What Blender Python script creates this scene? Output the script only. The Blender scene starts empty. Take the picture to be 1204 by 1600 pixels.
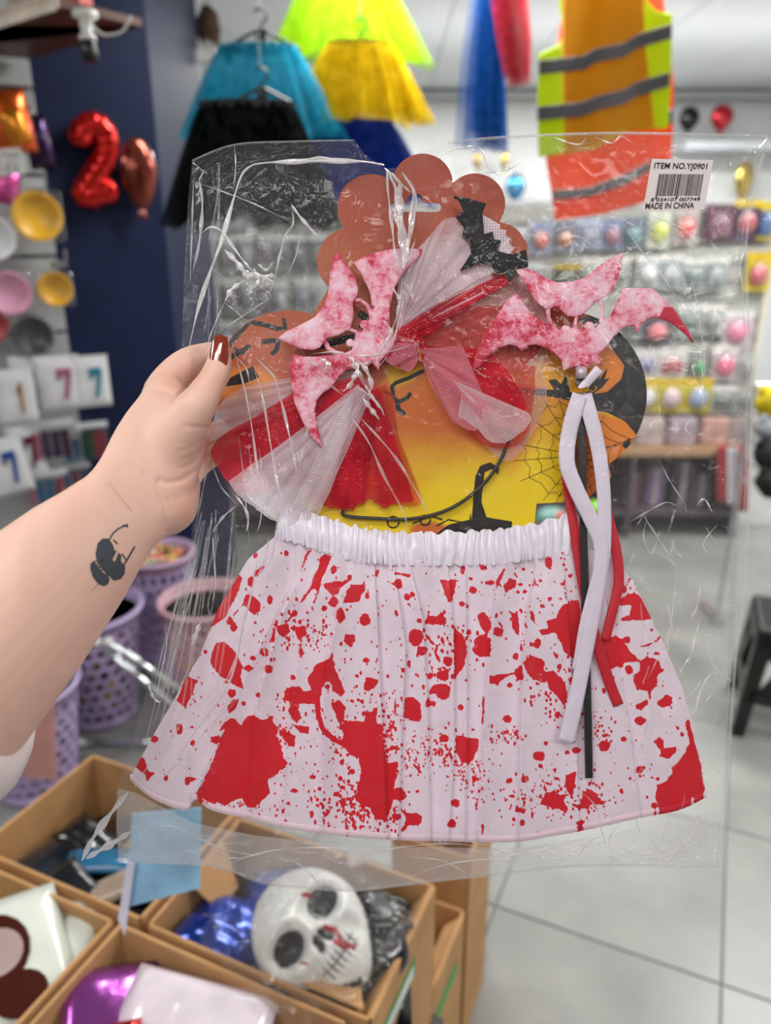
import bpy, math, random
import numpy as np
from mathutils import Vector, Matrix, noise as mn
from mathutils.bvhtree import BVHTree
random.seed(7)
PI = math.pi
SC = bpy.context.scene
COL = SC.collection
# ---------------------------------------------------------------- camera
F = 1186.0
PITCH = math.radians(20)
CAM = Vector((0, 0, 1.6))
FWD = Vector((0, math.cos(PITCH), -math.sin(PITCH)))
UP = Vector((0, math.sin(PITCH), math.cos(PITCH)))
RT = Vector((1, 0, 0))
cd = bpy.data.cameras.new('camera')
cd.sensor_fit = 'VERTICAL'
cd.sensor_height = 36
cd.lens = 36 * F / 1600
cd.clip_start = 0.02
cd.dof.use_dof = True
cd.dof.focus_distance = 0.49
cd.dof.aperture_fstop = 4.6
cam = bpy.data.objects.new('camera', cd)
COL.objects.link(cam)
cam.location = CAM
cam.rotation_euler = (PI / 2 - PITCH, 0, 0)
SC.camera = cam
# ---------------------------------------------------------------- world, lights, exposure
w = bpy.data.worlds.new('store_light')
SC.world = w
w.use_nodes = True
w.node_tree.nodes['Background'].inputs[0].default_value = (0.9, 0.95, 1.0, 1)
w.node_tree.nodes['Background'].inputs[1].default_value = 0.26
SC.view_settings.view_transform = 'Standard'
SC.view_settings.look = 'None'
SC.view_settings.gamma = 1
SC.view_settings.use_curve_mapping = False
SC.view_settings.exposure = 0.06
try:
    SC.cycles.transparent_max_bounces = 40
except Exception:
    pass
CEIL = 2.65
def area_lamp(x, y, sx, sy, power, z=CEIL - 0.07):
    l = bpy.data.lights.new('panel_or_fill_light', 'AREA')
    l.shape = 'RECTANGLE'
    l.size = sx
    l.size_y = sy
    l.energy = power
    l.color = (1.0, 0.985, 0.96)
    o = bpy.data.objects.new('panel_or_fill_light', l)
    COL.objects.link(o)
    o.location = (x, y, z)
    return o
LAMPS = [(-0.5, -0.1, 1.2, 0.25, 13), (0.7, -0.9, 1.2, 0.25, 16), (-0.9, -1.2, 1.2, 0.3, 16), (0.3, 2.6, 1.2, 0.3, 42), (2.3, 3.0, 1.2, 0.3, 55), (1.8, 5.2, 1.2, 0.3, 60), (0.0, 5.2, 1.2, 0.3, 50), (-2.0, 1.0, 0.6, 0.6, 18), (2.4, 1.0, 1.2, 0.3, 34)]
for a in LAMPS:
    area_lamp(*a)
up_ = area_lamp(1.6, 4.6, 3.4, 0.2, 13, 1.9)      # added unseen uplight above the rear display wall, brightens the ceiling
up_.rotation_euler = (PI, 0, 0)
# ---------------------------------------------------------------- geometry helpers
def ray(x, y):
    return FWD + RT * ((x - 602) / F) - UP * ((y - 800) / F)
def P(x, y, d):
    return CAM + ray(x, y) * d
def hz(x, y, z):
    r = ray(x, y)
    return CAM + r * ((z - CAM.z) / r.z)
def hplane(x, y, p0, n):
    r = ray(x, y)
    return CAM + r * ((Vector(p0) - CAM).dot(n) / r.dot(n))
D0 = 0.5
def K(x, y, off=0.0):
    "point of the hanging pack, off = mm in front of its backing card"
    return P(x, y, D0 - off / 1000.0)
ORG = {}
def props(o, label=None, cat=None, group=None, kind=None):
    if label: o['label'] = label
    if cat: o['category'] = cat
    if group: o['group'] = group
    if kind: o['kind'] = kind
    return o
def thing(name, label, cat, loc, group=None, kind=None):
    o = bpy.data.objects.new(name, None)
    o.empty_display_size = 0.03
    COL.objects.link(o)
    o.location = loc
    ORG[o.name] = Vector(loc)
    return props(o, label, cat, group, kind)
def mk(name, vs, fs, mat, parent=None, smooth=False, loc=None, label=None, cat=None, group=None, kind=None):
    "one mesh object from WORLD coordinates"
    if parent is not None:
        org = ORG[parent.name]
    elif loc is not None:
        org = Vector(loc)
    else:
        a = np.array([tuple(v) for v in vs], dtype=float)
        org = Vector(((a[:, 0].min() + a[:, 0].max()) / 2, (a[:, 1].min() + a[:, 1].max()) / 2, a[:, 2].min()))
    me = bpy.data.meshes.new(name)
    a = np.array([tuple(v) for v in vs], dtype=float) - np.array(org)
    me.from_pydata(a.tolist(), [], [tuple(int(i) for i in f) for f in fs])
    if smooth:
        me.polygons.foreach_set('use_smooth', [True] * len(me.polygons))
    mats = mat if isinstance(mat, (list, tuple)) else [mat]
    for m in mats:
        me.materials.append(m)
    me.update()
    o = bpy.data.objects.new(name, me)
    COL.objects.link(o)
    if parent is not None:
        o.parent = parent
        ORG[o.name] = org
    else:
        o.location = org
        ORG[o.name] = org
    return props(o, label, cat, group, kind)
class G:
    "collects simple solids into one mesh"
    def __init__(s): s.v = []; s.f = []
    def add(s, vs, fs):
        n = len(s.v)
        s.v += [Vector(v) for v in vs]
        s.f += [tuple(i + n for i in f) for f in fs]
        return s
    def box(s, x0, x1, y0, y1, z0, z1, M=None):
        vs = [Vector(v) for v in ((x0, y0, z0), (x1, y0, z0), (x1, y1, z0), (x0, y1, z0), (x0, y0, z1), (x1, y0, z1), (x1, y1, z1), (x0, y1, z1))]
        if M is not None: vs = [M @ v for v in vs]
        return s.add(vs, [(0, 3, 2, 1), (4, 5, 6, 7), (0, 1, 5, 4), (1, 2, 6, 5), (2, 3, 7, 6), (3, 0, 4, 7)])
    def tube(s, pts, r, n=8, caps=True, flat=1.0, nrm=None):
        pts = [Vector(p) for p in pts]
        rs = r if isinstance(r, (list, tuple)) else [r] * len(pts)
        base = len(s.v)
        prev = None
        for i, p in enumerate(pts):
            t = (pts[min(i + 1, len(pts) - 1)] - pts[max(i - 1, 0)])
            t = t.normalized() if t.length > 1e-9 else Vector((0, 0, 1))
            if nrm is not None: a = Vector(nrm)
            elif prev is None: a = Vector((0, 0, 1)) if abs(t.z) < 0.9 else Vector((1, 0, 0))
            else: a = prev
            a = (a - t * a.dot(t)).normalized()
            prev = a
            b = t.cross(a)
            for k in range(n):
                th = 2 * PI * k / n
                s.v.append(p + a * (math.cos(th) * rs[i] * flat) + b * (math.sin(th) * rs[i]))
        for i in range(len(pts) - 1):
            for k in range(n):
                a0 = base + i * n + k; a1 = base + i * n + (k + 1) % n
                s.f.append((a0, a1, a1 + n, a0 + n))
        if caps:
            s.f.append(tuple(base + k for k in reversed(range(n))))
            s.f.append(tuple(base + (len(pts) - 1) * n + k for k in range(n)))
        return s
    def ell(s, c, rx, ry, rz, M=None, nu=14, nv=9):
        M = M or Matrix.Identity(3)
        c = Vector(c); vs = []; fs = []
        for j in range(nv + 1):
            ph = PI * j / nv
            for i in range(nu):
                th = 2 * PI * i / nu
                vs.append(c + M @ Vector((rx * math.sin(ph) * math.cos(th), ry * math.sin(ph) * math.sin(th), rz * math.cos(ph))))
        for j in range(nv):
            for i in range(nu):
                fs.append((j * nu + i, (j + 1) * nu + i, (j + 1) * nu + (i + 1) % nu, j * nu + (i + 1) % nu))
        return s.add(vs, fs)
    def prism(s, ps, d):
        "closed polygon (world points) pushed along vector d"
        n = len(ps); d = Vector(d)
        vs = [Vector(p) for p in ps] + [Vector(p) + d for p in ps]
        return s.add(vs, [tuple(range(n)), tuple(range(2 * n - 1, n - 1, -1))] + [(i, i + n, (i + 1) % n + n, (i + 1) % n) for i in range(n)])
    def mk(s, name, mat, parent=None, **k):
        return mk(name, s.v, s.f, mat, parent, **k)
def catmull(pts, n=8, closed=False):
    P_ = [np.array(p, float) for p in pts]
    out = []
    m = len(P_)
    rng = range(m if closed else m - 1)
    for i in rng:
        if closed: p0, p1, p2, p3 = P_[(i - 1) % m], P_[i], P_[(i + 1) % m], P_[(i + 2) % m]
        else: p0, p1, p2, p3 = P_[max(i - 1, 0)], P_[i], P_[i + 1], P_[min(i + 2, m - 1)]
        for k in range(n):
            t = k / n
            out.append(0.5 * ((2 * p1) + (-p0 + p2) * t + (2 * p0 - 5 * p1 + 4 * p2 - p3) * t * t + (-p0 + 3 * p1 - 3 * p2 + p3) * t ** 3))
    if not closed: out.append(P_[-1])
    return out
def resample(pts, n):
    a = np.array(pts, float)
    d = np.r_[0, np.cumsum(np.linalg.norm(np.diff(a, axis=0), axis=1))]
    t = np.linspace(0, d[-1], n)
    return np.stack([np.interp(t, d, a[:, k]) for k in range(a.shape[1])], 1)
# signed distances (negative inside), px
def sd_poly(X, Y, poly):
    p = np.array(poly, float)
    d = np.full(X.shape, 1e9); ins = np.zeros(X.shape, bool)
    n = len(p)
    for i in range(n):
        ax, ay = p[i]; bx, by = p[(i + 1) % n]
        ex, ey = bx - ax, by - ay
        L = ex * ex + ey * ey + 1e-9
        t = np.clip(((X - ax) * ex + (Y - ay) * ey) / L, 0, 1)
        d = np.minimum(d, (X - ax - t * ex) ** 2 + (Y - ay - t * ey) ** 2)
        c = (ay > Y) != (by > Y)
        with np.errstate(divide='ignore', invalid='ignore'):
            xi = ax + (Y - ay) / (by - ay + 1e-12) * ex
        ins ^= c & (X < xi)
    return np.sqrt(d) * np.where(ins, -1, 1)
def sd_line(X, Y, pts, w):
    d = np.full(X.shape, 1e9)
    for (ax, ay), (bx, by) in zip(pts[:-1], pts[1:]):
        ex, ey = bx - ax, by - ay
        t = np.clip(((X - ax) * ex + (Y - ay) * ey) / (ex * ex + ey * ey + 1e-9), 0, 1)
        d = np.minimum(d, np.hypot(X - ax - t * ex, Y - ay - t * ey))
    return d - w / 2
def sd_ell(X, Y, cx, cy, rx, ry):
    return (np.hypot((X - cx) / rx, (Y - cy) / ry) - 1) * min(rx, ry)
def umin(S, X, Y, fn, x0, y0, x1, y1, m=8):
    k = (X > x0 - m) & (X < x1 + m) & (Y > y0 - m) & (Y < y1 + m)
    if k.any():
        S[k] = np.minimum(S[k], fn(X[k], Y[k]))
_rng = np.random.default_rng(3)
_LAT = _rng.random((256, 256))
def vnoise(X, Y):
    xi = np.floor(X).astype(int); yi = np.floor(Y).astype(int)
    fx = X - xi; fy = Y - yi
    fx = fx * fx * (3 - 2 * fx); fy = fy * fy * (3 - 2 * fy)
    g = lambda a, b: _LAT[a % 256, b % 256]
    return (g(xi, yi) * (1 - fx) + g(xi + 1, yi) * fx) * (1 - fy) + (g(xi, yi + 1) * (1 - fx) + g(xi + 1, yi + 1) * fx) * fy * 1.0
def fnoise(X, Y, o=3):
    s = 0; a = 1; t = 0
    for i in range(o):
        s = s + a * vnoise(X * 2 ** i + 17 * i, Y * 2 ** i + 5 * i); t += a; a *= 0.5
    return s / t - 0.5
def Karr(X, Y, OFF):
    d = D0 - np.asarray(OFF) / 1000.0
    f, u = np.array(FWD), np.array(UP)
    X = np.asarray(X, float); Y = np.asarray(Y, float)
    d = np.broadcast_to(d, X.shape)
    out = np.array(CAM) + d[..., None] * f
    out = out - (d * (Y - 800) / F)[..., None] * u
    out[..., 0] += d * (X - 602) / F
    return out
def grid_faces(nv, nu):
    idx = np.arange(nv * nu).reshape(nv, nu)
    return np.stack([idx[:-1, :-1], idx[1:, :-1], idx[1:, 1:], idx[:-1, 1:]], -1).reshape(-1, 4)
def fmesh(name, V, Q, mat, parent=None, smooth=True, attrs=None, uv=None, loc=None, **k):
    "fast mesh from numpy arrays (world coordinates)"
    org = ORG[parent.name] if parent is not None else (Vector(loc) if loc is not None else Vector(V.mean(0)))
    me = bpy.data.meshes.new(name)
    V = V - np.array(org)
    me.vertices.add(len(V)); me.vertices.foreach_set('co', V.astype(np.float32).ravel())
    n = Q.shape[1]
    me.loops.add(Q.size); me.loops.foreach_set('vertex_index', Q.astype(np.int32).ravel())
    me.polygons.add(len(Q)); me.polygons.foreach_set('loop_start', np.arange(0, Q.size, n, dtype=np.int32))
    me.update(calc_edges=True)
    me.polygons.foreach_set('use_smooth', np.full(len(Q), smooth))
    if attrs:
        for nm, arr in attrs.items():
            if arr.ndim == 1:
                at = me.attributes.new(nm, 'FLOAT', 'POINT'); at.data.foreach_set('value', arr.astype(np.float32))
            else:
                at = me.attributes.new(nm, 'FLOAT_COLOR', 'POINT')
                c = np.ones((len(arr), 4), np.float32); c[:, :3] = arr
                at.data.foreach_set('color', c.ravel())
    if uv is not None:
        l = me.uv_layers.new(name='UVMap')
        l.data.foreach_set('uv', uv[Q.ravel()].astype(np.float32).ravel())
    for m in (mat if isinstance(mat, (list, tuple)) else [mat]): me.materials.append(m)
    me.validate(); me.update()
    o = bpy.data.objects.new(name, me)
    COL.objects.link(o)
    ORG[o.name] = org
    if parent is not None: o.parent = parent
    else: o.location = org
    return props(o, **{a: b for a, b in k.items()})
def solidify(o, t, off=-1):
    m = o.modifiers.new('thickness', 'SOLIDIFY'); m.thickness = t; m.offset = off
def bevel(o, wdt, seg=2):
    m = o.modifiers.new('bevel', 'BEVEL'); m.width = wdt; m.segments = seg; m.limit_method = 'ANGLE'
    return o
# ---------------------------------------------------------------- materials
def L(c):
    if isinstance(c, str):
        c = [int(c[i:i + 2], 16) / 255 for i in (0, 2, 4)]
    return tuple((x / 12.92 if x <= 0.04045 else ((x + 0.055) / 1.055) ** 2.4) for x in c)
def newmat(name):
    m = bpy.data.materials.new(name); m.use_nodes = True
    nt = m.node_tree; b = nt.nodes['Principled BSDF']
    return m, nt, b, nt.nodes['Material Output']
def N(nt, t, **k):
    n = nt.nodes.new(t)
    for a, b in k.items():
        if a.startswith('i_'):
            n.inputs[a[2:].replace('_', ' ')].default_value = b
        else: setattr(n, a, b)
    return n
_MC = {}
def plain(hexc, rough=0.5, metal=0.0, coat=0.0, alpha=1.0, var=0.06, bump=0.0, bscale=200, trans=0.0, sss=0.0):
    key = (hexc, rough, metal, coat, alpha, var, bump, bscale, trans, sss)
    if key in _MC: return _MC[key]
    m, nt, b, out = newmat('mat_' + hexc)
    c = L(hexc)
    no = N(nt, 'ShaderNodeTexNoise'); no.inputs['Scale'].default_value = 18; no.inputs['Detail'].default_value = 4
    tc = N(nt, 'ShaderNodeTexCoord'); nt.links.new(tc.outputs['Object'], no.inputs['Vector'])
    r = N(nt, 'ShaderNodeValToRGB')
    r.color_ramp.elements[0].position = 0.3; r.color_ramp.elements[1].position = 0.7
    r.color_ramp.elements[0].color = tuple(x * (1 - var * 2) for x in c) + (1,)
    r.color_ramp.elements[1].color = tuple(min(1, x * (1 + var * 2)) for x in c) + (1,)
    nt.links.new(no.outputs['Fac'], r.inputs[0]); nt.links.new(r.outputs[0], b.inputs['Base Color'])
    b.inputs['Roughness'].default_value = rough; b.inputs['Metallic'].default_value = metal
    b.inputs['Coat Weight'].default_value = coat; b.inputs['Coat Roughness'].default_value = 0.08
    b.inputs['Transmission Weight'].default_value = trans
    b.inputs['Subsurface Weight'].default_value = sss; b.inputs['Subsurface Radius'].default_value = (0.01, 0.004, 0.002)
    if bump:
        n2 = N(nt, 'ShaderNodeTexNoise'); n2.inputs['Scale'].default_value = bscale; n2.inputs['Detail'].default_value = 6
        nt.links.new(tc.outputs['Object'], n2.inputs['Vector'])
        bp = N(nt, 'ShaderNodeBump'); bp.inputs['Strength'].default_value = bump; bp.inputs['Distance'].default_value = 0.002
        nt.links.new(n2.outputs['Fac'], bp.inputs['Height']); nt.links.new(bp.outputs[0], b.inputs['Normal'])
    if alpha < 1:
        tr = N(nt, 'ShaderNodeBsdfTransparent'); mx = N(nt, 'ShaderNodeMixShader'); mx.inputs[0].default_value = alpha
        nt.links.new(tr.outputs[0], mx.inputs[1]); nt.links.new(b.outputs[0], mx.inputs[2]); nt.links.new(mx.outputs[0], out.inputs[0])
    _MC[key] = m
    return m
def foil(hexc, rough=0.16):
    return plain(hexc, rough, metal=0.75, coat=0.4, var=0.03, bump=0.5, bscale=35)
def film(name, haze=0.05, gloss=0.03, bump=0.6, scale=60, tint=(1, 1, 1), rough=0.05, fres=1.45, streak=0.0):
    m, nt, b, out = newmat(name)
    nt.nodes.remove(b)
    tc = N(nt, 'ShaderNodeTexCoord')
    n1 = N(nt, 'ShaderNodeTexNoise'); n1.inputs['Scale'].default_value = scale; n1.inputs['Detail'].default_value = 3; n1.inputs['Distortion'].default_value = 1.2
    nt.links.new(tc.outputs['Object'], n1.inputs['Vector'])
    vo = N(nt, 'ShaderNodeTexVoronoi', feature='DISTANCE_TO_EDGE'); vo.inputs['Scale'].default_value = scale * 0.35
    ad = N(nt, 'ShaderNodeVectorMath', operation='MULTIPLY_ADD'); ad.inputs[1].default_value = (0.12,) * 3
    nt.links.new(n1.outputs['Color'], ad.inputs[0]); nt.links.new(tc.outputs['Object'], ad.inputs[2])
    nt.links.new(ad.outputs[0], vo.inputs['Vector'])
    rr = N(nt, 'ShaderNodeMapRange'); rr.inputs['From Max'].default_value = 0.12
    nt.links.new(vo.outputs['Distance'], rr.inputs['Value'])
    sm = N(nt, 'ShaderNodeMath', operation='MULTIPLY_ADD'); sm.inputs[1].default_value = 0.55
    nt.links.new(rr.outputs[0], sm.inputs[0]); nt.links.new(n1.outputs['Fac'], sm.inputs[2])
    bp = N(nt, 'ShaderNodeBump'); bp.inputs['Strength'].default_value = bump; bp.inputs['Distance'].default_value = 0.0015
    nt.links.new(sm.outputs[0], bp.inputs['Height'])
    tr = N(nt, 'ShaderNodeBsdfTransparent'); tr.inputs[0].default_value = tuple(tint) + (1,)
    df = N(nt, 'ShaderNodeBsdfDiffuse'); df.inputs[0].default_value = (0.9, 0.88, 0.9, 1)
    tl = N(nt, 'ShaderNodeBsdfTranslucent'); tl.inputs[0].default_value = (0.9, 0.88, 0.9, 1)
    dm = N(nt, 'ShaderNodeMixShader'); dm.inputs[0].default_value = 0.5
    nt.links.new(df.outputs[0], dm.inputs[1]); nt.links.new(tl.outputs[0], dm.inputs[2])
    m1 = N(nt, 'ShaderNodeMixShader'); m1.inputs[0].default_value = haze
    nt.links.new(tr.outputs[0], m1.inputs[1]); nt.links.new(dm.outputs[0], m1.inputs[2])
    gl = N(nt, 'ShaderNodeBsdfGlossy'); gl.inputs['Roughness'].default_value = rough
    nt.links.new(bp.outputs[0], gl.inputs['Normal'])
    fr = N(nt, 'ShaderNodeFresnel'); fr.inputs[0].default_value = fres
    nt.links.new(bp.outputs[0], fr.inputs['Normal'])
    fm = N(nt, 'ShaderNodeMath', operation='MULTIPLY_ADD', use_clamp=True); fm.inputs[1].default_value = 0.42; fm.inputs[2].default_value = gloss
    nt.links.new(fr.outputs[0], fm.inputs[0])
    m2 = N(nt, 'ShaderNodeMixShader')
    nt.links.new(fm.outputs[0], m2.inputs[0]); nt.links.new(m1.outputs[0], m2.inputs[1]); nt.links.new(gl.outputs[0], m2.inputs[2])
    nt.links.new(m2.outputs[0], out.inputs[0])
    return m
def tulle(name, hexc, dens=0.5, cell=0.0016, white=0.0):
    "net: threads of a fine hexagonal mesh, the holes let light through"
    m, nt, b, out = newmat(name)
    nt.nodes.remove(b)
    c = L(hexc)
    uv = N(nt, 'ShaderNodeUVMap')
    vo = N(nt, 'ShaderNodeTexVoronoi', feature='DISTANCE_TO_EDGE'); vo.voronoi_dimensions = '2D'
    vo.inputs['Scale'].default_value = 1 / cell; vo.inputs['Randomness'].default_value = 0.25
    nt.links.new(uv.outputs[0], vo.inputs['Vector'])
    th = N(nt, 'ShaderNodeMapRange'); th.inputs['From Min'].default_value = 0.10; th.inputs['From Max'].default_value = 0.22
    th.inputs['To Min'].default_value = min(1, dens + 0.32); th.inputs['To Max'].default_value = max(0, dens - 0.22)
    nt.links.new(vo.outputs['Distance'], th.inputs['Value'])
    tc = N(nt, 'ShaderNodeTexCoord')
    no = N(nt, 'ShaderNodeTexNoise'); no.inputs['Scale'].default_value = 40; no.inputs['Detail'].default_value = 3
    nt.links.new(tc.outputs['Object'], no.inputs['Vector'])
    r = N(nt, 'ShaderNodeValToRGB'); r.color_ramp.elements[0].position = 0.35; r.color_ramp.elements[1].position = 0.65
    r.color_ramp.elements[0].color = tuple(x * 0.85 for x in c) + (1,)
    r.color_ramp.elements[1].color = tuple(min(1, x * 1.15 + 0.02) for x in c) + (1,)
    nt.links.new(no.outputs['Fac'], r.inputs[0])
    df = N(nt, 'ShaderNodeBsdfDiffuse'); tl = N(nt, 'ShaderNodeBsdfTranslucent')
    nt.links.new(r.outputs[0], df.inputs[0]); nt.links.new(r.outputs[0], tl.inputs[0])
    dm = N(nt, 'ShaderNodeMixShader'); dm.inputs[0].default_value = 0.45
    nt.links.new(df.outputs[0], dm.inputs[1]); nt.links.new(tl.outputs[0], dm.inputs[2])
    tr = N(nt, 'ShaderNodeBsdfTransparent')
    mx = N(nt, 'ShaderNodeMixShader')
    nt.links.new(th.outputs[0], mx.inputs[0]); nt.links.new(tr.outputs[0], mx.inputs[1]); nt.links.new(dm.outputs[0], mx.inputs[2])
    nt.links.new(mx.outputs[0], out.inputs[0])
    return m
def attr_cloth(name, base, ink, attr='ink', rough=0.5, coat=0.0, sheen=0.0, translucent=0.0, edge=0.35):
    "fabric with a print: the print's outline is stored per vertex as a distance"
    m, nt, b, out = newmat(name)
    at = N(nt, 'ShaderNodeAttribute', attribute_name=attr)
    mr = N(nt, 'ShaderNodeMapRange'); mr.inputs['From Min'].default_value = -edge; mr.inputs['From Max'].default_value = edge
    nt.links.new(at.outputs['Fac'], mr.inputs['Value'])
    mx = N(nt, 'ShaderNodeMix', data_type='RGBA')
    mx.inputs[6].default_value = L(ink) + (1,)
    if base is None:
        a2 = N(nt, 'ShaderNodeAttribute', attribute_name='base'); nt.links.new(a2.outputs['Color'], mx.inputs[7])
    else: mx.inputs[7].default_value = L(base) + (1,)
    nt.links.new(mr.outputs[0], mx.inputs[0]); nt.links.new(mx.outputs[2], b.inputs['Base Color'])
    b.inputs['Specular IOR Level'].default_value = 0.3
    b.inputs['Roughness'].default_value = rough; b.inputs['Coat Weight'].default_value = coat; b.inputs['Sheen Weight'].default_value = sheen
    b.inputs['Coat Roughness'].default_value = 0.15
    if translucent:
        tl = N(nt, 'ShaderNodeBsdfTranslucent'); ms = N(nt, 'ShaderNodeMixShader'); ms.inputs[0].default_value = translucent
        nt.links.new(mx.outputs[2], tl.inputs[0]); nt.links.new(b.outputs[0], ms.inputs[1]); nt.links.new(tl.outputs[0], ms.inputs[2])
        nt.links.new(ms.outputs[0], out.inputs[0])
    return m
# ================================================================ THE ROOM
WHITE = plain('d9dadb', 0.6, var=0.02)
NAVY = plain('071638', 0.6, coat=0.0, var=0.08)
NAVY.node_tree.nodes['Principled BSDF'].inputs['Specular IOR Level'].default_value = 0.25
E1 = Vector((0.914, -0.405, 0)); E2 = Vector((0.405, 0.914, 0))
def mat_tile():
    m, nt, b, out = newmat('porcelain_tile')
    tc = N(nt, 'ShaderNodeTexCoord'); no = N(nt, 'ShaderNodeTexNoise'); no.inputs['Scale'].default_value = 5; no.inputs['Detail'].default_value = 8
    oi = N(nt, 'ShaderNodeObjectInfo'); ad = N(nt, 'ShaderNodeVectorMath', operation='ADD')
    nt.links.new(tc.outputs['Object'], ad.inputs[0]); nt.links.new(oi.outputs['Random'], ad.inputs[1]); nt.links.new(ad.outputs[0], no.inputs['Vector'])
    r = N(nt, 'ShaderNodeValToRGB'); r.color_ramp.elements[0].color = L('7c7d79') + (1,); r.color_ramp.elements[1].color = L('969793') + (1,)
    r.color_ramp.elements[0].position = 0.3; r.color_ramp.elements[1].position = 0.75
    nt.links.new(no.outputs['Fac'], r.inputs[0]); nt.links.new(r.outputs[0], b.inputs['Base Color'])
    b.inputs['Roughness'].default_value = 0.32
    return m
TILE = mat_tile()
g = G().box(-5, 6, -1.75, 7.5, -0.05, -0.004)
floor = mk('floor', g.v, g.f, plain('6f6f6c', 0.8), kind='structure', loc=(0, 0, 0))
org = Vector((0.764, 1.255, 0)); TS = 0.53
tile_me = None
for i in range(-9, 9):
    for j in range(-4, 12):
        c = org + E1 * ((i + 0.5) * TS) + E2 * ((j + 0.5) * TS)
        if not (-2.6 < c.x < 4.6 and -0.6 < c.y < 6.6): continue
        if tile_me is None:
            g = G(); h = TS / 2 - 0.0022
            M = Matrix((E1, E2, Vector((0, 0, 1)))).transposed()
            g.box(-h, h, -h, h, -0.0045, 0, M)
            t = mk('tile', g.v, g.f, TILE, loc=(0, 0, 0)); bevel(t, 0.0012, 1); tile_me = t.data
            t.parent = floor; t.location = c
        else:
            o = t.copy(); COL.objects.link(o); o.parent = floor; o.location = c
# ceiling with gypsum tiles
def mat_ceiling():
    m, nt, b, out = newmat('ceiling_tile_white')
    tc = N(nt, 'ShaderNodeTexCoord'); no = N(nt, 'ShaderNodeTexNoise'); no.inputs['Scale'].default_value = 7; no.inputs['Detail'].default_value = 5; no.inputs['Distortion'].default_value = 2
    mp = N(nt, 'ShaderNodeMapping'); mp.inputs['Scale'].default_value = (1, 3, 1); nt.links.new(tc.outputs['Object'], mp.inputs[0]); nt.links.new(mp.outputs[0], no.inputs['Vector'])
    bp = N(nt, 'ShaderNodeBump'); bp.inputs['Strength'].default_value = 0.6; bp.inputs['Distance'].default_value = 0.03
    nt.links.new(no.outputs['Fac'], bp.inputs['Height']); nt.links.new(bp.outputs[0], b.inputs['Normal'])
    b.inputs['Base Color'].default_value = L('dfe3e6') + (1,); b.inputs['Roughness'].default_value = 0.3
    return m
CT = mat_ceiling()
g = G().box(-3.5, 6, -2, 7.5, CEIL + 0.006, CEIL + 0.05)
ceiling = mk('ceiling', g.v, g.f, plain('b9bcbe', 0.7), kind='structure', loc=(0, 0, CEIL))
proto = None
for i in range(-6, 8):
    for j in range(-2, 7):
        x, y = 0.33 + i * 0.6, 0.3 + j * 1.1
        if proto is None:
            g = G().box(-0.296, 0.296, -0.546, 0.546, -0.004, 0.006)
            proto = mk('ceiling_tile', g.v, g.f, CT, loc=(0, 0, 0)); proto.parent = ceiling; proto.location = (x + 0.3, y, 0)
        else:
            o = proto.copy(); COL.objects.link(o); o.parent = ceiling; o.location = (x + 0.3, y, 0)
# walls
g = G().box(-3.5, 6, 6.55, 6.7, 0, CEIL)
mk('wall_back', g.v, g.f, plain('d4d6d6', 0.7, var=0.02), kind='structure')
g = G().box(3.6, 3.75, -1.2, 6.55, 0, CEIL)
mk('wall_right', g.v, g.f, plain('cfd0cf', 0.7, var=0.02), kind='structure')
n1 = Vector((0.5, -0.866, 0)); t1 = Vector((0.866, 0.5, 0))
W0 = Vector((-1.10, 2.67, 0))                       # where the slatted board meets the navy wall
W1 = Vector((-0.777, 2.857, 0))
def wallq(name, a, b, z0, z1, th, mat, **k):
    d = (b - a).normalized(); nn = Vector((d.y, -d.x, 0))
    g = G(); ps = [a, b, b - nn * th, a - nn * th]
    g.prism([Vector((p.x, p.y, z0)) for p in ps], (0, 0, z1 - z0))
    return mk(name, g.v, g.f, mat, kind='structure', **k)
g = G().box(-3.6, 6, -1.75, -1.6, 0, CEIL)
mk('wall_front', g.v, g.f, plain('77736e', 0.7, var=0.2), kind='structure')
wallq('wall_left', W0 - t1 * 2.6, W1, 0, CEIL, 0.12, NAVY)
wallq('wall_pillar', W1, Vector((-0.777, 3.62, 0)), 0, CEIL, 0.12, NAVY)
wallq('wall_recess', Vector((-3.0, 3.64, 0)), Vector((-0.80, 3.64, 0)), 0, CEIL, 0.1, plain('cfd0cf', 0.7))
g = G()
for i in range(2):
    z = CEIL - 0.02 - i * 0.03; g.box(-3.4, 3.6, 6.50 - 0.03 * i, 6.56, z - 0.05 + i * 0.03, z)
mk('trim_1', g.v, g.f, WHITE, kind='structure')

# slatted display board on the left
SLAT = plain('a2a5a6', 0.45, var=0.03)
sb = thing('slatwall_panel', 'grey-white slatted display board hung with party goods, beside the navy wall', 'display board', W0 - t1 * 0.9 + Vector((0, 0, 0.2)))
g = G(); a = W0 - t1 * 1.9; M = Matrix((t1, -n1, Vector((0, 0, 1)))).transposed()
def lb(z0, z1, y0, y1, x0=-1.9, x1=0.0):
    "box in slat board coordinates: x along the board (0 = its right edge), y depth (negative towards the shop)"
    vs = [W0 + t1 * x + n1 * (-y) + Vector((0, 0, z)) for z in (z0, z1) for (x, y) in ((x0, y0), (x1, y0), (x1, y1), (x0, y1))]
    return vs, [(0, 3, 2, 1), (4, 5, 6, 7), (0, 1, 5, 4), (1, 2, 6, 5), (2, 3, 7, 6), (3, 0, 4, 7)]
g.add(*lb(0.2, 2.3, -0.008, -0.001)); g.mk('backing', plain('53565a', 0.6), sb)
zt = hplane(80, 519, W0, n1).z
pitch = 0.245
k = -4
for k in range(-4, 5):
    z = zt + k * pitch
    g = G(); g.add(*lb(z + 0.006, z + pitch - 0.006, -0.022, -0.008)); o = g.mk('slat', SLAT, sb); bevel(o, 0.002, 1)
BW = W0 + n1 * 0.022                                 # front face of the board
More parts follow.
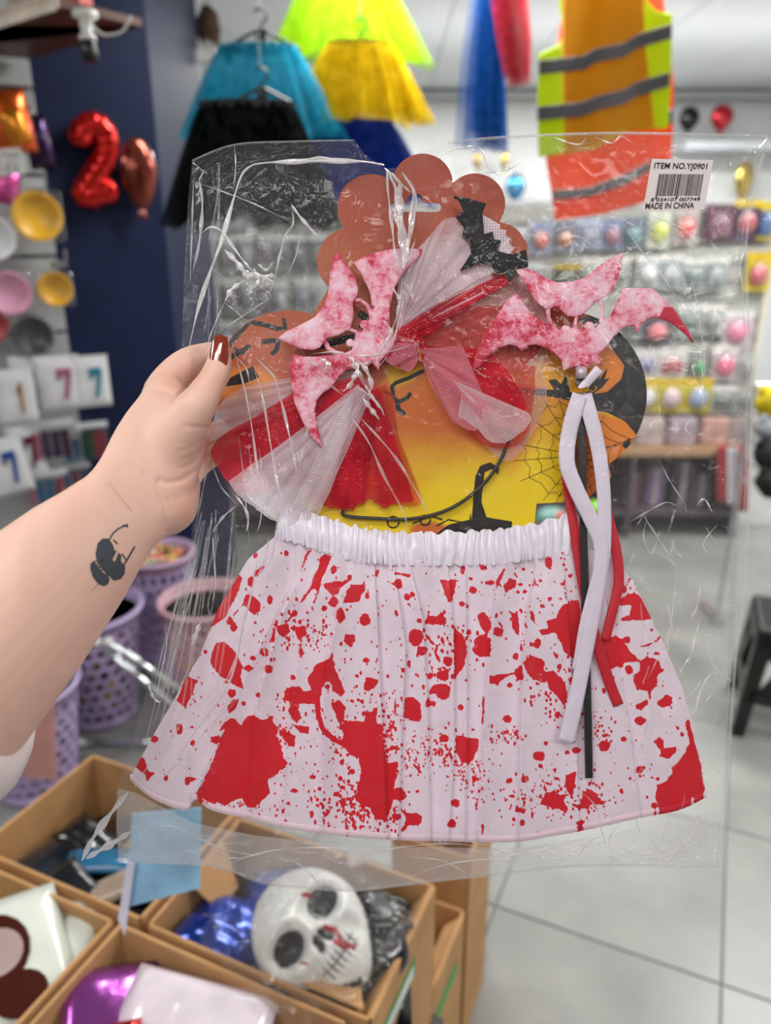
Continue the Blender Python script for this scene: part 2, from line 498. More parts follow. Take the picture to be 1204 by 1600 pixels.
def onboard(x, y, out=0.0):
    return hplane(x, y, BW + n1 * out, n1)
CHROME = plain('c9ccd0', 0.18, metal=0.9, var=0.02)
def hook(x, y, ln=0.13, label='', tilt=0.25):
    p = onboard(x, y)
    g = G(); g.tube([p, p + n1 * ln * 0.9, p + n1 * ln + Vector((0, 0, ln * tilt))], 0.0035, 8)
    h = thing('display_hook', label, 'hook', p, 'display hooks on the slatted board')
    g.mk('rod', CHROME, h)
    g = G(); g.add([p + t1 * sx * 0.018 + Vector((0, 0, sz * 0.012)) + n1 * d for d in (0, 0.003) for sx, sz in ((-1, -1), (1, -1), (1, 1), (-1, 1))], [(0, 3, 2, 1), (4, 5, 6, 7), (0, 1, 5, 4), (1, 2, 6, 5), (2, 3, 7, 6), (3, 0, 4, 7)])
    g.mk('back_plate', CHROME, h)
    return h
hook(38, 178, 0.2, 'bare chrome hook above the purple foil bag on the left board')
hook(60, 300, 0.2, 'bare chrome hook just above the upper yellow plates')
hook(90, 413, 0.2, 'bare chrome hook just above the lower yellow plates')
# plates hung flat, packs of several
def plates(x, y, dpx, hexc, label, tilt=0.0, n=5):
    c = onboard(x, y, 0.1); r = dpx / 2 / F * (c - CAM).dot(FWD)
    rt = Matrix.Rotation(tilt, 3, 'Z') @ t1; nn = Matrix.Rotation(tilt, 3, 'Z') @ n1
    t = thing('plate_pack', label, 'plates', c, 'packs of party plates on the slatted board')
    m = plain(hexc, 0.35, coat=0.3, var=0.04)
    Z = Vector((0, 0, 1))
    for k in range(n):
        prof = [(0.0, 0.0), (0.66, 0.0), (0.72, 0.006), (0.78, 0.014), (0.97, 0.02), (1.0, 0.019), (1.0, 0.016), (0.78, 0.009), (0.7, -0.003), (0, -0.003)]
        vs = []; fs = []; nn_ = 32
        for (a, b) in prof:
            for i in range(nn_):
                th = 2 * PI * i / nn_
                vs.append(c + nn * (b + (k - n) * 0.006) + (rt * math.cos(th) + Z * math.sin(th)) * r * max(a, 0.001))
        for j in range(len(prof) - 1):
            for i in range(nn_):
                fs.append((j * nn_ + i, j * nn_ + (i + 1) % nn_, (j + 1) * nn_ + (i + 1) % nn_, (j + 1) * nn_ + i))
        mk('plate', vs, fs, m, t, smooth=True)
    # clear wrap with header
    g = G(); w_ = r * 1.03; g.box(-w_, w_, -0.045, 0.024, -w_, w_ * 1.02, None)
    vs = [c + rt * v.x - nn * (-v.y) + Z * v.z for v in g.v]; 
    o = mk('plastic_wrap', vs, g.f, WRAP, t, smooth=False); bevel(o, 0.012, 3)
    g = G(); g.tube([c + Z * r * 1.0 - nn * 0.015, c + Z * r * 1.0 - nn * 0.12], 0.003, 6); g.mk('hanger_rod', CHROME, t)
WRAP = film('clear_wrap', haze=0.03, gloss=0.02, bump=1.0, scale=30)
plates(58, 338, 74, 'e0a912', 'pack of large yellow plates, the upper yellow pack on the left board')
plates(-12, 372, 66, 'dcdde0', 'pack of white plates at the left edge, left of the large yellow plates')
plates(86, 452, 52, 'dba30c', 'pack of smaller yellow plates, the lower yellow pack at the board edge')
plates(14, 458, 66, 'd795b4', 'pack of pink plates below the white plates')
plates(-18, 506, 58, 'a01c26', 'pack of dark red plates at the left edge below the pink plates')
plates(52, 525, 60, '2a2c36', 'pack of black plates under the lower yellow plates')
# foil bags at top
def pouch(x, y, wpx, hpx, mat, name, label, cat, out=0.1, tilt=0.0, group=None, parent=None, thick=0.02, nrm=None, tt=None):
    "pillow shaped pouch hanging on the board"
    c = onboard(x, y, out); s = (c - CAM).dot(FWD) / F
    nn = nrm or n1; tv = tt or t1
    sx = s / max(0.5, abs(tv.dot(RT)))
    W, H = wpx * sx / 2, hpx * s / 2
    Z = Vector((0, 0, 1)); ct, st = math.cos(tilt), math.sin(tilt)
    A = tv * ct + Z * st; B = Z * ct - tv * st
    nu, nv = 9, 11; vs = []; fs = []
    for side in (1, -1):
        for j in range(nv):
            for i in range(nu):
                a, b = i / (nu - 1) * 2 - 1, j / (nv - 1) * 2 - 1
                bul = max(0, (1 - abs(a) ** 2.4)) ** 0.6 * max(0, (1 - abs(b) ** 3)) ** 0.6
                bul += 0.12 * mn.noise(Vector((a * 3 + x, b * 3 + y, side))) * (1 - a * a) * (1 - b * b)
                vs.append(c + A * (a * W) + B * (b * H) + nn * (side * thick * bul + 0.0006 * side))
    n = nu * nv
    for sd in (0, 1):
        for j in range(nv - 1):
            for i in range(nu - 1):
                q = [sd * n + j * nu + i, sd * n + j * nu + i + 1, sd * n + (j + 1) * nu + i + 1, sd * n + (j + 1) * nu + i]
                fs.append(tuple(q if sd == 0 else q[::-1]))
    rim = [j * nu for j in range(nv)] + [(nv - 1) * nu + i for i in range(1, nu)] + [j * nu + nu - 1 for j in range(nv - 2, -1, -1)] + [i for i in range(nu - 2, 0, -1)]
    for a, b in zip(rim, rim[1:] + rim[:1]): fs.append((a, b, b + n, a + n))
    if parent is None and name:
        t = thing(name, label, cat, c, group)
    else: t = parent
    o = mk('pouch', vs, fs, mat, t, smooth=True)
    g = G(); g.tube([c + B * H * 0.93, c + B * H * 0.93 - nn * out], 0.003, 6); g.mk('hanger_rod', CHROME, t)
    return t, c, A, B, W, H, nn
pouch(12, 190, 60, 90, foil('d9601f', 0.3), 'foil_balloon_pack', 'orange foil balloon pack at the top left edge', 'balloon pack', 0.14, 0.1, thick=0.03)
pouch(25, 198, 30, 50, foil('e08a1c', 0.3), 'foil_balloon_pack', 'small amber pack in front of the orange foil pack', 'balloon pack', 0.2, 0.3, thick=0.02)
pouch(60, 222, 34, 78, foil('2c1440', 0.3), 'foil_balloon_pack', 'dark purple foil pack beside the price tag', 'balloon pack', 0.1, 0.1, thick=0.03)
pouch(8, 292, 36, 52, foil('c94d93', 0.3), 'foil_balloon_pack', 'pink and white foil pack under the price tag', 'balloon pack', 0.1, -0.2, thick=0.02)
# price tag
c = onboard(12, 253, 0.16); s = (c - CAM).dot(FWD) / F
t = thing('price_tag', 'white price tag with black handwriting below the orange foil packs', 'tag', c)
g = G(); g.box(-26 * s, 24 * s, -0.001, 0.001, -19 * s, 19 * s, Matrix.Rotation(-0.06, 4, 'Y')); mk('card', [c + v for v in g.v], g.f, plain('e8e6e2', 0.6), t)
g = G()
def stroke(g, pts, r=0.0042):
    g.tube([c + Vector((x * s, -0.003, z * s)) for x, z in pts], r, 4, flat=0.3)
stroke(g, [(-22, 8), (-18, 12), (-12, 10), (-14, 6)]); stroke(g, [(-6, 11), (0, 12), (3, 7)]); stroke(g, [(6, 10), (12, 11), (16, 8), (19, 11)])
stroke(g, [(-20, 0), (-14, 2), (-18, -4)]); stroke(g, [(-4, 2), (16, 1)], 0.0015); stroke(g, [(-14, -4), (-10, -15)]); stroke(g, [(-4, -5), (2, -4), (-2, -10), (2, -15), (-4, -15)]); stroke(g, [(8, -4), (14, -8), (10, -15)])
g.mk('handwriting', plain('17171a', 0.7), t)
g = G(); g.tube([c + Vector((-10 * s, 0.002, 18 * s)), c - n1 * 0.16 + Vector((-10 * s, 0, 20 * s))], 0.002, 5); g.mk('hanger_rod', CHROME, t)
# number balloon packets
GLY = {'7': [(-.5, .5), (.5, .5), (.5, .3), (.12, -.5), (-.18, -.5), (.14, .26), (-.28, .26), (-.28, .12), (-.5, .12)],
       '1': [(-.32, .3), (.02, .5), (.2, .5), (.2, -.5), (-.08, -.5), (-.08, .22), (-.3, .1)]}
def numpack(x, y, wpx, hpx, hexc, gl, label, tilt=0.0, out=0.12, w=0.5, extra=None):
    t, c, A, B, W, H, nn = pouch(x, y, wpx, hpx, plain('d5d6da', 0.3, coat=0.6, var=0.05, bump=0.4, bscale=40), 'number_balloon_packet', label, 'balloon packet', out, tilt, 'number balloon packets on the slatted board', thick=0.008)
    for (gx, gy, gw, gh, hc) in ([(0.2, -0.02, w, 0.75, hexc)] + (extra or [])):
        g = G(); g.prism([c + A * ((gx + p[0] * gw) * W * 1.3) + B * ((gy + p[1] * gh) * H * 1.5) + nn * 0.0085 for p in GLY[gl]], nn * 0.004)
        o = g.mk('printed_numeral', foil(hc, 0.3), t)
    g = G(); g.add([c + A * a * W * 1.01 + B * b * H + nn * d for d in (-0.002, 0.004) for a, b in ((-1, 0.86), (1, 0.86), (1, 1.0), (-1, 1.0))], [(0, 3, 2, 1), (4, 5, 6, 7), (0, 1, 5, 4), (1, 2, 6, 5), (2, 3, 7, 6), (3, 0, 4, 7)]); g.mk('seal_strip', WHITE, t)
numpack(142, 596, 48, 80, '2aa3c4', '7', 'white packet with a turquoise 7 at the right end of its row')
numpack(92, 598, 56, 84, 'd07f9f', '7', 'white packet with a pink 7, between the gold and turquoise packets')
numpack(48, 596, 48, 80, 'b9b3d4', '1', 'pale lilac packet half hidden behind the gold 1 packet', out=0.1)
numpack(24, 620, 50, 86, 'b98312', '1', 'white packet with gold pieces and a gold 1', out=0.16, w=0.35)
numpack(42, 705, 40, 86, '6b2450', '7', 'white packet with a burgundy 7 behind the blue one', 0.1, out=0.12)
numpack(10, 730, 52, 92, '2a64c9', '7', 'white packet with a blue 7 tilted at the left edge', 0.16, out=0.17)
def tubepack(x, y, wpx, hpx, cols, label, out=0.12):
    t, c, A, B, W, H, nn = pouch(x, y, wpx, hpx, WRAP, 'glitter_tube_pack', label, 'glitter pack', out, 0.0, 'packs of glitter tubes on the slatted board', thick=0.016)
    n = len(cols)
    for i, hc in enumerate(cols):
        g = G(); xx = (-0.8 + 1.6 * (i + 0.5) / n) * W
        g.tube([c + A * xx - B * H * 0.75, c + A * xx + B * H * 0.5], W * 0.72 / n, 10); g.mk('tube', foil(hc, 0.3), t, smooth=False)
    g = G(); g.add([c + A * a * W * 1.01 + B * b * H + nn * d for d in (-0.004, 0.006) for a, b in ((-1, 0.72), (1, 0.72), (1, 1.0), (-1, 1.0))], [(0, 3, 2, 1), (4, 5, 6, 7), (0, 1, 5, 4), (1, 2, 6, 5), (2, 3, 7, 6), (3, 0, 4, 7)]); g.mk('header_card', plain('c9cbcc', 0.5), t)
tubepack(80, 690, 62, 66, ['c77a9a', '4a2a63', '341f5c', '5a2b4a'], 'clear pack of purple and pink glitter tubes')
tubepack(113, 700, 26, 56, ['2a7cc4', '2f93c9'], 'clear pack of blue glitter tubes between purple and green packs', 0.1)
tubepack(146, 690, 40, 62, ['1f5a37', '246b40', 'b32b3c', 'a81f35'], 'clear pack of green and red glitter tubes at the board edge', 0.13)
tubepack(72, 765, 58, 60, ['c98aa5', '3a86b5', '2f7fb3', 'b3354a'], 'clear pack of pink and blue glitter tubes in the lowest row')
tubepack(118, 745, 40, 40, ['2a6fb5', '8c2c3f', '3b2f6b'], 'clear pack of blue and red tubes beside the wrist', 0.09)

# wooden shelf top left
zs = 2.1
pts = [hz(-130, 70, zs), hz(0, 36, zs), hz(122, -3, zs), hz(150, -30, zs), hz(222, 42, zs), hz(45, 95, zs), hz(0, 82, zs), hz(-110, 60, zs)]
a = hz(45, 93, zs); tip = hz(222, 42, zs); fr1 = hz(0, 40, zs); fr2 = hz(120, 2, zs)
d_ = (fr2 - fr1).normalized()
poly = [a, tip, tip - (a - tip).normalized() * 0.0, fr1 + d_ * ((tip - fr1).dot(d_) + 0.02), fr1 - d_ * 0.6, a - t1 * 0.9]
poly = [a - t1 * 0.9, a, tip, fr1 + d_ * ((tip - fr1).dot(d_)), fr1 - d_ * 0.5]
sh = thing('display_shelf', 'dark brown wooden shelf with a cream lace edge, top left', 'shelf', a)
g = G(); g.prism([Vector((p.x, p.y, zs)) for p in poly], (0, 0, 0.018)); o = g.mk('board', plain('5a3420', 0.45, var=0.15, bump=0.2, bscale=60), sh)
g = G(); nf = Vector((d_.y, -d_.x, 0))
e0 = poly[4]; Ln = (poly[3] - poly[4]).length
g.prism([Vector((p.x, p.y, zs - 0.002)) for p in (poly[4], poly[3], poly[3] + nf * 0.004, poly[4] + nf * 0.004)], (0, 0, 0.035)); g.mk('lace_tape', plain('e6d5c2', 0.8), sh)
g = G(); k = 0; LM = plain('f2e6d8', 0.8); s_ = 0.0
while s_ < Ln:
    p = e0 + d_ * s_ + nf * 0.006; p.z = zs + 0.002
    g.ell(p, 0.009, 0.003, 0.011, nu=8, nv=5)
    for q in (0, 1):
        g.tube([p + Vector((0, 0, 0.012)), p + d_ * (0.006 if q else -0.006) + Vector((0, 0, 0.03))], 0.0016, 4)
    s_ += 0.019
g.mk('lace_scallops', LM, sh, kind='stuff')
# clutter on the shelf
for (x, y, hc, lb_, nm, ct) in ((60, -6, 'b23a34', 'red box standing on the shelf behind the lace edge', 'gift_box', 'box'), (20, 12, 'b8b2a8', 'pale grey box on the shelf at the left edge', 'gift_box', 'box')):
    p = hz(x, y + 8, zs + 0.02) + Vector((0, 0.16, 0)); g = G(); g.box(-0.06, 0.06, -0.05, 0.05, 0, 0.12); t = thing(nm, lb_, ct, p)
    o = mk('box', [p + v for v in g.v], g.f, plain(hc, 0.5), t); bevel(o, 0.004)
    g = G(); g.box(-0.063, 0.063, -0.053, 0.053, 0.095, 0.125); o = mk('lid', [p + v for v in g.v], g.f, plain(hc, 0.4), t); bevel(o, 0.003)
# bulb holder
p = hz(132, 18, zs)
t = thing('lamp_holder', 'white plastic lamp holder with cable under the wooden shelf', 'lamp holder', p)
def rev(c, prof, mat, name, parent, n=20, ax=None, smooth=True):
    M3 = ax or Matrix.Identity(3); vs = []; fs = []
    for (r_, z_) in prof:
        for i in range(n):
            th = 2 * PI * i / n; vs.append(Vector(c) + M3 @ Vector((r_ * math.cos(th), r_ * math.sin(th), z_)))
    for j in range(len(prof) - 1):
        for i in range(n): fs.append((j * n + i, j * n + (i + 1) % n, (j + 1) * n + (i + 1) % n, (j + 1) * n + i))
    fs.append(tuple(range(n))[::-1]); fs.append(tuple((len(prof) - 1) * n + i for i in range(n)))
    return mk(name, vs, fs, mat, parent, smooth=smooth)
rev(p, [(0.03, 0), (0.03, -0.012), (0.016, -0.016), (0.013, -0.045), (0.02, -0.05), (0.02, -0.06)], plain('e4e4e0', 0.3), 'holder', t)
rev(p, [(0.017, -0.06), (0.019, -0.062), (0.019, -0.1), (0.015, -0.105)], plain('14171a', 0.3), 'socket', t)
g = G(); q = hz(205, 25, zs); g.tube(catmull([p + Vector((0.015, 0, -0.03)), p.lerp(q, 0.35) + Vector((0, 0, -0.045)), p.lerp(q, 0.75) + Vector((0, 0, -0.035)), q + Vector((0, 0, 0.0))], 6), 0.0028, 6); g.mk('cable', plain('e4e4e0', 0.4), t, smooth=True)
# ------------------------------------------------ foil balloons on the navy wall
def navy(x, y, out=0.0): return hplane(x, y, W0 + n1 * out, n1)
def balloon_tube(name, label, path, rpx, hexc, tail=None, flat=0.75):
    ps = [navy(x, y, 0.05) for x, y in path]; s = (ps[0] - CAM).dot(FWD) / F
    pts = [Vector(q) for q in catmull(ps, 7)]
    n = len(pts); rs = []
    for i in range(n):
        e = min(i, n - 1 - i) / 4.0
        rr = rpx * s * min(1, (0.35 + 0.65 * math.sin(min(1, e) * PI / 2)))
        rs.append(rr * (1 + 0.06 * math.sin(i * 1.9)))
    t = thing(name, label, 'balloon', min(pts, key=lambda v: v.z))
    g = G(); g.tube(pts, rs, 14, flat=flat, nrm=n1); o = g.mk('body', foil(hexc), t, smooth=True)
    g = G(); rn = G()
    q0, q1 = navy(*tail[0], 0.04), navy(*tail[1], 0.04); g.tube([q0, q0.lerp(q1, 0.5), q1], [0.006, 0.012, 0.016], 8, flat=0.3, nrm=n1); g.mk('inflation_tab', foil(hexc), t)
    g = G(); ap = pts[n // 2]; g.tube([ap, ap - n1 * 0.05], 0.006, 6); g.mk('tape_pad', plain('d0d0d0', 0.5), t)
    return t
balloon_tube('number_balloon', 'shiny red foil balloon shaped like a 2 on the navy wall', [(123, 230), (128, 205), (146, 194), (164, 208), (166, 240), (150, 268), (132, 298), (136, 306), (160, 300), (184, 297)], 19, 'c01208', ((146, 310), (148, 326)))
def pear(name, label, P0, A, B, nn, W, H, hexc, back):
    "plain rounded foil balloon"
    t = thing(name, label, 'balloon', P0 - B * H)
    vs = []; fs = []; nu, nv = 26, 18
    for j in range(nv + 1):
        ph = PI * j / nv; b = math.cos(ph)
        wr = math.sin(ph) * (1 - 0.28 * max(0, -b))
        for i in range(nu):
            th = 2 * PI * i / nu
            puck = 1 + 0.04 * math.sin(9 * th) * (1 if abs(math.sin(th)) < 0.4 else 0.3)
            vs.append(P0 + A * (W * wr * math.cos(th) * puck) + B * (H * b) + nn * (W * 0.45 * wr * math.sin(th)))
    for j in range(nv):
        for i in range(nu): fs.append((j * nu + i, (j + 1) * nu + i, (j + 1) * nu + (i + 1) % nu, j * nu + (i + 1) % nu))
    mk('body', vs, fs, foil(hexc), t, smooth=True)
    g = G(); g.tube([P0 - B * H * 0.97, P0 - B * H * 1.1, P0 - B * H * 1.25], [W * 0.1, W * 0.2, W * 0.26], 8, flat=0.3, nrm=nn); g.mk('inflation_tab', foil(hexc), t)
    g = G(); g.tube([P0, P0 - nn * back], 0.005, 6); g.mk('tape_pad', plain('d0d0d0', 0.5), t)
    return t
c = navy(217, 272, 0.06); s = (c - CAM).dot(FWD) / F
pear('foil_balloon', 'copper brown rounded foil balloon beside the red 2', c, t1, Vector((0, 0, 1)), n1, 28 * s, 52 * s, '7a3222', 0.06)
# ================================================================ HANGING GOODS
BLK = plain('101114', 0.35)
def tutu(cx, ytop, wtop, wbot, h, dep, hexc, name, label, seed=1, dens=0.35, layers=3, tilt=0.0, skew=0.0, cat='tutu', group='tulle skirts hanging from the ceiling', band=True, cell=0.004):
    s = dep / F
    top = P(cx, ytop, dep)
    t = thing(name, label, cat, top - Vector((0, 0, h * s)), group)
    R0, R1, H = wtop * s / 2, wbot * s / 2, h * s
    rg = random.Random(seed)
    for l in range(layers):
        nu, nv = 150, 12
        sc = 1 - 0.13 * l; ph0 = rg.random() * 6; k1 = rg.choice((9, 11, 13)); k2 = rg.choice((21, 26, 31))
        I = np.arange(nu) / nu * 2 * PI; V = np.arange(nv) / (nv - 1)
        th, v = np.meshgrid(I, V)
        prof = v ** 0.75
        rip = 1 + (0.10 * np.sin(k1 * th + ph0) + 0.06 * np.sin(k2 * th + 2 * ph0)) * v
        r = (R0 + (R1 * sc - R0) * prof) * rip
        z = -H * v * (0.93 + 0.05 * np.sin(7 * th + ph0) + 0.03 * np.sin(17 * th)) * (1 - 0.04 * l) + 0.0
        X = top.x + r * np.cos(th) + skew * s * v * h * 0 + np.tan(tilt) * z
        Y = top.y + r * np.sin(th) * 0.42
        Z = top.z + z
        Vt = np.stack([X, Y, Z], -1).reshape(-1, 3)
        idx = np.arange(nv * nu).reshape(nv, nu); nx = np.roll(idx, -1, 1)
        Q = np.stack([idx[:-1], idx[1:], nx[1:], nx[:-1]], -1).reshape(-1, 4)
        uv = np.stack([(th * R1).ravel(), (v * H).ravel()], 1)
        fmesh('tulle_layer', Vt, Q, tulle('tulle_' + hexc + str(l), hexc, dens, cell), t, uv=uv)
    if band:
        vs = []; fs = []; nu = 90
        for j, zz in enumerate((0.0, -0.02)):
            for i in range(nu):
                th = 2 * PI * i / nu; rr = R0 * (1 + 0.04 * math.sin(23 * th) + 0.03 * math.sin(9 * th))
                vs.append(top + Vector((rr * math.cos(th) - math.tan(tilt) * 0.02 * j, rr * math.sin(th) * 0.42, zz + 0.002)))
        for i in range(nu): fs.append((i, (i + 1) % nu, nu + (i + 1) % nu, nu + i))
        o = mk('waistband', vs, fs, plain(hexc, 0.5), t); solidify(o, 0.003)
    return t, top, s
def hanger(x, y, wpx, dep, label, rot=0.0, clips=True, up=None, bar=30):
    "black plastic clip hanger; (x,y) is the neck of the hook"
    s = dep / F; c = P(x, y, dep)
    t = thing('clothes_hanger', label, 'hanger', c - Vector((0, 0, bar * s)), 'black hangers under the ceiling')
    W = wpx * s / 2; h = bar * s
    R_ = Matrix.Rotation(rot, 3, 'Y')
    g = G(); g.tube(catmull([c + R_ @ Vector(v) for v in ((-W, 0, -h), (-W * .93, 0, -h * .8), (-W * .3, 0, -h * .2), (0, 0, 0), (W * .3, 0, -h * .2), (W * .93, 0, -h * .8), (W, 0, -h))], 4), 0.0045, 6); g.mk('shoulder_bar', BLK, t)
    g = G(); g.tube([c + R_ @ Vector((-W, 0, -h)), c + R_ @ Vector((W, 0, -h))], 0.003, 6); g.mk('lower_bar', BLK, t)
    r = 10 * s
    g = G(); g.tube([c] + [c + Vector((0, 0, r * 1.9)) + Vector((r * math.sin(a), 0, -r * math.cos(a))) for a in [i * 0.35 for i in range(0, 13)]], 0.003, 6); g.mk('hook', BLK, t)
    g = G(); M = Matrix.Translation(c + Vector((0, 0, -6 * s))); g.box(-8 * s, 8 * s, -0.006, 0.006, -8 * s, 8 * s, M); o = g.mk('neck_plate', BLK, t); bevel(o, 0.004)
    z1 = up if up is not None else CEIL
    g = G(); top = c + Vector((0, 0, r * 2.9)); g.tube([top, Vector((top.x, top.y, max(z1, top.z + 0.01)))], 0.0012, 5); g.mk('hanging_cord', plain('b9c4c6', 0.4), t)
    if clips:
        for sg in (-1, 1):
            g = G(); M = Matrix.Translation(c + R_ @ Vector((sg * W * 0.9, 0, -h))); g.box(-0.012, 0.012, -0.007, 0.007, -0.03, 0.004, M); o = g.mk('clip', BLK, t); bevel(o, 0.003)
    return t
DT = 2.15
hanger(407, 47, 118, DT, 'black hanger holding the turquoise tutu, topmost on the left', bar=30)
tutu(402, 72, 115, 250, 140, DT, '1fa3c4', 'tulle_skirt', 'turquoise tulle tutu on a hanger, behind the black one', 3, dens=0.34, layers=3)
hanger(408, 138, 100, DT - 0.12, 'black hanger holding the black tutu', bar=26, up=P(408, 60, DT).z)
tutu(385, 160, 140, 270, 190, DT - 0.12, '0c1014', 'tulle_skirt', 'black tulle tutu hanging below the turquoise one', 5, dens=0.6, layers=4)
tutu(540, -60, 90, 250, 150, DT + 0.25, '9fd010', 'tulle_skirt', 'lime green tulle tutu at the top edge above the yellow one', 8, dens=0.45, layers=3)
hanger(563, 62, 112, DT + 0.05, 'black hanger holding the yellow tutu', bar=42, rot=0.12, up=P(563, -40, DT).z)
tutu(562, 66, 95, 215, 120, DT + 0.05, 'e6c80a', 'tulle_skirt', 'bright yellow tulle tutu under the lime green one', 11, dens=0.5, layers=3)
tutu(556, 190, 110, 230, 125, DT + 0.12, '1238a0', 'tulle_skirt', 'dark blue tulle tutu below the yellow one, partly behind the bag', 14, dens=0.5, layers=4)
hanger(556, 186, 90, DT + 0.12, 'black hanger of the dark blue tutu, hidden under the yellow tulle', bar=14, up=P(563, 60, DT).z)
# clear sequin dots on the tutus
# blue and red tulle lengths (long skirts seen from the side)
def drape(name, label, outline, dep, hexc, strands, dens, seed):
    "bunch of tulle strips hanging down; outline = [(x_left, x_right, y)]"
    t = thing(name, label, 'tulle', P(outline[-1][0], outline[-1][2], dep), 'tulle bundles hanging in the middle')
    rg = random.Random(seed); ys = [o[2] for o in outline]; s = dep / F
    for k in range(strands):
        u0 = rg.random(); w_ = 0.28; dz = (rg.random() - 0.5) * 0.09; nv = 24; nu = 7; V = []; UV = []
        ph = rg.random() * 6
        endj = 1 - 0.12 * rg.random()
        for j in range(nv):
            y = ys[0] + (ys[-1] - ys[0]) * j / (nv - 1) * endj
            xl = np.interp(y, ys, [o[0] for o in outline]); xr = np.interp(y, ys, [o[1] for o in outline])
            for i in range(nu):
                uu = min(1, max(0, u0 * (1 - w_) + w_ * i / (nu - 1)))
                p = P(xl + (xr - xl) * uu, y, dep + dz + 0.012 * math.sin(i * 2.1 + ph + j * 0.15))
                V.append(tuple(p)); UV.append((i * 0.02, j * 0.03))
        fmesh('tulle_strip', np.array(V), grid_faces(nv, nu), tulle('tulle_strip_' + hexc, hexc, dens, 0.004), t, uv=np.array(UV))
    g = G(); p = P((outline[0][0] + outline[0][1]) / 2, outline[0][2], dep); g.tube([p, Vector((p.x, p.y, max(p.z + .02, CEIL)))], 0.002, 5); g.mk('hanging_cord', plain('b9c4c6', 0.4), t)
drape('tulle_bundle', 'royal blue tulle bundle hanging left of the safety vests', [(745, 775, -60), (733, 782, 0), (718, 790, 90), (706, 797, 240)], 2.3, '125bb0', 22, 0.42, 2)
drape('tulle_bundle', 'red tulle bundle hanging in front of the blue one', [(765, 805, -60), (764, 828, 0), (772, 834, 60), (788, 830, 138)], 2.2, 'c22a3c', 16, 0.4, 4)
# ------------------------------------------------ safety vests
def cloth_poly(name, poly, dep, mat, parent, fold=0.012, k=26, res=4.0, bulge=0.0, thick=0.0015):
    "hanging cloth cut to an outline, with soft vertical folds"
    xs = [p[0] for p in poly]; ys = [p[1] for p in poly]
    X, Y = np.meshgrid(np.arange(min(xs) - res, max(xs) + 2 * res, res), np.arange(min(ys) - res, max(ys) + 2 * res, res))
    S = sd_poly(X, Y, poly)
    gy, gx = np.gradient(S, res); gn = np.hypot(gx, gy) + 1e-6
    m = S > 0; near = m & (S < res * 2)
    X2 = np.where(near, X - S * gx / gn, X); Y2 = np.where(near, Y - S * gy / gn, Y)
    d = dep + fold * np.sin(X2 / k + 0.6 * np.sin(Y2 / 90)) + bulge
    f, u = np.array(FWD), np.array(UP)
    V = np.array(CAM) + d[..., None] * f - (d * (Y2 - 800) / F)[..., None] * u
    V[..., 0] += d * (X2 - 602) / F
    Q = grid_faces(*X.shape); ok = (S.ravel()[Q] < 0).any(1) & (S.ravel()[Q] < res * 1.9).all(1); Q = Q[ok]
    used = np.unique(Q); mp = np.full(X.size, -1); mp[used] = np.arange(len(used))
    o = fmesh(name, V.reshape(-1, 3)[used], mp[Q], mat, parent); solidify(o, thick, 1)
    return o
def clothmat(name, hexc, tl=0.5):
    m, nt, b, out = newmat(name)
    b.inputs['Base Color'].default_value = L(hexc) + (1,); b.inputs['Roughness'].default_value = 0.5
    t = N(nt, 'ShaderNodeBsdfTranslucent'); t.inputs[0].default_value = L(hexc) + (1,)
    mx = N(nt, 'ShaderNodeMixShader'); mx.inputs[0].default_value = tl
    nt.links.new(b.outputs[0], mx.inputs[1]); nt.links.new(t.outputs[0], mx.inputs[2]); nt.links.new(mx.outputs[0], out.inputs[0])
    return m
YEL, ORA, GRY = clothmat('vest_lime', 'd9f215'), clothmat('vest_orange', 'f8622a'), plain('5f5c62', 0.45)
SHOW_THROUGH = clothmat('vest_show_through', 'f6bb10', 0.6)  # orange vest showing through the lime one, painted as a gold layer
yp = [(872, 0), (884, -60), (1016, -60), (1008, 0), (1024, 18), (1050, 22), (1048, 120), (1043, 200), (980, 204), (924, 234), (841, 246), (839, 174), (841, 85), (871, 72), (880, 57)]
vt = thing('safety_vest', 'lime yellow safety vest with grey reflective stripes hanging from the ceiling', 'vest', P(940, 246, 2.0))
cloth_poly('vest_front', yp, 2.0, YEL, vt, fold=0.014)
cloth_poly('show_through_panel', [(880, -58), (1005, -58), (1006, 60), (1022, 200), (980, 200), (924, 230), (882, 238), (878, 80)], 1.985, SHOW_THROUGH, vt, fold=0.014)
for nm, ln in (('reflective_stripe', [(841, 106), (880, 102), (912, 98), (930, 87), (975, 78), (995, 65), (1049, 49)]), ('reflective_stripe', [(839, 178), (880, 174), (912, 170), (932, 161), (975, 151), (995, 139), (1046, 124)])):
    cloth_poly(nm, [(x, y - 11) for x, y in ln] + [(x, y + 11) for x, y in reversed(ln)], 1.97, GRY, vt, fold=0.014, res=3)
g = G(); 
for x in (895, 1000): p = P(x, -58, 2.0); g.tube([p, Vector((p.x, p.y, CEIL))], 0.002, 5)
g.mk('hanging_cord', plain('b9c4c6', 0.4), vt)
vo_ = thing('safety_vest', 'orange safety vest with one grey stripe behind the lime vest', 'vest', P(940, 330, 2.12))
cloth_poly('vest_front', [(876, 32), (890, -50), (1030, -50), (1052, 130), (1051, 200), (1048, 252), (1030, 300), (1008, 316), (940, 335), (867, 345), (860, 300), (852, 248), (862, 120)], 2.12, ORA, vo_, fold=0.014)
cloth_poly('reflective_stripe', [(862, 298), (920, 293), (980, 270), (1018, 250), (1016, 266), (980, 288), (920, 308), (864, 313)], 2.1, GRY, vo_, fold=0.014, res=3)
cloth_poly('reflective_stripe', [(1040, 172), (1052, 170), (1051, 192), (1040, 194)], 2.1, GRY, vo_, fold=0.014, res=3)
g = G(); 
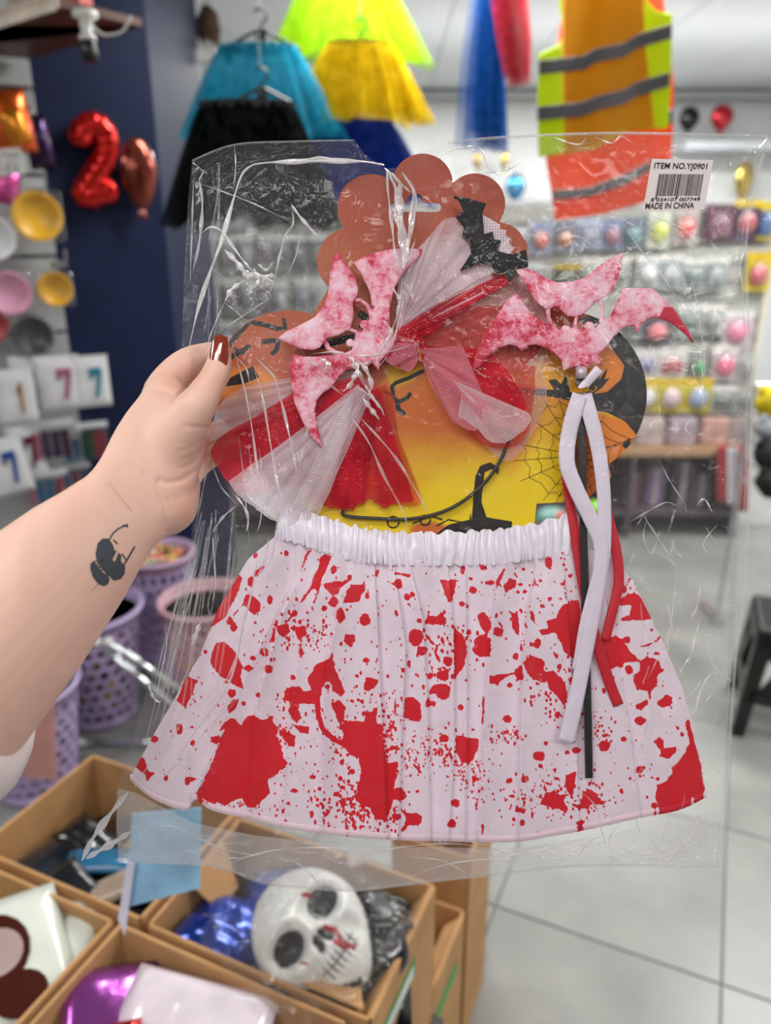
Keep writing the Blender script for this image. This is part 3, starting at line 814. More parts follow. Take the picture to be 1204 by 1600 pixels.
for x in (905, 1010): p = P(x, -48, 2.12); g.tube([p, Vector((p.x, p.y, CEIL))], 0.002, 5)
g.mk('hanging_cord', plain('b9c4c6', 0.4), vo_)
# brown bag beside the pillar
c = P(325, 45, 3.2)
t = thing('brown_bag', 'dark brown textured bag hanging just right of the navy pillar', 'bag', c); g = G(); g.ell(c, 0.05, 0.06, 0.085, nu=20, nv=12)
g.v = [v + Vector((0.01 * mn.noise(v * 30), 0, 0.01 * mn.noise(v * 30 + Vector((5, 5, 5))))) for v in g.v]; g.mk('sack', plain('4d3520', 0.9, var=0.3, bump=1), t, smooth=True)
g = G(); g.tube([c + Vector((0, 0, 0.08)), Vector((c.x, c.y, CEIL))], 0.002, 5); g.mk('hanging_cord', BLK, t)
c = P(322, 82, 3.1); t = thing('clear_bag', 'crumpled clear bag hanging under the brown bag', 'bag', c)
g = G(); g.ell(c, 0.045, 0.03, 0.04, nu=16, nv=10); g.v = [v + Vector((0.02 * mn.noise(v * 40), 0.01 * mn.noise(v * 50), 0.015 * mn.noise(v * 30))) for v in g.v]; g.mk('film', film('clear_bag_film', 0.3, 0.1), t, smooth=True)
g = G(); g.tube([c + Vector((0, 0, 0.02)), Vector((c.x, c.y, c.z + 0.16))], 0.002, 5); g.mk('hanging_cord', BLK, t)
# ================================================================ REAR DISPLAY WALL
YB = 4.35
def B(x, y, out=0.0):
    return hplane(x, y, Vector((0, YB - out, 0)), Vector((0, -1, 0)))
zT, zB = B(900, 322).z, 0.62
x0, x1 = B(300, 500).x - 0.1, B(1182, 500).x
rd = thing('slatwall_panel', 'long grey slatted display wall at the back, packed with small packets', 'display board', Vector(((x0 + x1) / 2, YB, 0)))
g = G().box(x0, x1, YB, YB + 0.03, 0.0, zT); g.mk('backing', plain('7c7d78', 0.7), rd)
z = 0.66
while z < zT - 0.02:
    g = G().box(x0, x1, YB - 0.014, YB, z + 0.004, z + 0.094); g.mk('slat', plain('a9aaa5', 0.5), rd); z += 0.1
g = G().box(x0 - 0.02, x1 + 0.02, YB - 0.02, YB + 0.04, zT, zT + 0.03); g.mk('top_rail', plain('c5c8ca', 0.4), rd)
g = G().box(x1, x1 + 0.03, YB - 0.03, YB + 0.04, 0, zT + 0.03); g.mk('end_post', plain('cfc9bb', 0.4), rd)
BUB = film('blister_plastic', haze=0.12, gloss=0.08, bump=1.2, scale=40)
_pk = {}
def packet(x, y, wpx, hpx, card, item, label, shape=0, out=0.06, group=None, head=None, nm='blister_packet'):
    c = B(x, y, out); s = (c - CAM).dot(FWD) / F; W, H = wpx * s / 2, hpx * s / 2
    t = thing(nm, label, 'packet', c, group or 'packets on the rear display wall')
    g = G(); g.box(-W, W, 0, 0.004, -H, H); g.v = [c + v for v in g.v]; o = g.mk('backing_card', plain(card, 0.5, var=0.1), t)
    if head:
        g = G(); g.box(-W * 1.02, W * 1.02, -0.003, 0.007, H * 0.66, H * 1.02); g.v = [c + v for v in g.v]; g.mk('header', plain(head, 0.5), t)
    g = G()
    if shape == 0: g.ell(c + Vector((0, -0.012, -H * 0.15)), W * 0.72, 0.022, H * 0.55, nu=12, nv=7)
    elif shape == 1:
        for k in (-1, 0, 1): g.ell(c + Vector((k * W * 0.5, -0.01, -H * (0.1 + 0.12 * (k % 2)))), W * 0.26, 0.015, H * 0.5, nu=8, nv=6)
    else: g.box(-W * .75, W * .75, -0.02, 0, -H * .75, H * .5); g.v = [c + v for v in g.v]
    g.mk('goods', plain(item, 0.3, coat=0.5), t, smooth=(shape < 2))
    g = G(); g.ell(c + Vector((0, -0.012, -H * 0.12)), W * 0.9, 0.034, H * 0.74, nu=10, nv=6); g.mk('blister', BUB, t, smooth=True)
    g = G(); g.tube([c + Vector((0, -0.01, H * 0.9)), c + Vector((0, out + 0.01, H * 0.9))], 0.003, 5); g.mk('hanger_rod', CHROME, t)
rows = ['top', 'second', 'third', 'fourth', 'fifth']
T = [ # x, y, w, h, card, goods, words, shape, header
 (845, 372, 34, 48, '8f99b5', 'd0604c', 'blue-grey packet with a red item', 0, None), (882, 370, 34, 46, '7a7f92', 'c07b4a', 'grey packet with a brown item', 0, None), (920, 366, 36, 46, 'aab3c8', '8d94a8', 'pale blue packet', 2, None),
 (956, 366, 34, 46, '8088a8', '9a4f6a', 'slate packet with a plum item', 0, None), (990, 364, 36, 46, '6a7486', '3a8a94', 'slate packet with a teal item', 0, None), (1030, 358, 36, 56, 'c9cec0', 'd3e01a', 'pale packet with a neon yellow item', 0, None),
 (1072, 352, 38, 56, 'b5aba8', 'f0584c', 'grey packet with a coral red item', 0, None), (1124, 348, 48, 54, '5a3448', '7a3a5a', 'wide plum packet', 2, None), (1166, 344, 40, 58, '4a2f56', 'c23a4a', 'dark purple packet with a red item', 0, 'c8b020'), (1196, 345, 26, 56, 'c8b020', '2d5a9a', 'yellow-framed packet with a blue item', 2, None),
 (808, 380, 30, 44, 'a8adb5', '7d8794', 'grey packet at the left end', 1, None),
 (886, 430, 42, 30, '3f3a2c', '56604a', 'dark picture packet with a yellow frame', 2, 'c9ab20'), (1012, 425, 36, 48, 'b4bcbc', 'e0e6e6', 'silvery packet', 0, 'd5d5d0'), (1048, 425, 34, 50, '9aa6a6', 'cfd6d6', 'pale grey packet', 1, 'd5d5d0'), (1084, 430, 36, 50, 'a6b0ae', '5f7a78', 'grey-green packet', 0, 'd5d5d0'), (1118, 428, 34, 50, '8f9a98', 'b5c0be', 'grey packet', 1, 'd5d5d0'), (965, 425, 36, 44, 'b0b4b0', '8c9a94', 'pale packet behind the bat', 1, 'd5d5d0'), (925, 428, 34, 44, 'a4a8a4', 'b8beba', 'light grey packet behind the bat', 0, 'd5d5d0'),
 (1184, 425, 40, 58, 'c8b428', 'd04a56', 'yellow-framed packet with a red item', 0, 'c8a81e'), (830, 435, 36, 44, '8e9496', '646e70', 'grey packet', 1, 'c5c8c8'),
 (1026, 515, 44, 44, '55505c', 'f06a7a', 'round pink ball packet', 0, None), (1075, 500, 34, 46, '9aa4a2', '4f7a70', 'grey packet with a green item', 1, 'cfd0cc'), (1112, 500, 36, 46, 'b8bcb8', '8a9492', 'pale grey packet', 0, 'd8d8d4'), (1152, 515, 46, 56, 'c9b9c0', 'f07aa8', 'pink packet', 0, 'd8d8d4'), (985, 505, 36, 46, '98a0a0', '607070', 'grey packet', 1, 'cfd0cc'),
 (1008, 568, 36, 46, 'c8c8c6', '6a66a8', 'white packet with violet toys', 1, None), (1050, 568, 44, 46, 'd2d0ce', 'c24a52', 'white packet with a red and blue toy', 1, None), (1092, 572, 26, 38, '8a8e8a', '22a558', 'packet with a green item', 0, None), (1132, 568, 40, 56, 'c4babc', 'f05a90', 'packet with a hot pink item', 0, 'd8d8d4'), (1166, 575, 24, 50, 'b0b0ac', '9a9a96', 'narrow grey packet', 1, None),
 (1012, 618, 30, 54, 'c8b838', 'dfe4e8', 'yellow-edged packet with shiny silver goods', 0, 'cfae20'), (1048, 618, 40, 54, 'c8b838', 'e8d0d8', 'yellow-edged packet with shiny pink goods', 0, 'cfae20'), (1090, 618, 42, 54, 'c8b838', '9ab4dc', 'yellow-edged packet with shiny blue goods', 0, 'cfae20'), (1130, 625, 38, 44, '9aa29e', '5d6a68', 'grey packet', 1, 'd8d8d4'), (1162, 625, 22, 44, 'a8a8a2', '6a7270', 'narrow packet at the board edge', 1, None)]
for i, (x, y, w_, h_, cd_, it, words, shp, hd) in enumerate(T):
    r_ = rows[0 if y < 395 else 1 if y < 470 else 2 if y < 540 else 3 if y < 595 else 4]
    packet(x, y, w_, h_, cd_, it, '%s, %s row of rear wall, %s' % (words, r_, 'near board end' if x > 1140 else 'right half' if x > 1000 else 'left half'), shp, head=hd)
# left part seen through the bag
rg = random.Random(5)
lc = ['8b8f92', '9c9fa2', '6f7377', 'a9adb0', '7b6f7c', '8c94a0']
for r_, yy in enumerate((330, 395, 465, 530)):
    for k, xx in enumerate(range(330, 520, 28)):
        if yy == 530 and xx > 440: continue
        packet(xx + rg.randint(-3, 3), yy + rg.randint(-3, 3), 22, 52, rg.choice(lc), rg.choice(lc + ['5a5e70', '6a4a5a', 'b8bcc2']), 'grey packet, %s row on the left of the rear wall, number %s from left' % (rows[r_], ['one', 'two', 'three', 'four', 'five', 'six', 'seven'][k]), rg.choice((0, 1)), group='grey packets on the left of the rear wall', head='c6c8c8')
# low counter below the rear wall
ct = thing('low_counter', 'brown low counter with dark shelf under the rear display wall', 'counter', Vector((1.2, 4.1, 0)))
zc = hz(1000, 715, 0.6).z; ya = 3.95
def C(x, y, out=0.0): return hplane(x, y, Vector((0, ya - out, 0)), Vector((0, -1, 0)))
zc = C(1000, 705).z; xl, xr = C(300, 700).x, C(1168, 700).x
g = G().box(xl, xr, ya, YB - 0.03, zc - 0.03, zc); g.mk('top_board', plain('9a7a5a', 0.5), ct)
zb = C(1000, 800).z
g = G().box(xl, xr, ya + 0.02, YB - 0.03, zb - 0.03, zb); g.mk('bottom_board', plain('4a4148', 0.6), ct)
g = G().box(xl, xr, YB - 0.06, YB - 0.04, zb, zc - 0.03); g.mk('back_board', plain('3a343c', 0.7), ct)
for i, xx in enumerate(np.linspace(xl, xr, 6)):
    g = G().box(xx - 0.012, xx + 0.012, ya + 0.01, YB - 0.03, 0, zc - 0.03); g.mk('upright', plain('4a4148', 0.6), ct)
names = ['dark wrapped box', 'lilac wrapped box', 'grey wrapped box', 'maroon wrapped box', 'violet wrapped box', 'black wrapped box']
cols = ['4a3f48', '8a7686', '77737a', '5a2a38', '5f4a6a', '2c2a30']
for k, x in enumerate((300, 360, 425, 985, 1020, 1062, 1092)):
    c = C(x, 775, -0.12); h_ = (zc - zb) * (0.55 + 0.1 * (k % 3)); p = Vector((c.x, ya + 0.18, zb))
    t = thing('gift_box', '%s on the low rear counter, %s' % (names[k % 6], ['far left', 'left of the wrist', 'beside the wrist', 'nearest the card', 'second from the card', 'third from the card', 'beside the red cloths'][k]), 'box', p)
    g = G().box(-0.055, 0.055, -0.08, 0.08, 0, h_); g.v = [p + v for v in g.v]; o = g.mk('box', plain(cols[k % 6], 0.3, coat=0.4), t); bevel(o, 0.006)
    g = G().box(-0.012, 0.012, -0.083, 0.083, -0.0, h_ + 0.003); g.v = [p + v for v in g.v]; g.mk('ribbon', plain('9a8f98', 0.3), t)
for k, (x, hc, nm) in enumerate(((1010, 'a89a98', 'greyish pink bag'), (1060, '9a8a94', 'lilac bag'), (1110, 'b08a80', 'salmon bag'), (1150, '8a7a78', 'taupe bag'))):
    p0 = C(x, 700, -0.15); p = Vector((p0.x, ya + 0.15, zc)); t = thing('folded_bag', '%s standing on the counter under the packets' % nm, 'bag', p)
    g = G().box(-0.075, 0.075, -0.03, 0.03, 0, 0.15); g.v = [p + v + Vector((0, 0.02 * v.z, 0.008 * mn.noise(v * 20))) for v in g.v]; o = g.mk('body', plain(hc, 0.5, var=0.15), t); bevel(o, 0.015, 3)
    g = G(); g.tube([p + Vector((-0.03, 0, 0.15)), p + Vector((-0.02, 0, 0.18)), p + Vector((0.02, 0, 0.18)), p + Vector((0.03, 0, 0.15))], 0.004, 6); g.mk('handle', plain(hc, 0.5), t)
for k, (x, ytop, ybot, hc, nm) in enumerate(((1128, 695, 785, 'a8383a', 'red cloth strip'), (1146, 700, 790, 'b9bcc4', 'silver cloth strip'), (1160, 695, 800, '9c2836', 'dark red cloth strip'))):
    t = thing('hanging_cloth', '%s hanging off the right end of the rear counter' % nm, 'cloth', C(x, ybot, 0.05), 'cloths hanging off the rear counter')
    V = []; nv, nu = 12, 9
    for j in range(nv):
        for i in range(nu):
            V.append(tuple(C(x - 9 + 18 * i / (nu - 1), ytop + (ybot - ytop) * j / (nv - 1), 0.03 + 0.015 * math.sin(i * 1.9 + k))))
    o = fmesh('cloth', np.array(V), grid_faces(nv, nu), plain(hc, 0.5), t); solidify(o, 0.004)
cr = thing('display_crate', 'pale grey crate with two toys before the low counter', 'crate', Vector((C(895, 800, .2).x, ya - .2, 0)))
zc_ = C(895, 820, .2).z; g = G().box(C(835, 800, .2).x, C(955, 800, .2).x, ya - .27, ya - .1, 0.03, zc_); o = g.mk('body', plain('8e8f8a', .5), cr); bevel(o, .01)
g = G().box(C(838, 800, .2).x, C(952, 800, .2).x, ya - .26, ya - .11, 0, 0.03); g.mk('plinth', BLK, cr)
for (x, y, rx, rz, hc, h2, lb_) in ((862, 797, .085, .05, '7fb8b0', 'd86a5a', 'turquoise, white and red toy on the grey crate, seen past the card'), (930, 790, .07, .07, '7cc83a', 'd8c830', 'bright green and yellow ball on the grey crate, seen past the card')):
    c = C(x, y, 0.2); c.z = zc_ + rz; t = thing('toy_ball', lb_, 'toy', Vector((c.x, c.y, zc_)), 'toys on the rear counter')
    g = G(); g.ell(c, rx, .05, rz, nu=20, nv=12); g.mk('body', plain(hc, .3, coat=.5, var=.1), t, smooth=True)
    g = G(); g.ell(c + Vector((rx * .35, -.012, rz * .25)), rx * .45, .045, rz * .55, nu=16, nv=10); g.mk('coloured_patch', plain(h2, .3, coat=.5), t, smooth=True)
# ledge with balloons on the back wall
def BW_(x, y, out=0.0): return hplane(x, y, Vector((0, 6.5 - out, 0)), Vector((0, -1, 0)))
a, b = BW_(1050, 228), BW_(1400, 222)
sh2 = thing('display_shelf', 'pale grey shelf high on the white back wall at the right', 'shelf', a)
g = G().box(a.x, 3.55, 6.2, 6.55, a.z - 0.05, a.z); g.mk('board', plain('bfc4ca', 0.5), sh2)
g = G().box(a.x, 3.55, 6.2, 6.215, a.z, a.z + 0.03); g.mk('front_rail', CHROME, sh2)
def bwball(x, y, wpx, hpx, hexc, label, out=0.2, legs=True):
    c = BW_(x, y, out); s = (c - CAM).dot(FWD) / F
    return pear('foil_balloon', label, c, RT, Vector((0, 0, 1)), Vector((0, -1, 0)), wpx * s / 2, hpx * s / 2, hexc, out + 0.05 if not legs else 0.1)
bwball(1076, 186, 32, 36, '15151a', 'plain black foil balloon on the right wall shelf', 0.25)
bwball(1127, 184, 36, 38, 'b01c28', 'plain red foil balloon on the right wall shelf', 0.25)
t = bwball(1162, 282, 30, 56, 'b59a3c', 'gold foil balloon on the white wall below the shelf', 0.12, False)
t = bwball(805, 293, 30, 40, '2a86b8', 'blue foil balloon on the white wall beside the card', 0.12, False)
t = bwball(745, 252, 12, 26, 'a88a3c', 'small gold balloon under the blue tulle, left one', 0.12, False)
t = bwball(788, 252, 12, 30, 'b0923f', 'small gold balloon under the blue tulle, right one', 0.12, False)
# right edge: dark toys on a wire rack
rk = thing('wire_rack', 'grey wire rack with hanging toys at the right edge', 'rack', P(1200, 770, 2.9))
base = P(1192, 600, 3.0)
g = G()
for dx in (-0.03, 0.33): g.tube([Vector((base.x + dx, base.y, 0.0)), Vector((base.x + dx, base.y, base.z))], 0.008, 8)
g.mk('upright', CHROME, rk)
g = G(); g.tube([Vector((base.x - 0.03, base.y, base.z)), Vector((base.x + 0.33, base.y, base.z))], 0.006, 8)
g.mk('crossbar', CHROME, rk)
for k in range(3): g = G(); g.tube([Vector((base.x - 0.03, base.y, base.z - 0.2 * (k + 1))), Vector((base.x + 0.33, base.y, base.z - 0.2 * (k + 1)))], 0.005, 8); g.mk('crossbar', CHROME, rk)
for dx in (-0.03, 0.33): g = G(); g.box(base.x + dx - 0.02, base.x + dx + 0.02, base.y - 0.05, base.y + 0.15, 0, 0.015); g.mk('foot', CHROME, rk)
for (x, y, rx, rz, hc, lb_) in ((1200, 628, 0.05, 0.055, 'd8c010', 'yellow plush toy hanging on the rack at the right edge'), (1203, 668, 0.05, 0.04, '9aa0a6', 'grey plush toy under the yellow one at the right edge'), (1200, 712, 0.055, 0.06, '14151a', 'black plush toy in the middle of the rack at the right edge'), (1204, 755, 0.055, 0.06, '1c1416', 'black and brown plush toy lowest on the rack at the right edge')):
    c = P(x, y, 2.85); t = thing('plush_toy', lb_, 'toy', c - Vector((0, 0, rz)), 'plush toys on the wire rack')
    g = G(); g.ell(c, rx, 0.05, rz, nu=18, nv=12); g.v = [v + (v - c) * 0.25 * mn.noise(v * 18) for v in g.v]; g.mk('body', plain(hc, 0.8, var=0.2, bump=0.8), t, smooth=True)
    for sg in (-1, 1): g = G(); g.ell(c + Vector((sg * rx * 0.7, -0.01, rz * 0.8)), 0.018, 0.015, 0.022, nu=10, nv=7); g.mk('ear', plain(hc, 0.8), t, smooth=True)
    g = G(); g.tube([c + Vector((0, 0.03, 0.02)), Vector((c.x, base.y, c.z + 0.02))], 0.004, 6); g.mk('hanging_loop', BLK, t)
# ================================================================ STOOL
zs_ = 0.40
st = thing('plastic_stool', 'black plastic stool with cut-out sides at the right edge', 'stool', Vector((1.42, 2.4, 0)))
q = hz(1172, 962, zs_); S0 = Vector((q.x + 0.01, q.y, 0)); 
A2 = Vector((0.93, -0.36, 0)); B2 = Vector((0.36, 0.93, 0)); top_w, bot_w = 0.26, 0.36
cc = S0 + A2 * 0.155 + B2 * 0.05
def sq(hw, z): return [cc + A2 * (a * hw) + B2 * (b * hw) + Vector((0, 0, z)) for a, b in ((-1, -1), (1, -1), (1, 1), (-1, 1))]
SM = plain('0b0c0f', 0.35, coat=0.2)
g = G(); a_, b_ = sq(0.15, zs_ - 0.025), sq(0.14, zs_); g.add(a_ + b_, [(3, 2, 1, 0), (4, 5, 6, 7), (0, 1, 5, 4), (1, 2, 6, 5), (2, 3, 7, 6), (3, 0, 4, 7)]); o = g.mk('seat', SM, st); bevel(o, 0.012, 3)
up_, lo_ = sq(0.145, zs_ - 0.02), sq(0.172, 0.0)
for i in range(4):
    g = G(); p, q_ = up_[i], lo_[i]; 
    da = (up_[(i + 1) % 4] - p).normalized(); db = (up_[(i - 1) % 4] - p).normalized()
    for dd in (da, db):
        g.add([p, p + dd * 0.05, q_ + dd * 0.035, q_, p + Vector((0, 0, 0)) + (da + db) * 0.006, p + dd * 0.05 + (da + db) * 0.006, q_ + dd * 0.035 + (da + db) * 0.006, q_ + (da + db) * 0.006], [(0, 1, 2, 3), (7, 6, 5, 4), (0, 4, 5, 1), (1, 5, 6, 2), (2, 6, 7, 3), (3, 7, 4, 0)])
    g.mk('leg', SM, st)
    p0, p1 = up_[i], up_[(i + 1) % 4]; l0, l1 = lo_[i], lo_[(i + 1) % 4]
    def at(f, s): return (p0.lerp(p1, s)).lerp(l0.lerp(l1, s), f)
    inn = (cc - (p0 + p1) / 2); inn.z = 0; inn = inn.normalized() * 0.006
    g = G()
    for (f0, f1) in ((0.0, 0.14), (0.52, 0.66)):
        ps = [at(f0, 0.05), at(f0, 0.95), at(f1, 0.95), at(f1, 0.05)]; g.prism(ps, inn)
    ps = [at(0.10, 0.5), at(0.56, 0.12), at(0.56, 0.26), at(0.2, 0.5), at(0.56, 0.74), at(0.56, 0.88)]; g.prism([at(0.12, 0.42), at(0.12, 0.58), at(0.56, 0.3), at(0.56, 0.12)], inn)
    g.mk('side_brace', SM, st)
# ================================================================ BASKETS
def basket(x, y, h, r0, r1, hexc, label, fill=None, rimhex=None, deep=0.07, seed=1):
    c = hz(x, y, 0); c.z = 0
    t = thing('laundry_basket', label, 'basket', c, 'plastic baskets on the floor by the navy wall')
    m = plain(hexc, 0.45, coat=0.15, var=0.03)
    # wall with real oval holes: every cell is a ring around an ellipse
    nu, nv = 22, 8; K_ = 10; vs = []; fs = []
    rg = random.Random(seed)
    def S(u, v): 
        rr = r0 + (r1 - r0) * v; th = 2 * PI * u
        return c + Vector((rr * math.cos(th), rr * math.sin(th), 0.03 + (h - 0.07) * v))
    for j in range(nv):
        for i in range(nu):
            off = 0.5 * (j % 2); u0, v0 = (i + off) / nu, j / nv; du, dv = 1 / nu, 1 / nv
            a = 0.30 + 0.13 * rg.random(); b = 0.28 + 0.12 * rg.random(); an = rg.uniform(-0.5, 0.5)
            b0 = len(vs)
            per = []
            for k in range(12):
                th = 2 * PI * k / 12 + PI / 4; cx_, cy_ = math.cos(th), math.sin(th); mm = max(abs(cx_), abs(cy_)); per.append((0.5 + 0.5 * cx_ / mm, 0.5 + 0.5 * cy_ / mm))
            for (pu, pv) in per: vs.append(S(u0 + pu * du, v0 + pv * dv))
            for k in range(12):
                th = 2 * PI * k / 12 + PI / 4; x_, y_ = a * math.cos(th), b * math.sin(th)
                vs.append(S(u0 + (0.5 + x_ * math.cos(an) - y_ * math.sin(an)) * du, v0 + (0.5 + x_ * math.sin(an) + y_ * math.cos(an)) * dv))
            for k in range(12): fs.append((b0 + k, b0 + (k + 1) % 12, b0 + 12 + (k + 1) % 12, b0 + 12 + k))
    o = mk('perforated_wall', vs, fs, m, t); solidify(o, 0.004)
    rev(c, [(r0 * 0.7, 0.0), (r0 * 0.97, 0.0), (r0 * 1.0, 0.03), (r0 * 0.96, 0.03), (r0 * 0.9, 0.008)], m, 'base', t, 40)
    rev(c, [(r1 * 1.0, h - 0.04), (r1 * 1.02, h - 0.04), (r1 * 1.03, h - 0.012), (r1 * 1.09, h - 0.01), (r1 * 1.1, h), (r1 * 1.01, h + 0.003), (r1 * 0.98, h - 0.01), (r1 * 0.98, h - 0.04)], plain(rimhex or hexc, 0.4, coat=0.2), 'rim', t, 40)
    return c, t
CW = dict(zip('c2222e d8404a e8d8d8 b01824 efc8c8 c94a3a 6a8a3a d8c08a c8b24a d07a8a 5a6a5a c86a4a dfe0d8 d8b818 4a7a2a c8b020 3a5a2a'.split(), ('crimson', 'bright red', 'white', 'dark red', 'pale pink', 'brick red', 'leaf green', 'cream', 'mustard', 'rose', 'grey green', 'orange', 'off white', 'golden yellow', 'green', 'yellow', 'dark green')))
def fillers(c, z, r, n, cols_, kind, labelf, group, size=0.03, name='wrapped_sweet'):
    rg = random.Random(n)
    for k in range(n):
        a = rg.random() * 2 * PI; rr = r * math.sqrt(rg.random()) * 0.85; p = c + Vector((rr * math.cos(a), rr * math.sin(a), z + rg.random() * 0.02))
        M = (Matrix.Rotation(rg.random() * 3, 3, 'Z') @ Matrix.Rotation(rg.random() * 1.2, 3, 'X'))
        g = G(); g.ell(p, size, size * 0.55, size * 0.5, M, nu=9, nv=6)
        hc = rg.choice(cols_); t = thing(name, CW[hc] + ' ' + labelf, kind, p, group)
        g.mk('wrapper', plain(hc, 0.3, coat=0.4), t, smooth=True)
        g = G(); g.tube([p + M @ Vector((size * 0.9, 0, 0)), p + M @ Vector((size * 1.5, 0, 0))], [size * 0.1, size * 0.5], 6, flat=0.4); g.mk('twist', plain(hc, 0.3, coat=0.4), t)
LAV, PNK = 'b7a3cf', 'cfa3ad'
c1, t1_ = basket(160, 1112, 0.42, 0.125, 0.17, LAV, 'lavender basket with oval holes in front, beside the forearm', seed=2)
fillers(c1, 0.30, 0.13, 26, ['c2222e', 'd8404a', 'e8d8d8', 'b01824', 'efc8c8'], 'packet', 'small packet heaped in the front lavender basket', 'red packets in the lavender basket', 0.04, 'small_packet')
basket(60, 1222, 0.36, 0.12, 0.155, LAV, 'lavender basket with a pink lid piece, lowest at the left under the arm', seed=3)
c3, t3_ = basket(335, 1096, 0.42, 0.11, 0.15, PNK, 'dusty pink basket with oval holes behind the bag', seed=4)
fillers(c3, 0.33, 0.12, 16, ['c2222e', 'efc8c8', 'c86a4a', 'd07a8a'], 'packet', 'small packet in the pink basket', 'packets in the pink basket', 0.035, 'small_packet')
c4, t4_ = basket(264, 1045, 0.50, 0.095, 0.13, LAV, 'far basket with lavender rim full of colourful sweets by the navy wall', rimhex='c2a3c4', seed=5)
fillers(c4, 0.47, 0.11, 70, ['c94a3a', '6a8a3a', 'd8c08a', 'c8b24a', 'd07a8a', '5a6a5a', 'c86a4a', 'dfe0d8'], 'sweet', 'wrapped sweet in the far basket', 'sweets in the far basket', 0.024)
# fillers inside the lower parts of baskets (toys seen through the holes)
for c_, nm in ((c1, 'front lavender'), (c3, 'pink')):
    rg = random.Random(9)
    for k in range(12):
        a = rg.random() * 6.28; p = c_ + Vector((0.085 * math.cos(a), 0.085 * math.sin(a), 0.05 + 0.02 * (k % 6)))
        hc = rg.choice(['d8b818', '4a7a2a', 'c8b020', '3a5a2a']); g = G(); g.ell(p, 0.03, 0.03, 0.025, nu=10, nv=7); t = thing('toy_ball', CW[hc] + ' toy ball at the bottom of the %s basket' % nm, 'ball', p, 'toy balls in the %s basket' % nm)
        g.mk('ball', plain(hc, 0.4), t, smooth=True); g = G(); g.ell(p + Vector((0, 0, 0.025)), 0.006, 0.006, 0.004, nu=8, nv=5); g.mk('valve', BLK, t)
c = P(60, 1150, 2.02)
g = G(); 
t = thing('pink_tray', 'dusty pink plastic tray standing in the lowest lavender basket', 'tray', c - Vector((0, 0, 0.12)))
g.box(-0.05, 0.045, -0.004, 0.004, -0.14, 0.12, Matrix.Translation(c) @ Matrix.Rotation(0.12, 4, 'Y')); o = g.mk('panel', plain('d59a94', 0.5), t); bevel(o, 0.01, 3)
# silver tubes
for i, (a, b, z0, z1, lb_) in enumerate((((150, 1003), (330, 1150), 0.36, 0.0, 'chrome foil tube leaning across the front lavender basket, upper one'), ((170, 1003), (345, 1120), 0.40, 0.0, 'chrome foil tube leaning across the front lavender basket, lower and nearer the bag'), ((128, 1161), (300, 1158), 0.012, 0.012, 'chrome tube lying on the floor before the lavender basket'))):
    p0 = hz(*a, z0); p1 = hz(*b, z1 + 0.01)
    if i < 2: p0 = P(a[0], a[1], (c1 - CAM).dot(FWD) - 0.36 ); 
    t = thing('silver_tube', lb_, 'tube', p1, 'silver tubes by the baskets'); g = G(); g.tube([p0, p1], 0.011, 10); g.mk('tube', plain('dfe6e8', 0.08, metal=1.0, var=0.01), t, smooth=True)
    d = (p0 - p1).normalized(); g = G(); g.tube([p0 - d * 0.005, p0 + d * 0.012], 0.0135, 10); g.mk('end_cap', plain('f0f0f0', 0.3), t)
# ================================================================ BOXES ON THE BENCH
K0 = Vector((-0.372, 0.805, 0)); ZR = 0.70; ZBN = 0.42
b1 = Vector((0.915, -0.403, 0)); b2 = Vector((0.403, 0.915, 0))
def kk(a, b, z): return K0 + b1 * a + b2 * b + Vector((0, 0, z))
CARD = plain('b98d5e', 0.85, var=0.06, bump=0.25, bscale=90); CARDI = plain('a88055', 0.85, var=0.05)
bn = thing('low_bench', 'black low bench carrying the cardboard boxes', 'bench', kk(0, 0, 0))
g = G(); g.prism([kk(-0.75, -0.45, ZBN - 0.03), kk(0.40, -0.45, ZBN - 0.03), kk(0.40, 0.245, ZBN - 0.03), kk(-0.75, 0.245, ZBN - 0.03)], (0, 0, 0.028)); g.mk('board', plain('17181b', 0.5), bn)
for (a, b) in ((-0.72, -0.42), (0.375, -0.42), (0.375, 0.22), (-0.72, 0.22)):
    g = G(); g.prism([kk(a - .02, b - .02, 0), kk(a + .02, b - .02, 0), kk(a + .02, b + .02, 0), kk(a - .02, b + .02, 0)], (0, 0, ZBN - 0.03)); o = g.mk('leg', plain('101114', 0.5), bn)
def cbox(name, a0, a1, c0, c1_, label, z1=ZR, z0=ZBN, th=0.006, flaps=(), slots=(), tag_=None, mat=None):
    t = thing(name, label, 'box', kk((a0 + a1) / 2, (c0 + c1_) / 2, z0), 'cardboard boxes of party goods')
    m = mat or CARD
    def wall(p, q, nm='side_panel', zz=z1):
        d = (q - p).normalized(); nn = Vector((-d.y, d.x, 0)) * th
        g = G(); g.prism([p, q, q + nn, p + nn], (0, 0, zz - z0)); o = g.mk(nm, m, t); bevel(o, 0.0015, 1); return o
    A_, B_, C_, D_ = kk(a0, c0, z0), kk(a1, c0, z0), kk(a1, c1_, z0), kk(a0, c1_, z0)
    wall(A_, B_); wall(B_, C_); wall(C_, D_); wall(D_, A_)
    g = G(); g.prism([A_, B_, C_, D_], (0, 0, 0.006)); g.mk('bottom_panel', m, t)
    for (p, q, off, drop) in flaps:
        g = G(); p_, q_ = kk(*p, z1), kk(*q, z1); o_ = b1 * off[0] + b2 * off[1] + Vector((0, 0, drop)); i_ = (q_ - p_).normalized() * 0.02
        ps = [p_, q_, q_ + o_ - i_, p_ + o_ + i_]; nn = (q_ - p_).cross(o_).normalized() * 0.005
        g.prism(ps, nn); o = g.mk('flap', m, t); bevel(o, 0.0012, 1)
    return t
A_t = cbox('cardboard_box', -0.30, 0.028, 0.010, 0.262, 'cardboard box of dark packets, back left on the bench')
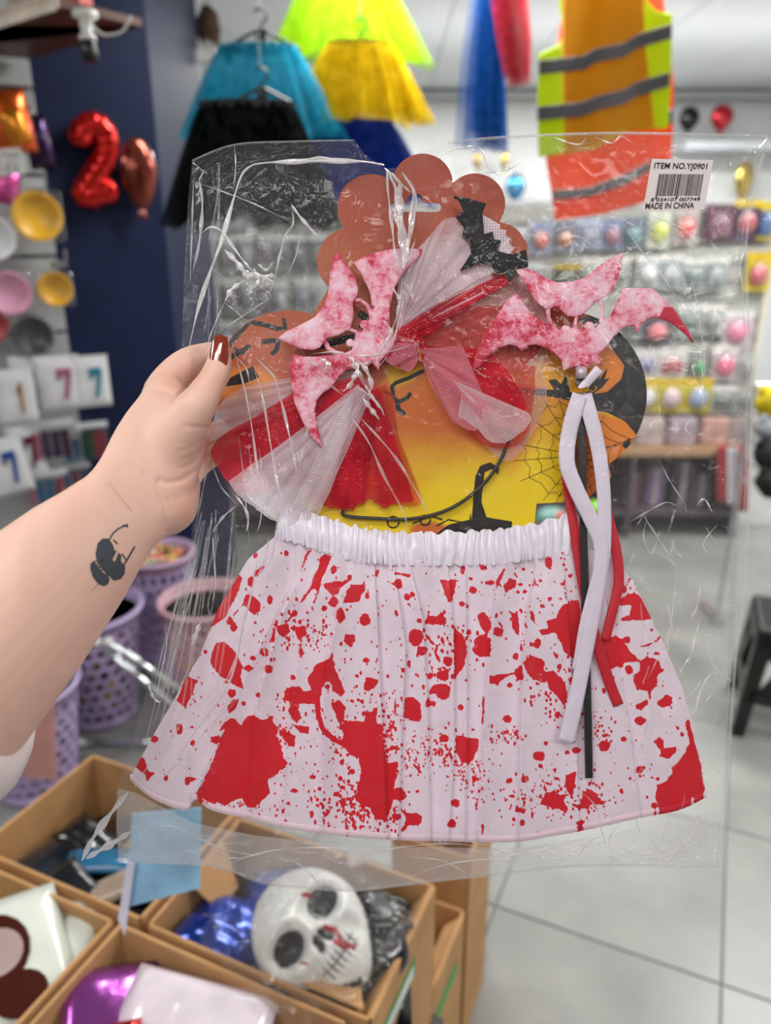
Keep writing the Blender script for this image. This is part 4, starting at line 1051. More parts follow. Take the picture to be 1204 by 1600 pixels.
B_t = cbox('cardboard_box', -0.36, -0.006, -0.36, -0.004, 'cardboard box with white packets, front left on the bench')
C_t = cbox('cardboard_box', 0.004, 0.36, -0.36, -0.004, 'cardboard box with white and purple packets, bottom centre')
D_t = cbox('cardboard_box', 0.04, 0.385, 0.006, 0.235, 'cardboard box holding the white skull mask', flaps=[((0.378, 0.235), (0.378, 0.01), (-0.035, 0.0), -0.055), ((0.05, 0.09), (0.05, 0.18), (0.035, 0.0), -0.06), ((0.25, 0.014), (0.37, 0.014), (0.0, 0.035), -0.012)])
# die-cut hand slots and green label on box D
for (a, b) in ((0.3795, 0.12),):
    pass
def facing(a, b, z, w_, h_, mat, name, parent, out=0.0008, lean=0.0):
    "thin plate on the right side of a box (plane a = const)"
    g = G(); ps = [kk(a + out, b - w_ / 2 + lean, z - h_ / 2), kk(a + out, b + w_ / 2 + lean, z - h_ / 2), kk(a + out, b + w_ / 2, z + h_ / 2), kk(a + out, b - w_ / 2, z + h_ / 2)]; g.prism(ps, b1 * 0.0006); return g.mk(name, mat, parent)
facing(0.385, 0.07, 0.635, 0.16, 0.034, plain('3f9a48', 0.5), 'green_label_border', D_t)
facing(0.3862, 0.07, 0.635, 0.14, 0.020, plain('d8dcdc', 0.5), 'label_strip', D_t)
for (a, b) in ((0.372, 0.15), (0.372, 0.03)):
    g = G(); g.prism([kk(0.368, b - .012, ZR - 0.03), kk(0.368, b + .012, ZR - 0.03), kk(0.355, b + .012, ZR - 0.026), kk(0.355, b - .012, ZR - 0.026)], (0, 0, 0.004)); g.mk('tuck_tab', CARDI, D_t)
E_t = cbox('cardboard_box', 0.20, 0.375, 0.26, 0.43, 'lower cardboard box with a green label on the floor at the right', z1=0.45, z0=0.0, flaps=[((0.375, 0.42), (0.375, 0.28), (-0.03, 0), -0.02)])
facing(0.375, 0.32, 0.36, 0.14, 0.03, plain('3f9a48', 0.5), 'green_label', E_t)
F_t = cbox('cardboard_box', 0.20, 0.36, 0.50, 0.66, 'far cardboard box behind the lower box', z1=0.50, z0=0.0)
sd_ = thing('black_table', 'black narrow stand just right of the far cardboard box', 'stand', kk(0.30, 0.76, 0))  # small black table, its leg beside the box
g = G(); g.prism([kk(.28, .74, 0), kk(.32, .74, 0), kk(.32, .78, 0), kk(.28, .78, 0)], (0, 0, .5)); g.mk('post', BLK, sd_)
g = G(); g.prism([kk(.10, .70, .5), kk(.34, .70, .5), kk(.34, .9, .5), kk(.10, .9, .5)], (0, 0, .02)); g.mk('top_board', BLK, sd_)
# ---- contents
rg = random.Random(21)
def packet_at(a, b, z, w_, h_, rz, tx, ty, mat, label, name='foil_packet', cat='packet', group=None, thick=0.012, extra=None):
    c = kk(a, b, z); M = Matrix.Rotation(rz, 3, 'Z') @ Matrix.Rotation(tx, 3, 'X') @ Matrix.Rotation(ty, 3, 'Y')
    nu, nv = 11, 11; vs = []; fs = []
    for side in (1, -1):
        for j in range(nv):
            for i in range(nu):
                x, y = i / (nu - 1) * 2 - 1, j / (nv - 1) * 2 - 1
                bl = (max(0, 1 - abs(x) ** 3) * max(0, 1 - abs(y) ** 3)) ** 0.7 + 0.35 * mn.noise(Vector((x * 2.5 + a * 50, y * 2.5 + b * 50, side))) * (1 - x * x) * (1 - y * y)
                vs.append(c + M @ Vector((x * w_ / 2, y * h_ / 2, side * thick * bl + side * 0.0005)))
    n = nu * nv
    for sd in (0, 1):
        for j in range(nv - 1):
            for i in range(nu - 1):
                q = [sd * n + j * nu + i, sd * n + j * nu + i + 1, sd * n + (j + 1) * nu + i + 1, sd * n + (j + 1) * nu + i]; fs.append(tuple(q if sd == 0 else q[::-1]))
    rim = [j * nu for j in range(nv)] + [(nv - 1) * nu + i for i in range(1, nu)] + [j * nu + nu - 1 for j in range(nv - 2, -1, -1)] + [i for i in range(nu - 2, 0, -1)]
    for p, q in zip(rim, rim[1:] + rim[:1]): fs.append((p, q, q + n, p + n))
    t = thing(name, label, cat, c, group)
    mk('packet', vs, fs, mat, t, smooth=True)
    if extra: extra(t, c, M, w_, h_, thick)
    return t
def under(t_, a, b, w_, h_, z0, z1, hexc, label):
    p = []
# box A: dark contents
AZ = 0.60
for k, (a, b, z, w_, h_, rz, hc, rough, lb_) in enumerate([
    (-0.17, 0.20, .615, .16, .12, .4, '16181c', .25, 'black glossy packet at the back left of the dark box'),
    (-0.08, 0.17, .635, .13, .11, -.3, 'a08a4e', .5, 'tan card packet leaning at the back of the dark box'),
    (-0.14, 0.12, .64, .13, .06, .2, '1f5f86', .2, 'blue glossy packet in the middle of the dark box'),
    (-0.22, 0.08, .62, .14, .12, .9, '232a33', .15, 'dark slate glossy packet at the left of the dark box'),
    (-0.11, 0.06, .635, .15, .05, .5, '9a8878', .3, 'beige glossy strip packet across the dark box'),
    (-0.05, 0.05, .63, .20, .09, -.35, '0a0a0c', .12, 'long black shiny packet at the front of the dark box'),
    (0.00, 0.12, .61, .10, .12, .1, '4a2320', .4, 'dark red-brown packet at the right of the dark box'),
    (-0.02, 0.215, .63, .04, .05, .1, '4a7fae', .4, 'small sky blue packet at the back of the dark box'),
    (-0.26, 0.16, .60, .09, .12, .1, '101216', .2, 'black packet in the far left corner of the dark box'),
    (-0.26, 0.04, .60, .08, .08, .1, '0f1a26', .2, 'navy packet in the near left corner of the dark box'),
    (-0.20, 0.14, .645, .07, .10, 1.1, '0c0d10', .2, 'small black shiny packet on top at the left of the dark box'),
    (-0.10, 0.20, .66, .05, .14, .7, '14161c', .2, 'narrow black packet leaning at the back wall of the dark box'),
    (-0.04, 0.11, .65, .07, .06, .2, '3a2420', .3, 'brown glossy packet on top at the right of the dark box'),
    (-0.15, 0.05, .65, .06, .08, .9, '11141a', .15, 'small black packet on top at the front of the dark box'),
    (-0.13, 0.13, .575, .30, .22, .0, '15161a', .4, 'large black packet lying under the others in the dark box')]):
    packet_at(a, b, z, w_, h_, rz, rg.uniform(-.3, .3), rg.uniform(-.3, .3), plain(hc, rough, coat=0.5, var=0.15), lb_, group='packets in the dark box')
# box B: white foil packets
def blot(t, c, M, w_, h_, th):
    for (x, y, rx, ry, hc) in ((-0.1, 0.08, .30, .28, '5a2418'), (0.05, -0.28, .22, .16, '5a2418'), (-0.08, 0.06, .22, .18, 'e6c9c6')):
        g = G(); z0 = th * (1.02 if hc != 'e6c9c6' else 1.1)
        pts = [c + M @ Vector(((x + rx * math.cos(a)) * w_, (y + ry * math.sin(a)) * h_, z0 * (1 - 0.55 * (((x + rx * math.cos(a)) * 2) ** 2 + ((y + ry * math.sin(a)) * 2) ** 2) * 0.6) + 0.002)) for a in [i * 2 * PI / 18 for i in range(18)]]
        g.prism(pts, M @ Vector((0, 0, 0.0012))); g.mk('printed_patch', foil(hc, 0.3), t)
WP = plain('ccd2c8', 0.18, coat=0.8, var=0.04, bump=0.3, bscale=20)
packet_at(-0.10, -0.105, .685, .15, .19, 0.55, .25, .10, WP, 'white glossy packet with a brown and pink printed patch, front left box', extra=blot, group='packets in the white packet box', thick=.01)
packet_at(-0.045, -0.075, .655, .09, .17, 0.3, .25, -.1, WP, 'white glossy packet right of the printed one', group='packets in the white packet box', thick=.008)
packet_at(-0.14, -0.03, .665, .16, .05, 0.0, .9, 0, plain('bcc0b6', .3, coat=.5), 'pale scalloped packet standing at the back of the front left box', group='packets in the white packet box', thick=.008)
packet_at(-0.17, -0.05, .672, .09, .05, 0.1, .8, 0, plain('d8c818', .2, coat=.8), 'yellow shiny packet at the back of the front left box', group='packets in the white packet box', thick=.008)
packet_at(-0.05, -0.03, .65, .07, .05, -.3, .8, 0, plain('c8b818', .2, coat=.8), 'yellow packet in the right corner of the front left box', group='packets in the white packet box', thick=.008)
packet_at(-0.18, -0.2, .62, .30, .30, 0, 0, 0, plain('c2c6bc', .2, coat=.8), 'large white packet lying under the others, front left box', group='packets in the white packet box', thick=.02)
# box C
packet_at(0.07, -0.10, .665, .12, .14, .3, .15, .2, foil('9a4aa0', .2), 'shiny purple foil packet in the bottom centre box', group='packets in the bottom centre box')
packet_at(0.17, -0.06, .675, .20, .09, -.25, .2, 0, plain('dcd0da', .3, coat=.5), 'pale lilac balloon packet in the bottom centre box', group='packets in the bottom centre box', thick=.018)
packet_at(0.12, -0.13, .69, .04, .05, .2, .2, 0, foil('c81a1a', .2), 'small red foil packet in the bottom centre box', group='packets in the bottom centre box')
packet_at(0.20, -0.15, .675, .17, .06, -.1, .1, 0, plain('3a1418', .3, coat=.5), 'dark maroon packet at the bottom edge of the centre box', group='packets in the bottom centre box')
packet_at(0.18, -0.2, .62, .32, .28, 0, 0, 0, plain('b8a8c0', .3, coat=.5), 'large lilac packet lying under the others, bottom centre box', group='packets in the bottom centre box', thick=.02)
c = kk(0.085, -0.165, .70); t = thing('ring_toy', 'black ring toy with a pale centre in the bottom centre box', 'toy', c)
g = G(); g.tube([c + Vector((.018 * math.cos(a), .018 * math.sin(a), 0)) for a in [i * 2 * PI / 20 for i in range(21)]], .009, 10, caps=False); g.mk('ring', BLK, t, smooth=True)
g = G(); g.ell(c - Vector((0, 0, .004)), .012, .012, .006); g.mk('centre', plain('c8a8a8', .4), t, smooth=True)
# box D: blue foil, black foil around the mask
for (a, b, z, w_, h_, rz, hc, lb_) in ((.13, .10, .635, .14, .13, .2, '0d3fa8', 'shiny blue foil fringe pack left of the skull mask'), (.115, .045, .655, .12, .08, -.4, '0a3390', 'crumpled blue foil pack in front of the skull mask'), (.16, .19, .63, .14, .10, .2, '2a55b0', 'blue foil pack behind the skull mask'), (.25, .035, .665, .20, .09, .1, '07080f', 'black shiny pack before the chin of the skull mask'), (.22, .12, .60, .32, .21, 0, '0a0c14', 'black pack lying under the skull mask')):
    packet_at(a, b, z, w_, h_, rz, rg.uniform(-.3, .3), rg.uniform(-.3, .3), plain(hc, .15, metal=.5, coat=.6, bump=1.0, bscale=45, var=.1), lb_, group='foil packs around the skull mask', thick=.03)
# mask
mc = P(482, 1452, 1.022)
ax_d = (P(565, 1530, 1.05) - P(425, 1405, 1.05)); 
ax_e = (P(505, 1408, 1.05) - P(445, 1472, 1.05))
nrm = Vector((-0.05, -0.55, 0.83)).normalized()
ax_d = (ax_d - nrm * ax_d.dot(nrm)).normalized(); ax_e = nrm.cross(ax_d).normalized()
if ax_e.x < 0: ax_e = -ax_e
sM = 1.05 / F
H_, W_ = 118 * sM, 88 * sM
nu = 110; U_, V_ = np.meshgrid(np.linspace(-1, 1, nu), np.linspace(-1, 1, nu))
rad = np.sqrt(U_ ** 2 + V_ ** 2); mxr = np.maximum(np.abs(U_), np.abs(V_)); k = np.where(rad > 0, mxr / np.maximum(rad, 1e-6), 1); U2, V2 = U_ * k, V_ * k
wd = np.where(V2 > 0, 1 - 0.34 * V2 ** 1.6, 1.0)
XX, YY = U2 * W_ * wd, V2 * H_ * np.where(V2 < 0, 0.8, 0.95)
hh = 0.062 * np.sqrt(np.clip(1 - (U2 ** 2 + V2 ** 2), 0, 1))
ink = np.full(XX.shape, 30.0)
px_ = XX / sM; py_ = YY / sM
def pit(cx_, cy_, rx, ry, dep, ang=0.0, black=True):
    global hh, ink
    ca, sa = math.cos(ang), math.sin(ang); x = (px_ - cx_) * ca + (py_ - cy_) * sa; y = -(px_ - cx_) * sa + (py_ - cy_) * ca
    d = np.hypot(x / rx, y / ry); hh = hh - dep * (1 / (1 + np.exp((d - 1) * 7))); 
    if black: ink = np.minimum(ink, (d - 0.88) * min(rx, ry))
pit(-38, -2, 30, 24, 0.016, 0.15); pit(40, -2, 30, 24, 0.016, -0.15)
pit(-7, 32, 8, 15, 0.007, 0.3); pit(9, 32, 8, 15, 0.007, -0.3)
hh += 0.008 * np.exp(-((px_ / 14) ** 2 + ((py_ - 8) / 22) ** 2)) + 0.006 * np.exp(-(((np.abs(px_) - 38) / 34) ** 2 + ((py_ + 30) / 8) ** 2)) + 0.008 * np.exp(-(((np.abs(px_) - 52) / 14) ** 2 + ((py_ - 32) / 12) ** 2))
hh -= 0.010 * np.exp(-(((np.abs(px_) - 44) / 12) ** 2 + ((py_ - 62) / 20) ** 2))
for i in range(-3, 4):
    hh -= 0.004 * np.exp(-(((px_ - i * 9) / 1.8) ** 2)) * np.exp(-(((py_ - 66) / 15) ** 2)); ink = np.minimum(ink, sd_line(px_, py_, [(i * 9, 56), (i * 9, 76)], 2.2))
hh -= 0.004 * np.exp(-(((py_ - 66 - px_ ** 2 / 160) / 1.8) ** 2)) * (np.abs(px_) < 34)
ink = np.minimum(ink, sd_line(px_, py_, [(-34, 60), (-12, 66), (12, 66), (34, 60)], 2.4))
for q in ([(-20, -75), (-10, -80), (4, -72), (-6, -66), (-20, -75)], [(8, -82), (22, -76), (14, -66)]): ink = np.minimum(ink, sd_line(px_, py_, q, 1.6) + 0.3)
bl = np.full(XX.shape, 30.0)
for q, w_ in (([(16, 26), (22, 40), (14, 60), (22, 74)], 7), ([(30, -28), (36, -22)], 6), ([(-40, 26), (-36, 34)], 4), ([(10, 50), (16, 66)], 9)): bl = np.minimum(bl, sd_line(px_, py_, q, w_) + 2 * fnoise(px_ / 4, py_ / 4))
Vt = np.array(mc) + XX[..., None] * np.array(ax_e) + YY[..., None] * np.array(ax_d) + (hh - 0.02)[..., None] * np.array(nrm)
mm, nt, b_, out_ = newmat('mask_plastic')
a1, a2 = N(nt, 'ShaderNodeAttribute', attribute_name='ink'), N(nt, 'ShaderNodeAttribute', attribute_name='blood')
m1_, m2_ = N(nt, 'ShaderNodeMix', data_type='RGBA'), N(nt, 'ShaderNodeMix', data_type='RGBA')
r1, r2 = N(nt, 'ShaderNodeMapRange'), N(nt, 'ShaderNodeMapRange')
for r_, a_ in ((r1, a1), (r2, a2)):
    r_.inputs['From Min'].default_value = -1; r_.inputs['From Max'].default_value = 1; nt.links.new(a_.outputs['Fac'], r_.inputs['Value'])
m1_.inputs[6].default_value = L('16161a') + (1,); m1_.inputs[7].default_value = L('dfe0dc') + (1,); m2_.inputs[6].default_value = L('b02338') + (1,)
nt.links.new(r1.outputs[0], m1_.inputs[0]); nt.links.new(m1_.outputs[2], m2_.inputs[7]); nt.links.new(r2.outputs[0], m2_.inputs[0]); nt.links.new(m2_.outputs[2], b_.inputs['Base Color'])
b_.inputs['Roughness'].default_value = 0.25; b_.inputs['Coat Weight'].default_value = 0.5
tm = thing('skull_mask', 'white skull mask with black sockets and blood streaks in the cardboard box', 'mask', mc - nrm * 0.05)
o = fmesh('face', Vt.reshape(-1, 3), grid_faces(nu, nu), mm, tm, attrs={'ink': ink.ravel(), 'blood': bl.ravel()}); solidify(o, 0.002, -1)
g = G(); cb = P(588, 1462, 1.06); g.ell(cb, .048, .06, .04, nu=30, nv=18); g.v = [v + Vector((.02 * mn.noise(v * 30), .02 * mn.noise(v * 35 + Vector((3, 3, 3))), .025 * mn.noise(v * 28))) for v in g.v]
tb = thing('black_hood', 'black shiny hood bunched behind the skull mask', 'hood', cb); g.mk('hood', plain('121418', .15, coat=.8, bump=1.0, bscale=50), tb, smooth=True)
g = G(); g.tube([cb + Vector((-.05, 0, .02)), cb + Vector((0, -.02, .04)), cb + Vector((.05, 0, .02))], .004, 6); g.mk('drawstring', BLK, tb)
g = G(); n_ = 26; vs = []
for j in range(n_):
    for i in range(n_):
        u_, v_ = i / (n_ - 1) * 2 - 1, j / (n_ - 1) * 2 - 1
        p = mc + ax_e * u_ * W_ * 1.25 + ax_d * v_ * H_ * 1.1 + nrm * (0.054 * math.sqrt(max(0, 1 - (u_ * u_ + v_ * v_) / 2.0)) - 0.012 + 0.012 * mn.noise(Vector((u_ * 4, v_ * 4, 0))))
        vs.append(p)
tw = thing('mask_bag', 'clear plastic bag wrapped over the skull mask', 'bag', mc)
o = fmesh('film', np.array([tuple(v) for v in vs]), grid_faces(n_, n_), film('mask_bag_film', .04, .02, 1.2, 50), tw)
g = G(); g.tube([mc + ax_e * W_ * 1.2 + nrm * .015, mc + ax_e * W_ * 1.38 + nrm * .02], [.004, .015], 8); g.mk('knot', film('knot_film', .3, .1), tw)
# blue and white leaflet sticking out of the boxes
a, b, c_, d = [P(206, 1272, .93), P(314, 1262, .93), P(312, 1388, .94), P(196, 1418, .94)]
t = thing('leaflet', 'sky blue and white leaflet sticking out under the bag', 'leaflet', d)
g = G(); g.prism([a, b, c_, d], (0, 0.0012, 0)); g.mk('blue_page', plain('8fbfe0', .5, var=.12), t)
g = G(); g.prism([P(199, 1345, .925), P(209, 1350, .925), P(194, 1462, .935), P(184, 1436, .935)], (0.001, 0.001, 0)); g.mk('white_page', plain('cfd0e4', .6), t)
# ================================================================ THE COSTUME PACK IN THE HAND
def Kv(p, off=0.0): return K(p[0], p[1], off)
def sheet(name, sdf_out, box, res, off, mat, parent, attrs=None, base=None, thick=0.0, uvs=1.0, proj=None, cut=True, disp=None):
    "flat sheet cut to an outline (signed distance), lying in the pack"
    X, Y = np.meshgrid(np.arange(box[0], box[2] + res, res), np.arange(box[1], box[3] + res, res))
    X = X.astype(float); Y = Y.astype(float)
    S = sdf_out(X, Y)
    gy, gx = np.gradient(S, res); gn = np.hypot(gx, gy) + 1e-6
    near = (S > 0) & (S < res * 2.2)
    X = np.where(near, X - S * gx / gn ** 2, X); Y = np.where(near, Y - S * gy / gn ** 2, Y)
    O = np.full(X.shape, float(off)) if not callable(off) else off(X, Y)
    V = Karr(X, Y, O) if proj is None else proj(X, Y)
    Q = grid_faces(*X.shape); s = S.ravel()[Q]
    ok = (s < 0).any(1) & (s < res * 2).all(1) if cut else (s < 0).all(1)
    if proj is not None: ok &= np.isfinite(V.reshape(-1, 3)[Q]).all((1, 2))
    Q = Q[ok]; used = np.unique(Q); mp = np.full(X.size, -1); mp[used] = np.arange(len(used))
    at = {}
    if attrs: 
        for k_, fn in attrs.items(): a = fn(X, Y); at[k_] = (a.reshape(-1, 3) if a.ndim == 3 else a.ravel())[used]
    uv = np.stack([X.ravel(), -Y.ravel()], 1)[used] * (D0 / F)
    o = fmesh(name, V.reshape(-1, 3)[used], mp[Q], mat, parent, attrs=at, uv=uv)
    if thick: solidify(o, thick, -1)
    return o
# ---- outline of the bag
BAG = [(300, 250), (330, 236), (366, 225), (460, 220), (553, 218), (572, 244), (600, 263), (620, 262), (650, 240), (690, 224), (780, 214), (950, 207), (1110, 210), (1200, 212), (1196, 240), (1178, 300), (1165, 385), (1169, 497), (1174, 575), (1172, 650), (1171, 751), (1166, 836), (1160, 934), (1150, 1012), (1146, 1087), (1139, 1170), (1134, 1290), (1126, 1357), (1000, 1354), (900, 1355), (780, 1368), (700, 1376), (560, 1393), (514, 1392), (420, 1384), (359, 1362), (316, 1353), (250, 1349), (184, 1346), (180, 1290), (182, 1235), (205, 1160), (235, 1060), (258, 975), (276, 910), (296, 865), (302, 800), (318, 740), (326, 700), (318, 640), (287, 640), (283, 560), (288, 420), (293, 320)]
BAGS = [tuple(p) for p in BAG]
FRONT = 18.6
def draped(X, Y):
    S = -sd_poly(X, Y, BAGS)
    e = 1 - np.exp(-np.clip(S, 0, None) / 32.0)
    return e
RID = []
_r = random.Random(11)
def crumple(X, Y, seed, amp):
    "sharp folds: ridged noise, stretched in a few directions"
    Z = 0
    for k, (ang, sx, sy, a) in enumerate(((0.2, 150, 38, 1.0), (1.25, 120, 30, 0.8), (-0.7, 90, 26, 0.6), (0.9, 40, 14, 0.28))):
        u_ = (X * math.cos(ang) + Y * math.sin(ang)) / sx; v_ = (-X * math.sin(ang) + Y * math.cos(ang)) / sy
        n_ = fnoise(u_ + seed * 7.3 + k * 31 + 50, v_ + seed * 3.1 + k * 13 + 50, 2)
        Z = Z + a * (1 - np.abs(n_) * 5.0)
    return Z * amp
def front_off(X, Y):
    e = draped(X, Y); S = -sd_poly(X, Y, BAGS)
    return e * FRONT + crumple(X, Y, 1, 0.42) * np.clip(S / 25, 0, 1) + 0.35
def back_off(X, Y):
    e = draped(X, Y); S = -sd_poly(X, Y, BAGS)
    return -e * 5.5 + crumple(X, Y, 4, 0.4) * np.clip(S / 25, 0, 1) - 0.35
bag = thing('plastic_bag', 'large clear crinkled plastic bag held up in the hand, costume inside', 'bag', K(650, 1390))
FILM_F = film('bag_film_front', haze=0.006, gloss=0.0, bump=0.5, scale=70, rough=0.045)
FILM_B = film('bag_film_back', haze=0.035, gloss=0.0, bump=0.5, scale=55, rough=0.08)
o1 = sheet('front_film', lambda X, Y: sd_poly(X, Y, BAGS), (170, 195, 1212, 1405), 4.0, front_off, FILM_F, bag)
o2 = sheet('back_film', lambda X, Y: sd_poly(X, Y, BAGS), (170, 195, 1212, 1405), 6.0, back_off, FILM_B, bag)
# seams
def ribbon(g, pts, w, off, offs=None, lift=0.0, n=None, twist=None):
    "narrow strip of film following pixel points; a shallow roof in section"
    ps = resample(catmull(pts, 6), n or max(6, int(len(pts) * 6)))
    base = len(g.v)
    for i, p in enumerate(ps):
        a = ps[min(i + 1, len(ps) - 1)] - ps[max(i - 1, 0)]; a = a / (np.linalg.norm(a) + 1e-9); nx, ny = -a[1], a[0]
        ww = (w(i / (len(ps) - 1)) if callable(w) else w) / 2
        o_ = off(p[0], p[1]) if callable(off) else off
        g.v += [K(p[0] - nx * ww, p[1] - ny * ww, o_), K(p[0] + nx * ww * 0.1, p[1] + ny * ww * 0.1, o_ + lift), K(p[0] + nx * ww, p[1] + ny * ww, o_)]
    for i in range(len(ps) - 1):
        b = base + i * 3
        g.f += [(b, b + 1, b + 4, b + 3), (b + 1, b + 2, b + 5, b + 4)]
    return g
def foff(x, y): return float(front_off(np.array([[x]], float), np.array([[y]], float))[0, 0]) + 0.5
SEAM = film('bag_seam_film', haze=0.22, gloss=0.06, bump=1.0, scale=300, rough=0.1)
g = G()
ribbon(g, [(1198, 214), (1178, 300), (1165, 385), (1169, 497), (1174, 575), (1171, 751), (1160, 934), (1150, 1012), (1139, 1170), (1127, 1355)], 5, 1.0, lift=0.6, n=120)
ribbon(g, [(1192, 214), (1171, 300), (1158, 385), (1162, 497), (1167, 575), (1164, 751), (1153, 934), (1143, 1012), (1132, 1170), (1120, 1355)], 2, 1.5, lift=0.4, n=120)
g.mk('side_seam', SEAM, bag)
g = G(); ribbon(g, [(700, 223), (780, 215), (950, 208), (1110, 211), (1198, 213)], 5, 1.0, lift=0.5, n=80)
ribbon(g, [(300, 251), (366, 226), (460, 221), (553, 219)], 3, 1.0, lift=0.5, n=60)
g.mk('mouth_edge', SEAM, bag)
g = G(); ribbon(g, [(184, 1344), (250, 1348), (316, 1351), (359, 1360), (420, 1382), (514, 1390), (560, 1391), (700, 1374), (780, 1366), (900, 1353), (1126, 1355)], 5, 1.0, lift=0.5, n=140); g.mk('bottom_seam', SEAM, bag)
